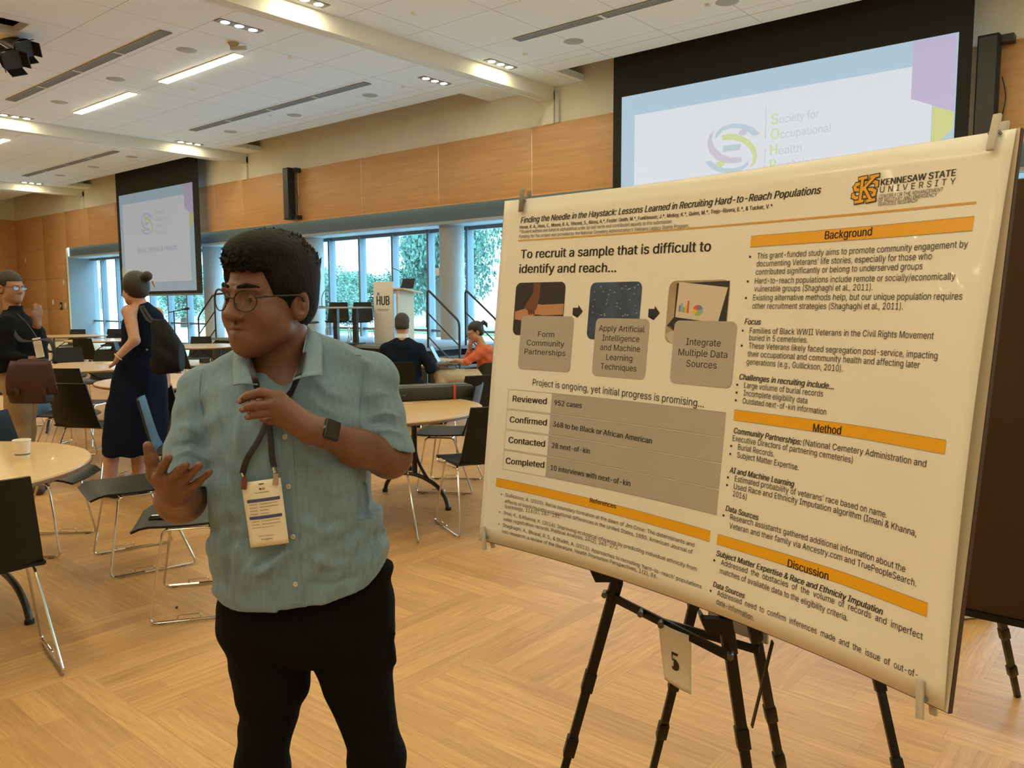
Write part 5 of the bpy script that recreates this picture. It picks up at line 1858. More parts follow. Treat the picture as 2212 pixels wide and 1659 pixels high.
# his right arm: elbow back, palm raised towards us
fd.chain([m_(440, 856, 1.78), m_(402, 1060, 1.78), m_(391, 1077, 1.69), m_(385, 1060, 1.57)], [.046, .046, .049, .031], .02)
K1 = [m_(344, 1032, 1.535), m_(368, 1036, 1.525), m_(389, 1046, 1.535), m_(406, 1056, 1.55)]
for b, r in zip(K1, (.0125, .0125, .012, .0115)):
    fd.cone(m_(381, 1066, 1.565), b, .020, r, .014)
fd.cone(K1[0], K1[3], .011, .010, .012)
fd.chain([K1[0], m_(353, 1007, 1.515), m_(364.5, 989, 1.50)], [.0105, .0092, .0078], .004)
fd.chain([K1[1], m_(388, 1016, 1.505), m_(401.5, 1005, 1.49)], [.0105, .0092, .0078], .004)
fd.chain([K1[2], m_(411, 1023, 1.515), m_(431, 1005, 1.495)], [.0100, .0090, .0076], .004)
fd.chain([K1[3], m_(429, 1040, 1.53), m_(453, 1020, 1.515)], [.0092, .0080, .0066], .004)
fd.chain([m_(366, 1066, 1.565), m_(336, 1024, 1.56), m_(327, 992, 1.55), m_(319, 963, 1.545)], [.020, .0155, .0115, .0092], .010)
# his left arm across the chest, back of the hand to us
fd.chain([m_(796, 832, 1.79), m_(838, 975, 1.755), m_(842, 987, 1.735)], [.05, .045, .0435], .02)
fd.chain([m_(842, 987, 1.735), m_(768, 966, 1.65), m_(696, 934, 1.565), m_(672, 925, 1.552)], [.0435, .0365, .0245, .0235], .02)
K2 = [m_(602, 857, 1.54), m_(598, 873, 1.532), m_(594, 890, 1.535), m_(602, 906, 1.548)]
for b, r, a in zip(K2, (.0125, .0125, .0120, .0115), ((666, 917, 1.552), (668, 923, 1.548), (668, 930, 1.548), (666, 937, 1.553))):
    fd.cone(m_(*a), b, .0185, r, .012)
fd.cone(K2[0], K2[3], .010, .010, .010)
fd.chain([K2[0], m_(563, 848, 1.53), m_(536, 855, 1.532), m_(519, 866, 1.54)], [.0112, .0100, .0088, .0070], .003)
fd.chain([K2[1], m_(551, 875, 1.522), m_(536, 879, 1.525), m_(523.5, 885, 1.532)], [.0104, .0092, .0082, .0066], .003)
fd.chain([K2[2], m_(560, 894, 1.527), m_(546, 897, 1.53), m_(534.5, 901, 1.537)], [.0098, .0086, .0076, .0062], .003)
fd.chain([K2[3], m_(582, 909, 1.55), m_(566, 905, 1.562)], [.0092, .0078, .0066], .003)
fd.chain([m_(652, 910, 1.57), m_(610, 888, 1.59), m_(580, 872, 1.592), m_(560, 868, 1.585)], [.016, .0125, .0105, .0085], .008)
body = fd.build('body', M_skin, man, 2, PB)
del fd

# ---- hair
fd = Field(np.array(HO) - (.15, .15, .11), np.array(HO) + (.15, .15, .19), .0026)
MH = [tuple(HL), tuple(HF), tuple(HU)]
fd.ell(hp(.003, -.024, .052), np.array((.086, .106, .094)) * HK, MH, .0)
fd.ell(hp(.0, .022, .098), np.array((.076, .070, .044)) * HK, MH, .03)
fd.ell(hp(0, .010, .045), np.array((.0835, .078, .062)) * HK, MH, .02)
fd.ell(hp(0, -.040, -.005), np.array((.082, .078, .075)) * HK, MH, .02)
def hl(X, Y, Z):
    x, y, z = X - HO.x, Y - HO.y, Z - HO.z
    return [(x * a[0] + y * a[1] + z * a[2]) / HK for a in MH]
def _cut(X, Y, Z):
    x, y, z = hl(X, Y, Z)
    yc = np.interp(z.ravel(), [-.09, -.06, -.03, .0, .03, .06], [.014, .024, .036, .046, .054, .060]).reshape(z.shape) if z.ndim else .05
    jag = .004 * np.sin(210 * x + 3) * np.sin(90 * y + 1)
    face = np.minimum(.062 + jag - z, y - yc - jag * .5)
    ear = .92 - np.sqrt(((np.abs(x) - .088) / .030) ** 2 + ((y + .012) / .022) ** 2 + ((z + .018) / .034) ** 2)
    low = (-.058 + .006 * np.sin(150 * x) * np.sin(120 * y) - z)
    front = np.minimum(-.040 - z, y - .012)
    return np.maximum(np.maximum(np.maximum(face, ear * .025), low), front)
fd.clip(_cut)
rnd = random.Random(11)
for i in range(620):
    a, b = rnd.uniform(-.072, .072), rnd.uniform(-.115, .092)
    q = 1 - (a / .082) ** 2 - ((b + .02) / .118) ** 2
    if q < .02:
        continue
    p = hp(a, b, .052 + .084 * math.sqrt(q))
    n = (HU * 1.0 + HL * (a * 7) + HF * (b * 6 + .25)).normalized()
    n = (n + HL * rnd.uniform(-.35, .35) + HF * rnd.uniform(-.2, .35)).normalized()
    fd.cone(p, p + n * rnd.uniform(.010, .019), .0036, .0012, .003)
for i in range(110):
    a = rnd.uniform(-.066, .066)
    p = hp(a, .094 - 9.0 * a * a + rnd.uniform(-.012, .0), rnd.uniform(.072, .108))
    fd.cone(p, p + (HF * rnd.uniform(.4, 1) - HU * rnd.uniform(.1, .9) + HL * rnd.uniform(-.4, .4)).normalized() * rnd.uniform(.010, .018), .0038, .0012, .003)
hair = fd.build('hair', M_hair, man, 1, PB)
fd = Field(np.array(HO) - (.13, .13, .02), np.array(HO) + (.1, .1, .07), .0022)
for s in (-1, 1):
    fd.chain([hp(s * .013, .0985, .0290), hp(s * .032, .0925, .0330), hp(s * .051, .0770, .0285)], [.0036, .0044, .0026], .002)
fd.build('eyebrows', M_hair, man, 1, PB)
M_eye = mat('eye_white', (.22, .19, .17), .3)
M_iris = mat('iris_dark', (.012, .007, .005), .15)
for s in (-1, 1):
    c = hp(s * .032, .0742, .0035) - PB
    ico = bmesh.new(); bmesh.ops.create_icosphere(ico, subdivisions=3, radius=.0122); ico.verts.index_update()
    e = MB().add([c + v.co for v in ico.verts], [[v.index for v in f.verts] for f in ico.faces]).build('eye', M_eye, man, smooth=True); ico.free()
    g = (HF + HL * .12 - HU * .12).normalized()
    MB().cyl(c + g * .0105, c + g * .0128, .0055, .0045, 16).build('iris', M_iris, e)

# ---- glasses
M_rim = mat('glasses_rim', (.012, .012, .014), .35)
gl = None
def rim_pts(s, n=36):
    out = []
    for i in range(n):
        a = 2 * PI * i / n
        x, z = .0235 * math.cos(a), .0220 * math.sin(a)
        out.append(hp(s * .0345 + x, .1085 - abs(s * .0345 + x) ** 2 * 4.5, .0015 + z) - PB)
    return out
def lens_mat():
    m = bpy.data.materials.new('spectacle_lens'); m.use_nodes = True
    nt = m.node_tree; nt.nodes.remove(nt.nodes['Principled BSDF'])
    t = nt.nodes.new('ShaderNodeBsdfTransparent'); t.inputs[0].default_value = (.93, .95, .96, 1)
    g = nt.nodes.new('ShaderNodeBsdfGlossy'); g.inputs['Roughness'].default_value = .03
    x = nt.nodes.new('ShaderNodeMixShader'); x.inputs[0].default_value = .07
    nt.links.new(t.outputs[0], x.inputs[1]); nt.links.new(g.outputs[0], x.inputs[2]); nt.links.new(x.outputs[0], nt.nodes['Material Output'].inputs[0])
    return m
M_lens = lens_mat()
fr = MB()
for s in (-1, 1):
    R_ = rim_pts(s)
    fr.tube(R_, [.0013 + .0008 * max(0, math.sin(2 * PI * i / 36)) for i in range(36)], 8, closed=True)
    fr.tube(smoothpath([hp(s * .058, .0945, .0095) - PB, hp(s * .074, .080, .011) - PB, hp(s * .083, .03, .011) - PB, hp(s * .086, -.004, .009) - PB, hp(s * .084, -.022, -.008) - PB], 5), .0019, 8)
    fr.tube(smoothpath([hp(s * .012, .104, -.004) - PB, hp(s * .011, .098, -.010) - PB], 3), .001, 6)
fr.tube(smoothpath([hp(-.0115, .1085, .006) - PB, hp(0, .1120, .0085) - PB, hp(.0115, .1085, .006) - PB], 5), .0015, 8)
gl = fr.build('glasses', M_rim, man, smooth=True)
for s in (-1, 1):
    R_ = rim_pts(s); c = sum(R_, Vector()) / len(R_) + HF * .0012
    MB().add(R_ + [c], [[i, (i + 1) % 36, 36] for i in range(36)]).build('lens', M_lens, gl, smooth=True)

# ---- shirt
fd = Field((-.82, 1.49, .83), (-.16, 2.02, 1.50), .0034)
DT = 1.745
rows = []
for y, xl, xr, b in ((1345, 476, 848, .130), (1290, 472, 848, .132), (1245, 471, 848, .135), (1164, 461, 829, .138), (1094, 460, 819, .140), (1000, 461, 811, .136),
                     (930, 457, 802, .130), (870, 450, 800, .122), (825, 472, 782, .105), (785, 520, 722, .088), (752, 552, 672, .074)):
    A, B = m_(xl, y, DT), m_(xr, y, DT)
    rows.append((A.z, (A.x + B.x) / 2, DT + .012 * (y < 900) + (.02 if y < 800 else 0), (B.x - A.x) / 2, b))
fd.loft(rows, .0, 'add', 2.35)
sl_, sr_ = m_(447, 852, 1.775), m_(796, 824, 1.785)
fd.cone(m_(602, 776, 1.765), sl_, .060, .058, .03)
fd.cone(m_(628, 764, 1.765), sr_, .064, .060, .03)
eL, eR = m_(404, 1075, 1.70), m_(832, 985, 1.735)
fd.cone(sl_, eL, .061, .066, .018)
fd.cone(sr_, eR, .063, .0610, .018)
# wrinkles
def folds(X, Y, Z):
    n1 = np.sin(31 * X + 9 * Z + 14 * Y) + np.sin(57 * X - 21 * Z + 5) + np.sin(23 * X + 44 * Z + 1.3)
    n2 = np.sin(88 * X + 30 * Z + 2) * np.sin(37 * Z + 21 * X)
    low = np.clip((1.30 - Z) / .35, 0, 1)
    drape = np.sin(62 * X + 16 * np.sin(9 * Z)) * low
    cx = X + .46
    side = np.clip((np.abs(cx) - .08) / .10, 0, 1)
    diag = np.sin(95 * (Z + .55 * np.abs(cx)) + 6 * X) * side * np.clip((Z - .95) / .12, 0, 1) * np.clip((1.42 - Z) / .1, 0, 1)
    rip = np.abs(np.sin(24 * X - 33 * Z + 2.2 * np.sin(17 * X))) ** 6
    return .0011 * n1 + .0012 * n2 + .0016 * drape + .0022 * diag - .004 * rip * low
fd.warp(folds)
# openings: hem, cuffs, neck
HX = [m_(x, 1300, DT).x for x in (440, 474, 552, 636, 640, 734, 804, 839, 860)]
HZv = [m_(600, y, 1.63).z for y in (1306, 1309, 1322, 1317, 1311, 1301, 1281, 1254, 1234)]
fd.clip(lambda X, Y, Z: np.interp(X.ravel(), HX, HZv).reshape(X.shape) + .02 * np.clip((Y - 1.66) / .1, 0, 1) - Z)
cutL = m_(410, 1052, 1.72)
fd.half(cutL, (.10, -.15, -1.0), 0, ((-.82, 1.5, 1.0), (m_(455, 1040, 1.70).x, 2.0, 1.14)))
cutR = m_(838, 957, 1.735)
fd.half(cutR, (-.36, -.05, -.93), 0, ((m_(788, 980, 1.735).x, 1.5, 1.05), (-.1, 2.0, 1.26)))
fd.cone(m_(410, 1010, 1.74), m_(404, 1090, 1.70), .057, .062, 0, 'cut')
fd.cone(m_(826, 940, 1.75), m_(846, 1010, 1.733), .0500, .0505, 0, 'cut')
fd.cone(m_(600, 690, 1.75), m_(614, 846, 1.618), .082, .020, .004, 'cut')
shirt = fd.build('shirt', M_shirt, man, 2, PB)
del fd
BS = bvh_of(shirt)
# measured creases: ridges (+) and valleys (-) along lines on the cloth
def creases(obj, bvh, lines):
    me = obj.data
    n = len(me.vertices)
    V = np.empty(n * 3); me.vertices.foreach_get('co', V); V = V.reshape(-1, 3)
    Nn = np.empty(n * 3); me.vertices.foreach_get('normal', Nn); Nn = Nn.reshape(-1, 3)
    D = np.zeros(n)
    for pts, w, h in lines:
        P = [np.array(hit(bvh, PB, x, y)[0]) for x, y in pts]
        best = np.full(n, 1e9); tt = np.zeros(n)
        L = len(P) - 1
        for i in range(L):
            a, b = P[i], P[i + 1]
            v = b - a
            t = np.clip(((V - a) @ v) / max(v @ v, 1e-9), 0, 1)
            d = np.linalg.norm(V - a - t[:, None] * v, axis=1)
            m = d < best
            best[m] = d[m]; tt[m] = ((i + t) / L)[m]
        D += 1.5 * h * np.exp(-(best / w) ** 2) * np.sqrt(np.clip(np.sin(np.pi * np.clip(tt, .02, .98)), 0, 1))
    V += Nn * D[:, None]
    me.vertices.foreach_set('co', V.ravel()); me.update()
creases(shirt, BS, [
    ([(812, 1010), (822, 1080), (828, 1150), (846, 1225)], .007, .006), ([(800, 1000), (808, 1080), (812, 1160), (826, 1240)], .006, -.005),
    ([(786, 1010), (792, 1090), (800, 1180), (806, 1260)], .007, .005), ([(770, 1020), (774, 1110), (772, 1200), (778, 1270)], .007, -.004),
    ([(752, 1000), (758, 1080), (750, 1180), (756, 1260)], .008, .004), ([(720, 1010), (728, 1120), (716, 1220)], .010, .004),
    ([(555, 1245), (585, 1222), (618, 1190)], .007, .006), ([(545, 1228), (580, 1205), (612, 1176)], .007, -.005), ([(520, 1290), (530, 1240), (556, 1200)], .008, .004),
    ([(500, 1300), (508, 1230), (520, 1150)], .008, .005), ([(488, 1290), (492, 1210), (498, 1140)], .007, -.004), ([(575, 1300), (590, 1250), (600, 1210)], .007, .004),
    ([(472, 1020), (480, 1090), (478, 1170), (484, 1250)], .008, .005), ([(490, 930), (500, 1010), (510, 1090)], .010, .005), ([(470, 900), (480, 940), (496, 990)], .008, -.005),
    ([(530, 850), (516, 930), (512, 1010)], .010, .004), ([(560, 940), (545, 990), (520, 1020)], .008, .003),
    ([(800, 900), (832, 892), (862, 902)], .006, .005), ([(796, 916), (830, 910), (866, 922)], .005, -.005), ([(800, 932), (838, 930), (872, 944)], .006, .005),
    ([(786, 862), (815, 850), (846, 852)], .008, .004), ([(770, 700), (800, 790), (806, 840)], .009, .004), ([(845, 890), (858, 920), (872, 955)], .007, .004),
    ([(378, 985), (410, 976), (448, 992)], .006, .004), ([(372, 965), (410, 958), (450, 968)], .006, -.004), ([(386, 920), (420, 928), (452, 952)], .007, .004), ([(395, 870), (410, 920), (408, 990)], .008, .004), ([(420, 850), (438, 900), (455, 960)], .008, -.004),
    ([(668, 850), (690, 880), (730, 896)], .009, .004), ([(680, 820), (710, 850), (760, 868)], .009, .003), ([(650, 990), (690, 1010), (750, 1008)], .009, .004), ([(660, 1040), (700, 1060), (770, 1050)], .009, .003),
    ([(648, 1120), (690, 1150), (760, 1140)], .011, .004), ([(660, 1200), (720, 1222), (800, 1196)], .010, .004), ([(655, 1262), (720, 1262), (806, 1226)], .008, -.003),
    ([(604, 870), (612, 980), (622, 1100), (634, 1240), (640, 1312)], .005, -.003), ([(645, 900), (655, 1010), (664, 1130), (672, 1290)], .006, -.002)])
BS = bvh_of(shirt)
def sh(x, y, lift=0.0):
    return hit(BS, PB, x, y, lift)[0]
# placket, buttons, seams
strip = []
ys = [856 + 12.2 * i for i in range(39)]
for y in ys:
    xc = 612 + (y - 850) * .0675
    strip.append([sh(xc + dx, y, .0016 if abs(dx) < 14 else .0002) for dx in (-17, -15, -7, 0, 8, 13)])
for _ in range(3):
    for i in range(1, len(strip) - 1):
        for j in range(6):
            strip[i][j] = (strip[i - 1][j] + strip[i][j] * 2 + strip[i + 1][j]) / 4
MB().grid(strip[::-1]).build('placket', M_shirt, shirt, smooth=True)
M_btn = mat('button_pearl', (.55, .50, .40), .35)
for x, y in ((617, 944), (625.5, 1050), (634.5, 1158), (640.5, 1261)):
    p, n = hit(BS, PB, x, y, .003)
    b = MB()
    q = n.to_track_quat('Z', 'Y')
    prof = [(.001, -.001), (.0053, -.001), (.0055, .0008), (.0045, .0018), (.0036, .0011), (.001, .0011)]
    b.lathe(prof, 20); b.v = [tuple(p + q @ Vector(v)) for v in b.v]
    o = b.build('button', M_btn, shirt)
    hb = MB()
    for dx, dy in ((.0013, .0013), (-.0013, .0013), (.0013, -.0013), (-.0013, -.0013)):
        hb.cyl(p + q @ Vector((dx, dy, .0008)), p + q @ Vector((dx, dy, .0014)), .0006, n=6)
    hb.build('button_holes', M_rim, o)
M_seam = mat('chambray_seam', (.13, .24, .36), .9)
def seam(pts, nm, r=.0013):
    P = [sh(x, y, .0004) for x, y in pts]
    MB().tube(smoothpath(P, 5), r, 6).build(nm, M_seam, shirt, smooth=True)
seam([(770, 748), (780, 770), (784, 800), (782, 840), (778, 880), (776, 905), (780, 925)], 'armhole_seam', .0009)
seam([(439, 796), (433, 815), (432, 850), (438, 895), (450, 945), (463, 1000)], 'armhole_seam', .0009)
# collar: two folded leaves standing off the chest
def leaf(top_in, top_out, tip, bot_in, mid_in, nm, d_top, d_bot):
    """grid from the neck edge to the free edge"""
    ins = smoothpath([Vector(top_in), Vector(mid_in), Vector(bot_in)], 6)
    outs = smoothpath([Vector(top_out), (Vector(top_out) + Vector(tip)) / 2 + Vector((0, -.004, 0)), Vector(tip)], 6)
    G = []
    for a, b in zip(ins, outs):
        row = []
        for k in range(9):
            t = k / 8
            p = a.lerp(b, t) + Vector((0, -.010 * math.sin(PI * t), .004 * math.sin(PI * t)))
            row.append(p - PB)
        G.append(row)
    MB().grid(G, .0022).build(nm, M_shirt, shirt, smooth=True)
leaf(m_(528, 752, 1.735), m_(505, 768, 1.715), m_(503, 833, 1.612), m_(557, 832, 1.592), m_(540, 785, 1.655), 'collar', 1.7, 1.6)
leaf(m_(662, 704, 1.765), m_(697, 736, 1.745), m_(696, 812, 1.618), m_(632, 822, 1.592), m_(655, 762, 1.675), 'collar', 1.7, 1.6)
# collar stand round the neck
st_ = [m_(540, 785, 1.66), m_(530, 752, 1.74), m_(545, 728, 1.82), m_(605, 712, 1.86), m_(655, 702, 1.82), m_(664, 712, 1.755), m_(655, 765, 1.67)]
up_ = smoothpath(st_, 6); G = []
for dz in (0.006, -.014, -.036):
    G.append([p + Vector((0, 0, dz)) - PB for p in up_])
MB().grid(G, .002).build('collar_stand', M_shirt, shirt, smooth=True)

# ---- trousers and shoes
fd = Field((-.80, 1.55, -.01), (-.14, 2.02, .95), .0055)
rows = []
for y, xl, xr, b in ((1225, 480, 845, .115), (1290, 476, 846, .120), (1345, 478, 847, .122), (1390, 520, 826, .110), (1418, 610, 744, .080)):
    A, B = m_(xl, y, 1.755), m_(xr, y, 1.755)
    rows.append((A.z, (A.x + B.x) / 2, 1.76, (B.x - A.x) / 2, b))
fd.loft(rows, 0, 'add', 2.2)
Lp = [m_(572, 1345, 1.76), m_(583, 1395, 1.76), m_(587, 1440, 1.755), m_(587, 1492, 1.75), m_(578, 1560, 1.75), m_(567, 1625, 1.75), m_(565, 1668, 1.75)]
Rp = [m_(758, 1345, 1.76), m_(764, 1395, 1.76), m_(769, 1450, 1.755), m_(788, 1530, 1.75), m_(806, 1595, 1.75), m_(816, 1650, 1.75)]
fl = Vector((Lp[-1].x - .015, 1.80, .09)); frr = Vector((Rp[-1].x + .03, 1.80, .09))
fd.chain(Lp + [fl], [.095, .090, .083, .070, .058, .053, .055, .052], .025)
fd.chain(Rp + [frr], [.088, .087, .077, .063, .057, .058, .052], .025)
fd.cone(m_(508, 1415, 1.74), m_(516, 1476, 1.74), .014, .013, .010)
fd.cone(m_(843, 1370, 1.74), m_(842, 1425, 1.74), .012, .012, .010)
fd.warp(lambda X, Y, Z: .0030 * np.sin(46 * Z + 19 * X) * np.sin(13 * Z + 23 * X + 1) + .0016 * np.sin(90 * Z + 31 * X))
fd.half((0, 0, .05), (0, 0, -1))
trousers = fd.build('trousers', M_pants, man, 2, PB)
fd = Field((-.80, 1.45, -.005), (-.10, 1.95, .14), .005)
for f_, sx in ((fl, -.03), (frr, .03)):
    fd.cone((f_.x, f_.y + .01, .05), (f_.x + sx, f_.y - .19, .038), .045, .040, .01)
    fd.cone((f_.x, f_.y, .07), (f_.x + sx * .3, f_.y - .06, .06), .045, .04, .02)
fd.half((0, 0, 0.0), (0, 0, -1))
fd.build('shoes', mat('shoe_black', (.02, .02, .02), .5), man, 2, PB)

# ---- wristwatch
wa, wb = m_(720, 944, 1.59), m_(672, 925, 1.552)
ax = (wb - wa).normalized()
wc = m_(695, 934, 1.566)
nn = (Vector((.10, -1, .55)) - ax * Vector((.10, -1, .55)).dot(ax)).normalized()
sd = ax.cross(nn)
M3 = Matrix((ax, sd, nn)).transposed()
MB().tube([wc - PB + (nn * math.cos(a) * .0275 + sd * math.sin(a) * .0275) for a in [2 * PI * i / 28 for i in range(28)]], 0, 10, closed=True, flat=(.0115, .0016, ax)).build('watch_band', M_rim, man, smooth=True)
wt = MB().box(wc - PB + nn * .029, (.034, .040, .011), M3, bev=.004).build('wristwatch', M_rim, man)
MB().box(wc - PB + nn * .0350, (.030, .036, .001), M3).build('watch_face', mat('watch_glass', (.01, .01, .012), .08), wt)
MB().cyl(wc - PB + nn * .03 + ax * .017, wc - PB + nn * .03 + ax * .0195, .0035, n=12).build('crown_knob', M_alu, wt)
M_nail = mat('fingernail', (.24, .125, .10), .35)
for (x, y, d), (x2, y2, d2) in (((517, 866.5, 1.533), (530, 858, 1.523)), ((523, 884, 1.526), (536, 878, 1.517)), ((534, 900, 1.531), (546, 896.5, 1.522)), ((319, 961, 1.535), (324, 980, 1.54))):
    p, q = m_(x, y, d), m_(x2, y2, d2)
    t = (p - q).normalized()
    n = (Vector((0, -1, .35)) - t * Vector((0, -1, .35)).dot(t)).normalized()
    M3 = Matrix((t, n.cross(t), n)).transposed()
    if x > 400:
        MB().box(p - PB - t * .003 + n * .0015, (.010, .009, .0035), M3, bev=.0015).build('fingernail', M_nail, man, smooth=True)

# ---- badge on its lanyard (hangs from the neck: a thing of its own)
bdg = thing('name_badge', 'white conference badge with blue bars on a navy lanyard round the neck of the presenter', 'badge', W(PB.x, PB.y), HEAD)
J = sh(583, 905, .012)
s1 = [m_(662, 722, 1.79) - PB, m_(657, 762, 1.672) - PB, m_(645, 808, 1.598) - PB, sh(632, 850, .010), sh(606, 880, .010), J, sh(560, 950, .010), sh(540, 990, .010), sh(528, 1020, .010)]
s2 = [m_(532, 750, 1.765) - PB, m_(540, 785, 1.64) - PB, m_(551, 820, 1.588) - PB, sh(562, 850, .011), sh(574, 885, .012), J + Vector((0, -.004, 0)), sh(588, 950, .012), sh(592, 985, .012), sh(597, 1008, .012)]
for s_ in (s1, s2):
    MB().tube(smoothpath(s_, 6), 0, 8, flat=(.0062, .0009, (1, 0, .35))).build('lanyard_strap', M_strap, bdg, smooth=True)
nk = smoothpath([s1[0], m_(650, 705, 1.86) - PB, m_(600, 705, 1.875) - PB, m_(548, 725, 1.84) - PB, s2[0]], 6)
MB().tube(nk, 0, 8, flat=(.0016, .0065, (0, 0, 1))).build('lanyard_strap', M_strap, bdg, smooth=True)
cTL, cTR, cBR, cBL = [hit(BS, PB, *q)[0] for q in ((521, 1043.4), (606, 1031.6), (624, 1173), (541.6, 1183.3))]
dmin = min(p.y for p in (cTL, cTR, cBR, cBL, sh(575, 1105))) - .008
vals = []
for (x, y), k in (((521, 1043.4), .0), ((606, 1031.6), -.003), ((624, 1173), -.008), ((541.6, 1183.3), -.006)):
    vals.append(m_(x, y, dmin + PB.y + k) - PB)
def cp_(u, v, lift=0.0):
    p = (vals[0] * (1 - u) + vals[1] * u) * (1 - v) + (vals[3] * (1 - u) + vals[2] * u) * v
    return p + Vector((0, -lift - .004 * math.sin(PI * u) * math.sin(PI * v), 0))
MB().grid([[cp_(i / 8, j / 12) for i in range(9)] for j in range(12, -1, -1)], .0008).build('card', mat('badge_paper', (.74, .70, .62), .55), bdg, smooth=True)
def patch(u0, v0, u1, v1, nm, m, lift=.0013, par=bdg):
    return MB().grid([[cp_(u0 + (u1 - u0) * i / 6, v0 + (v1 - v0) * j, lift) for i in range(7)] for j in (1, 0)]).build(nm, m, par, smooth=False)
M_bar = mat('badge_blue', (.055, .075, .22), .5)
patch(.09, .268, .93, .316, 'blue_bar', M_bar)
patch(.09, .528, .93, .576, 'blue_bar', M_bar)
patch(.44, .045, .57, .060, 'slot_hole', M_rim)
M_bink = mat('badge_ink', (.10, .08, .07), .6)
def btxt(body, u, v, u1, cap, m=M_bink, bold=0.0):
    V, F = letters(body, bold)
    x0, x1 = V[:, 0].min(), V[:, 0].max()
    k = (u1 - u) / (x1 - x0)
    mb = MB()
    mb.add([cp_(u + (x - x0) * k, v - y * cap / CAP, .0016) for x, y in V], F)
    mb.build('badge_lettering', m, bdg, smooth=False)
btxt('Work, Stress & Health', .33, .185, .68, .016, M_bink, .01)
btxt('Full Conference', .26, .845, .66, .020)
btxt('Program', .32, .90, .60, .022, M_bink, .01)
for v in (.345, .392, .440, .490, .605, .652):
    patch(.13, v, .34, v + .010, 'print_line', mat('badge_pale_ink', (.33, .28, .24), .6))
    patch(.40, v, .86 if v not in (.44, .49) else .62, v + .010, 'print_line', mat('badge_pale_ink', (.33, .28, .24), .6))
patch(.11, .70, .72, .706, 'print_line', mat('badge_pale_ink', (.33, .28, .24), .6))
patch(.44, .110, .49, .140, 'small_logo', M_bink); patch(.50, .108, .58, .14, 'small_logo', mat('badge_pale_ink', (.33, .28, .24), .6))
for (u, top, m) in ((.085, (524, 1030), mat('clip_maroon', (.16, .05, .045), .4)), (.885, (598, 1016), mat('clip_steel', (.42, .38, .33), .3, metal=.5))):
    a = cp_(u, .03, .003)
    MB().box(a + Vector((0, 0, .003)), (.0105, .006, .024), Euler((0, .10, 0)).to_matrix(), bev=.001).build('clip', m, bdg)
    MB().tube([a + Vector((0, 0, .014)), (s1 if u < .5 else s2)[-1]], .0045).build('ferrule', M_chrome, bdg)
# ================================================================ THE OTHER PEOPLE
M_skin2 = mat('skin_light', (.46, .25, .17), .5, var=.06, scale=30)
M_skin3 = mat('skin_olive', (.30, .15, .085), .5, var=.06, scale=30)
M_hair2 = mat('hair_brown', (.022, .014, .010), .6, bump=.25, bscale=420)
M_hair3 = mat('hair_greying', (.045, .038, .034), .8, bump=.2, bscale=420)
M_navyd = mat('navy_dress', (.006, .010, .026), .95, spec=.1, var=.1, scale=20)
M_jack = mat('charcoal_jacket', (.008, .009, .011), .95, spec=.1, var=.15, scale=15)
M_khaki = mat('khaki', (.26, .17, .085), .85, var=.08, scale=12)
M_suit = mat('navy_suit', (.008, .013, .026), .95, spec=.1, var=.1, scale=15)
M_orange = mat('orange_top', (.52, .12, .055), .85, var=.12, scale=14)
M_cream = mat('cream_trousers', (.58, .54, .47), .85, var=.05, scale=12)
M_collar = mat('white_collar', (.68, .68, .70), .8)
def P3(x, y, d):
    return at_depth(x, y, d)
def skull_hair(B, O, ax, k, mat_, par, back=.0, hairline=.052, low=-.07, extra=None, name='hair', cover=False):
    L, F, U = ax
    fd = Field(np.array(O) - .19, np.array(O) + .19, .0065)
    M = [tuple(L), tuple(F), tuple(U)]
    def q(x, y, z):
        return O + (L * x + F * y + U * z) * k
    fd.ell(q(0, -.022, .050), np.array((.084, .104, .089)) * k, M, 0)
    fd.ell(q(0, -.045, -.01), np.array((.078, .072, .07)) * k, M, .02)
    def cut(X, Y, Z):
        x, y, z = [((X - O.x) * a[0] + (Y - O.y) * a[1] + (Z - O.z) * a[2]) / k for a in M]
        face = np.minimum(hairline - z, y - (.050 if cover else .035))
        side = np.minimum(-.005 - z, y - (.030 if cover else .005))
        return np.maximum(np.maximum(face, side), low - z)
    fd.clip(cut)
    if extra:
        extra(fd, q, k)
    return fd.build(name, mat_, par, 1, B)
def specs(O, ax, k, par, B, r=.022):
    L, F, U = ax
    def q(x, y, z):
        return O + (L * x + F * y + U * z) * k - B
    m = MB()
    for s in (-1, 1):
        R_ = [q(s * .034 + r * math.cos(a) * 1.15, .104 - .0045, .002 + r * .8 * math.sin(a)) for a in [2 * PI * i / 20 for i in range(20)]]
        m.tube(R_, .0018, 6, closed=True)
        m.tube([q(s * .058, .098, .008), q(s * .082, .03, .01), q(s * .084, -.02, .0)], .0018, 6)
        MB().add(R_, [list(range(20))]).build('lens', M_lens, par, smooth=False)
    m.tube([q(-.011, .101, .006), q(.011, .101, .006)], .0016, 6)
    m.build('glasses', M_rim, par, smooth=True)
def palm(fd, wrist, tip, spread, r=.5, n=4):
    """relaxed hand: palm and separate curled fingers plus a thumb, from wrist towards tip"""
    w, t = Vector(wrist), Vector(tip)
    d_ = t - w
    s = Vector(spread)
    kn = w + d_ * .5
    for i in range(4):
        o = s * (i - 1.5) * .020
        fd.cone(w + o * .4, kn + o, .018, .012, .012)
        c = d_.cross(s).normalized() * .012
        fd.chain([kn + o, kn + o + d_ * (.28 - .03 * abs(i - 1)) + c * .4, kn + o + d_ * (.50 - .06 * abs(i - 1)) + c * 1.4], [.0105, .0092, .0075], .004)
    fd.chain([w + s * -.02 + d_ * .1, w + s * -.045 + d_ * .4, w + s * -.05 + d_ * .6], [.015, .012, .009], .01)

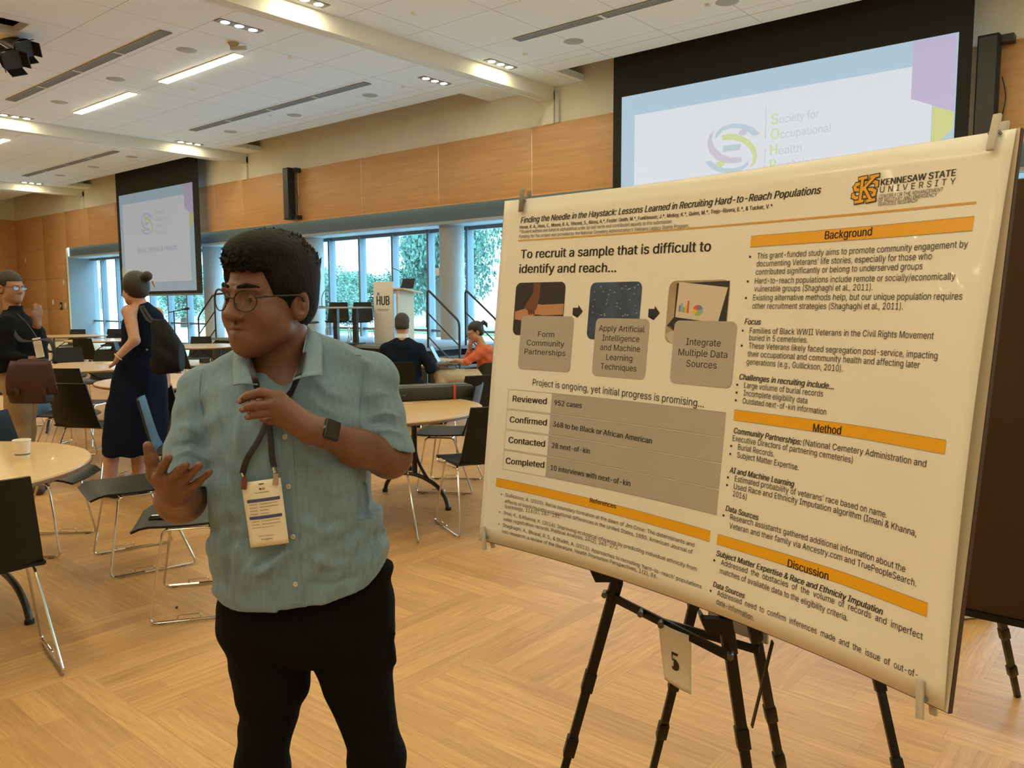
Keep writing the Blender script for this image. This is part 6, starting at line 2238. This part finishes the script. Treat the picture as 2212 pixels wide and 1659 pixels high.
# ---- standing man with the leather bag
B = Vector((-3.93, 6.42, 0))
mn = thing('person', 'standing man in a dark jacket and khaki trousers with glasses at the left edge', 'person', W(B.x, B.y), HEAD)
ax = frame3((.93, -.36), .05)
O = P3(24, 622, 6.42)
fd = Field((-4.35, 6.05, .75), (-3.45, 6.85, 1.80), .0075)
head_field(fd, O, *ax, 1.0, .0)
fd.cone(O + ax[1] * -.02 - UP * .05, P3(30, 684, 6.42), .055, .065, .02)
fd.chain([P3(30, 690, 6.42), P3(52, 694, 6.58), P3(70, 742, 6.50), P3(80, 702, 6.38)], [.06, .055, .045, .030], .02)
palm(fd, P3(80, 700, 6.38), P3(84, 656, 6.34), (.35, .9, 0))
fd.chain([P3(30, 690, 6.42), P3(14, 696, 6.24), P3(10, 766, 6.22), P3(58, 778, 6.22)], [.06, .055, .045, .030], .02)
palm(fd, P3(58, 778, 6.22), P3(84, 782, 6.2), (.0, .3, 1))
fd.build('body', M_skin3, mn, 2, B)
skull_hair(B, O, ax, 1.0, M_hair2, mn, low=-.05)
specs(O, ax, 1.0, mn, B)
fd = Field((-4.45, 5.98, .85), (-3.45, 6.88, 1.48), .009)
rows = []
for y, xl, xr, b in ((800, 2, 88, .21), (770, 0, 92, .21), (730, -2, 88, .21), (705, -4, 76, .21), (688, 4, 58, .17), (676, 14, 48, .10)):
    a, c = P3(xl, y, 6.42), P3(xr, y, 6.42)
    rows.append((a.z, (a.x + c.x) / 2, 6.42, (c.x - a.x) / 2, b))
fd.loft(rows, 0, 'add', 2.3)
fd.chain([P3(30, 692, 6.42), P3(48, 697, 6.56)], [.085, .074], .02)
fd.chain([P3(30, 692, 6.42), P3(16, 697, 6.26)], [.085, .075], .02)
fd.chain([P3(30, 668, 6.42), P3(30, 690, 6.42)], [.066, .085], .02)
fd.chain([P3(48, 698, 6.58), P3(70, 744, 6.52), P3(78, 712, 6.40)], [.068, .060, .045], .02)
fd.chain([P3(16, 698, 6.22), P3(9, 766, 6.18), P3(50, 776, 6.20)], [.07, .062, .045], .02)
fd.warp(lambda X, Y, Z: .004 * np.sin(30 * Z + 22 * X) + .003 * np.sin(55 * Z - 31 * X + 20 * Y))
fd.build('jacket', M_jack, mn, 2, B)
fd = Field((-4.3, 6.05, -.01), (-3.5, 6.80, 1.05), .010)
rows = []
for y, xl, xr in ((845, 8, 84), (815, 6, 86), (780, 8, 84)):
    a, c = P3(xl, y, 6.42), P3(xr, y, 6.42)
    rows.append((a.z, (a.x + c.x) / 2, 6.42, (c.x - a.x) / 2, .17))
fd.loft(rows, 0)
for dd, x0 in ((-.09, 38), (.09, 50)):
    h_ = P3(x0, 840, 6.42 + dd)
    fd.chain([h_, Vector((h_.x - .01, h_.y, .50)), Vector((h_.x - .03, h_.y, .10))], [.105, .082, .062], .02)
fd.warp(lambda X, Y, Z: .004 * np.sin(30 * Z + 12 * X))
fd.build('trousers', M_khaki, mn, 2, B)
fd = Field((-4.3, 6.1, -.005), (-3.4, 6.75, .14), .009)
for dd, x0 in ((-.09, 38), (.09, 50)):
    h_ = P3(x0, 840, 6.42 + dd)
    fd.cone((h_.x - .06, h_.y, .05), (h_.x + .15, h_.y - .05, .04), .045, .042, .01)
fd.half((0, 0, 0), (0, 0, -1))
fd.build('shoes', mat('brown_shoe', (.05, .025, .012), .5), mn, 1, B)
bg = thing('messenger_bag', 'brown leather messenger bag hanging at the side of the standing man', 'bag', (0, 0, 0), HEAD)
fd = Field((-4.15, 5.86, .70), (-3.45, 6.30, 1.20), .008)
c = P3(80, 823, 6.02)
fd.loft([(c.z - .165, c.x + .01, c.y, .215, .055), (c.z - .10, c.x + .01, c.y, .225, .072), (c.z + .05, c.x, c.y, .195, .065), (c.z + .13, c.x - .01, c.y, .155, .05), (c.z + .165, c.x - .01, c.y, .10, .03)], 0, 'add', 3)
M_leather = mat('maroon_leather', (.040, .015, .014), .5, spec=.3, var=.25, scale=8, bump=.15, bscale=80)
fd.build('body', M_leather, bg, 2)
MB().grid([[c + Vector(((-.19 + .38 * i / 8) * (1 - .22 * (1 - j / 6) ** 2), -.068 - .012 * math.sin(PI * (j / 6)), .155 - .25 * j / 6)) for i in range(9)] for j in range(6, -1, -1)], .006).build('flap', mat('maroon_flap', (.050, .020, .019), .48, spec=.3, var=.2, scale=7), bg, smooth=True)
MB().tube(smoothpath([c + Vector((.16, -.02, .13)), c + Vector((.10, .02, .30)), P3(44, 735, 6.14), P3(14, 686, 6.30), P3(4, 690, 6.55), P3(-2, 760, 6.62), c + Vector((-.15, .06, .12))], 6), 0, 8, flat=(.016, .003, (1, 0, .2))).build('strap', M_strap, bg, smooth=True)
for s in (-1, 1):
    MB().box(c + Vector((s * .10, -.084, -.07)), (.03, .008, .05), bev=.002).build('buckle', M_leather, bg)
nb = thing('name_badge', 'white name badge hanging at the front of the standing man', 'badge', (0, 0, 0), HEAD)
t_, b_ = P3(79, 731, 6.14), P3(87, 771, 6.14)
MB().box((t_ + b_) / 2, (.062, .004, .15), Euler((0, -.16, 0)).to_matrix()).build('card', mat('badge_paper', (.74, .70, .62), .55), nb)
MB().tube([P3(80, 729, 6.15), P3(60, 700, 6.22), P3(36, 676, 6.34)], .004).build('lanyard', M_strap, nb)

# ---- woman in the navy dress
B = Vector((-3.02, 6.22, 0))
wm = thing('person', 'woman in a sleeveless navy dress with dark hair in a bun, seen from behind', 'person', W(B.x, B.y), HEAD)
ax = frame3((-.86, .42), .10)
O = P3(291, 625, 6.22)
fd = Field((-3.30, 5.85, .02), (-2.65, 6.60, 1.78), .0075)
head_field(fd, O, *ax, .96)
fd.cone(O - UP * .05 - ax[1] * .02, P3(304, 664, 6.22), .048, .055, .02)
fd.chain([P3(304, 672, 6.22), P3(279, 674, 6.12), P3(291, 735, 6.03), P3(258, 767, 5.99)], [.055, .050, .037, .026], .02)
palm(fd, P3(258, 767, 5.99), P3(240, 797, 6.03), (.3, -.9, .1))
fd.chain([P3(304, 672, 6.22), P3(338, 678, 6.33), P3(354, 742, 6.38), P3(360, 800, 6.34)], [.055, .048, .036, .026], .02)
palm(fd, P3(360, 800, 6.34), P3(360, 838, 6.34), (.3, .9, 0))
for x0, dd in ((240, -.05), (300, .07)):
    k_ = P3(x0, 955, 6.22 + dd)
    fd.chain([k_, Vector((k_.x - .01, k_.y, .30)), Vector((k_.x - .02, k_.y, .07))], [.060, .056, .036], .01)
    fd.cone((k_.x - .02, k_.y, .05), (k_.x - .14, k_.y + .07, .03), .034, .028, .01)
fd.build('body', M_skin2, wm, 2, B)
def bun(f, q, k):
    f.ell(q(0, -.02, .035), np.array((.094, .108, .100)) * k, None, .03)
    f.ell(q(0, -.152, .085), (.040, .038, .038), None, .006)
    f.cone(q(0, -.10, .06), q(0, -.145, .08), .03, .026, .01)
skull_hair(B, O, ax, .97, mat('hair_dark_w', (.018, .013, .012), .55, bump=.25, bscale=420), wm, hairline=.045, low=-.088, extra=bun, cover=True)
hc = P3(333, 613, 6.2) - B
MB().cyl(hc + Vector((-.01, 0, .02)), hc + Vector((.006, 0, -.026)), .009, .006).build('hair_clip', mat('clip_tort', (.45, .33, .18), .4), wm)
fd = Field((-3.36, 5.95, .30), (-2.62, 6.52, 1.50), .009)
rows = []
for y, xl, xr, b in ((980, 221, 358, .20), (920, 227, 357, .20), (850, 238, 355, .19), (790, 250, 351, .17), (757, 262, 349, .145), (725, 262, 352, .14), (692, 266, 350, .13), (672, 276, 340, .11), (658, 290, 322, .07), (650, 296, 314, .05)):
    a, c = P3(xl, y, 6.22), P3(xr, y, 6.22)
    rows.append((a.z, (a.x + c.x) / 2, 6.24, (c.x - a.x) / 2, b))
fd.loft(rows, 0)
fd.cone(P3(279, 674, 6.10), P3(288, 720, 6.02), .052, .047, 0, 'cut')
fd.warp(lambda X, Y, Z: .007 * np.sin(38 * X + 24 * Y) * np.clip((1.15 - Z) / .4, 0, 1) + .003 * np.sin(24 * Z + 20 * X))
fd.build('dress', M_navyd, wm, 2, B)
fd = Field((-3.5, 5.95, -.005), (-2.7, 6.5, .14), .008)
for x0, dd in ((240, -.05), (300, .07)):
    k_ = P3(x0, 955, 6.22 + dd)
    fd.cone((k_.x + .02, k_.y - .01, .035), (k_.x - .17, k_.y + .085, .028), .036, .030, .01)
fd.half((0, 0, 0), (0, 0, -1))
fd.build('shoes', mat('flat_black', (.015, .015, .017), .5), wm, 1, B)
wr = P3(255, 771, 5.99) - B
e = (P3(258, 767, 5.99) - P3(291, 735, 6.03)).normalized()
u = e.orthogonal().normalized(); v_ = e.cross(u)
MB().tube([wr + u * math.cos(a) * .031 + v_ * math.sin(a) * .031 for a in [2 * PI * i / 20 for i in range(20)]], .004, 6, closed=True).build('bracelet', mat('bracelet_pale', (.6, .55, .42), .4), wm, smooth=True)
sb = thing('shoulder_bag', 'black shoulder bag at the back of the woman in the navy dress', 'bag', (0, 0, 0), HEAD)
fd = Field((-3.0, 5.72, .85), (-2.42, 6.15, 1.45), .008)
c = P3(362, 748, 5.95)
fd.loft([(c.z - .20, c.x - .02, c.y, .085, .05), (c.z - .13, c.x + .0, c.y, .125, .075), (c.z, c.x - .0, c.y, .105, .075), (c.z + .12, c.x - .03, c.y, .08, .055), (c.z + .20, c.x - .055, c.y, .045, .03)], 0, 'add', 2.6)
fd.cone(c + Vector((.06, 0, -.10)), c + Vector((.10, 0, -.14)), .05, .04, .02)
fd.warp(lambda X, Y, Z: .004 * np.sin(40 * Z + 33 * X))
fd.build('body', mat('bag_black', (.006, .008, .012), .7, spec=.2, bump=.1, bscale=60), sb, 2)
for dx in (0, .05):
    MB().tube(smoothpath([c + Vector((-.06 + dx, -.03, .16)), P3(318 + dx * 200, 690, 6.02), P3(303 + dx * 120, 662, 6.14), P3(310, 664, 6.30)], 6), 0, 8, flat=(.010, .003, (1, 0, .3))).build('strap', M_strap, sb, smooth=True)
MB().box(c + Vector((-.12, -.068, -.02)), (.012, .01, .012)).build('snap', M_alu, sb)

# ---- seated man in the suit, from behind
B = Vector((-1.26, 9.18, 0))
sm_ = thing('person', 'man in a dark suit seated at a table, seen from behind below the lectern', 'person', W(B.x, B.y), HEAD)
ax = frame3((.05, 1), .18)
O = P3(869, 702, 9.22)
fd = Field((-1.60, 8.9, .60), (-.78, 9.85, 1.38), .0085)
head_field(fd, O, *ax, .98)
fd.cone(O - UP * .05, P3(869, 735, 9.2), .058, .065, .02)
fd.chain([P3(869, 742, 9.2), P3(905, 752, 9.2), P3(930, 795, 9.2), P3(934, 777, 9.55)], [.06, .055, .045, .03], .02)
palm(fd, P3(934, 777, 9.55), P3(934, 772, 9.72), (.9, 0, .2))
fd.chain([P3(869, 742, 9.2), P3(834, 752, 9.2), P3(824, 795, 9.2), P3(838, 779, 9.5)], [.06, .055, .045, .03], .02)
palm(fd, P3(838, 779, 9.5), P3(842, 776, 9.68), (-.9, 0, .2))
fd.build('body', M_skin2, sm_, 2, B)
skull_hair(B, O, ax, .99, M_hair3, sm_, low=-.055)
fd = Field((-1.75, 8.85, .40), (-.75, 9.75, 1.22), .010)
rows = []
for y, xl, xr, b in ((862, 834, 910, .14), (820, 834, 910, .14), (785, 830, 910, .135), (757, 829, 912, .125), (742, 838, 903, .11), (733, 850, 890, .085), (728, 857, 882, .07)):
    a, c = P3(xl, y, 9.2), P3(xr, y, 9.2)
    rows.append((a.z, (a.x + c.x) / 2, 9.2 + .02, (c.x - a.x) / 2, b))
fd.loft(rows, 0, 'add', 2.3)
fd.chain([P3(869, 746, 9.2), P3(904, 753, 9.2)], [.075, .070], .02)
fd.chain([P3(869, 746, 9.2), P3(836, 753, 9.2)], [.075, .070], .02)
fd.chain([P3(906, 754, 9.2), P3(931, 796, 9.2), P3(935, 780, 9.5)], [.068, .062, .046], .02)
fd.chain([P3(834, 754, 9.2), P3(823, 796, 9.2), P3(836, 781, 9.45)], [.068, .062, .046], .02)
fd.warp(lambda X, Y, Z: .004 * np.sin(33 * Z + 18 * X) + .003 * np.sin(25 * X - 40 * Z))
fd.build('jacket', M_suit, sm_, 2, B)
MB().lathe([(.062, 0), (.072, .0), (.066, .042), (.060, .044)], 24, P3(869, 729, 9.21) - B).build('shirt_collar', M_collar, sm_)
fd = Field((-1.65, 8.95, -.01), (-.9, 9.95, .66), .011)
for s in (-1, 1):
    h_ = Vector((-1.26 + s * .10, 9.18, .53))
    fd.chain([h_, Vector((h_.x + s * .04, 9.62, .52)), Vector((h_.x + s * .04, 9.64, .10))], [.085, .070, .055], .02)
    fd.cone((h_.x + s * .04, 9.62, .04), (h_.x + s * .05, 9.82, .035), .042, .038, .01)
fd.half((0, 0, 0.0), (0, 0, -1))
fd.build('trousers', M_suit, sm_, 2, B)

# ---- seated woman with the laptop
B = Vector((-.36, 10.02, 0))
w2 = thing('person', 'woman in an orange top and cream trousers, chin on hand, at the laptop', 'person', W(B.x, B.y), HEAD)
ax = frame3((-.96, -.25), .38)
O = P3(1027, 717, 10.0)
fd = Field((-.98, 9.65, .60), (-.05, 10.40, 1.30), .0080)
head_field(fd, O, *ax, .95)
fd.cone(O - UP * .05 - ax[1] * .03, P3(1041, 746, 10.0), .046, .055, .02)
fd.chain([P3(1044, 756, 10.0), P3(1046, 757, 9.86), P3(1004, 783, 9.80), P3(984, 778, 9.86)], [.055, .050, .040, .025], .02)
palm(fd, P3(984, 778, 9.86), P3(968, 780, 9.9), (0, .9, .1))
fd.chain([P3(1044, 756, 10.0), P3(1040, 757, 10.16), P3(1006, 780, 10.12), P3(1016, 752, 10.0)], [.055, .050, .038, .025], .02)
palm(fd, P3(1016, 752, 10.0), P3(1018, 734, 9.96), (.5, .8, 0))
fd.build('body', M_skin2, w2, 2, B)
def tail(f, q, k):
    f.chain([q(0, -.10, .06), q(0, -.145, .075), q(0, -.165, .045), q(0, -.165, .0)], [.026, .024, .022, .010], .008)
skull_hair(B, O, ax, .96, mat('hair_dark_w', (.018, .013, .012), .55, bump=.25, bscale=420), w2, hairline=.050, low=-.07, extra=tail)
specs(O, ax, .95, w2, B, .024)
fd = Field((-.80, 9.66, .55), (.05, 10.42, 1.12), .0095)
rows = []
for y, xl, xr, b in ((812, 1032, 1072, .14), (785, 1030, 1074, .15), (765, 1026, 1074, .17), (752, 1026, 1068, .17), (744, 1032, 1056, .10)):
    a, c = P3(xl, y, 10.0), P3(xr, y, 10.0)
    rows.append((a.z, (a.x + c.x) / 2, 10.0, (c.x - a.x) / 2, b))
fd.loft(rows, 0, 'add', 2.2)
fd.chain([P3(1046, 757, 9.86), P3(1008, 782, 9.80)], [.062, .050], .02)
fd.chain([P3(1040, 757, 10.16), P3(1007, 780, 10.12), P3(1014, 760, 10.03)], [.062, .052, .036], .02)
fd.warp(lambda X, Y, Z: .004 * np.sin(50 * Z + 38 * X) + .003 * np.sin(30 * X - 20 * Z))
fd.build('top', M_orange, w2, 2, B)
fd = Field((-1.1, 9.7, .04), (.0, 10.3, .75), .011)
fd.chain([P3(1050, 815, 9.93), P3(985, 812, 9.90), P3(950, 812, 9.88)], [.11, .085, .075], .02)
fd.chain([P3(1050, 815, 10.1), P3(985, 812, 10.1), P3(955, 812, 10.1)], [.11, .085, .075], .02)
for dd in (9.88, 10.1):
    a = P3(952, 812, dd)
    fd.chain([a, Vector((a.x + .02, dd, .09))], [.075, .05], .01)
fd.build('trousers', M_cream, w2, 2, B)
fd = Field((-1.2, 9.7, -.005), (-.6, 10.3, .12), .009)
for dd in (9.88, 10.1):
    a = P3(952, 812, dd)
    fd.cone((a.x + .04, dd, .035), (a.x - .13, dd, .03), .036, .03, .01)
fd.half((0, 0, 0), (0, 0, -1))
fd.build('shoes', mat('flat_black', (.015, .015, .017), .5), w2, 1, B)
fd = Field((-.62, 9.75, .42), (.08, 10.35, .95), .010)
rows = []
for y, xl, xr, b in ((832, 1030, 1076, .18), (805, 1028, 1076, .18), (782, 1036, 1076, .165)):
    a, c = P3(xl, y, 10.0), P3(xr, y, 10.0)
    rows.append((a.z, (a.x + c.x) / 2, 10.0, (c.x - a.x) / 2, b))
fd.loft(rows, 0, 'add', 2.4)
fd.build('tied_jacket', M_blackm, w2, 2, B)

# ---- the person behind the boards, of whom one pale sneaker shows
B = Vector((2.14, 3.74, 0))
hid = thing('person', 'person hidden behind the brown board, only a pale sneaker showing below it', 'person', W(B.x, B.y), HEAD)
ax = frame3((.95, .3))
O = Vector((2.13, 3.76, 1.52))
fd = Field((1.85, 3.4, .75), (2.45, 4.1, 1.72), .009)
head_field(fd, O, *ax, .97)
fd.cone(O - UP * .05, (2.13, 3.76, 1.34), .055, .06, .02)
for s in (-1, 1):
    y = 3.76 + s * .18
    fd.chain([(2.13, 3.76, 1.32), (2.13, y, 1.28), (2.14, y + s * .03, 1.02), (2.20, y, .84)], [.05, .05, .04, .028], .02)
    palm(fd, (2.20, y, .84), (2.23, y, .70 + .08), (1, 0, .2))
fd.build('body', M_skin2, hid, 2, B)
skull_hair(B, O, ax, .98, M_hair2, hid, low=-.06)
fd = Field((1.85, 3.45, .72), (2.45, 4.08, 1.42), .010)
fd.loft([(.80, 2.13, 3.76, .13, .17), (1.0, 2.13, 3.76, .125, .165), (1.2, 2.13, 3.76, .125, .19), (1.3, 2.13, 3.76, .11, .18), (1.36, 2.13, 3.76, .08, .10)], 0)
for s in (-1, 1):
    y = 3.76 + s * .18
    fd.chain([(2.13, y, 1.28), (2.14, y + s * .03, 1.02), (2.19, y, .88)], [.065, .055, .042], .02)
fd.build('jumper', M_jack, hid, 2, B)
fd = Field((1.9, 3.5, .06), (2.4, 4.05, .92), .010)
for y in (3.70, 3.86):
    fd.chain([(2.13, y, .80), (2.12, y, .48), (2.10, y, .12)], [.10, .075, .060], .02)
fd.build('trousers', M_jack, hid, 2, B)
M_sneak = mat('sneaker_beige', (.46, .40, .32), .7, var=.1, scale=30)
for y, nm in ((3.72, 'sneaker'), (3.88, 'sneaker')):
    fd = Field((1.98, y - .09, -.005), (2.36, y + .12, .16), .005)
    fd.chain([(2.08, y, .055), (2.18, y + .02, .050), (2.27, y + .045, .036)], [.045, .045, .035], .01)
    fd.cone((2.08, y, .06), (2.09, y, .11), .045, .04, .01)
    fd.half((0, 0, .012), (0, 0, -1))
    o = fd.build(nm, M_sneak, hid, 2, B)
    MB().tube(smoothpath([(2.04 - B.x, y - B.y, .012), (2.12 - B.x, y + .008 - B.y, .012), (2.2 - B.x, y + .025 - B.y, .012), (2.29 - B.x, y + .05 - B.y, .012)], 5), 0, 12, flat=(.046, .012, (-.25, 1, 0))).build('sole', mat('sole_white', (.6, .56, .48), .6), o, smooth=True)
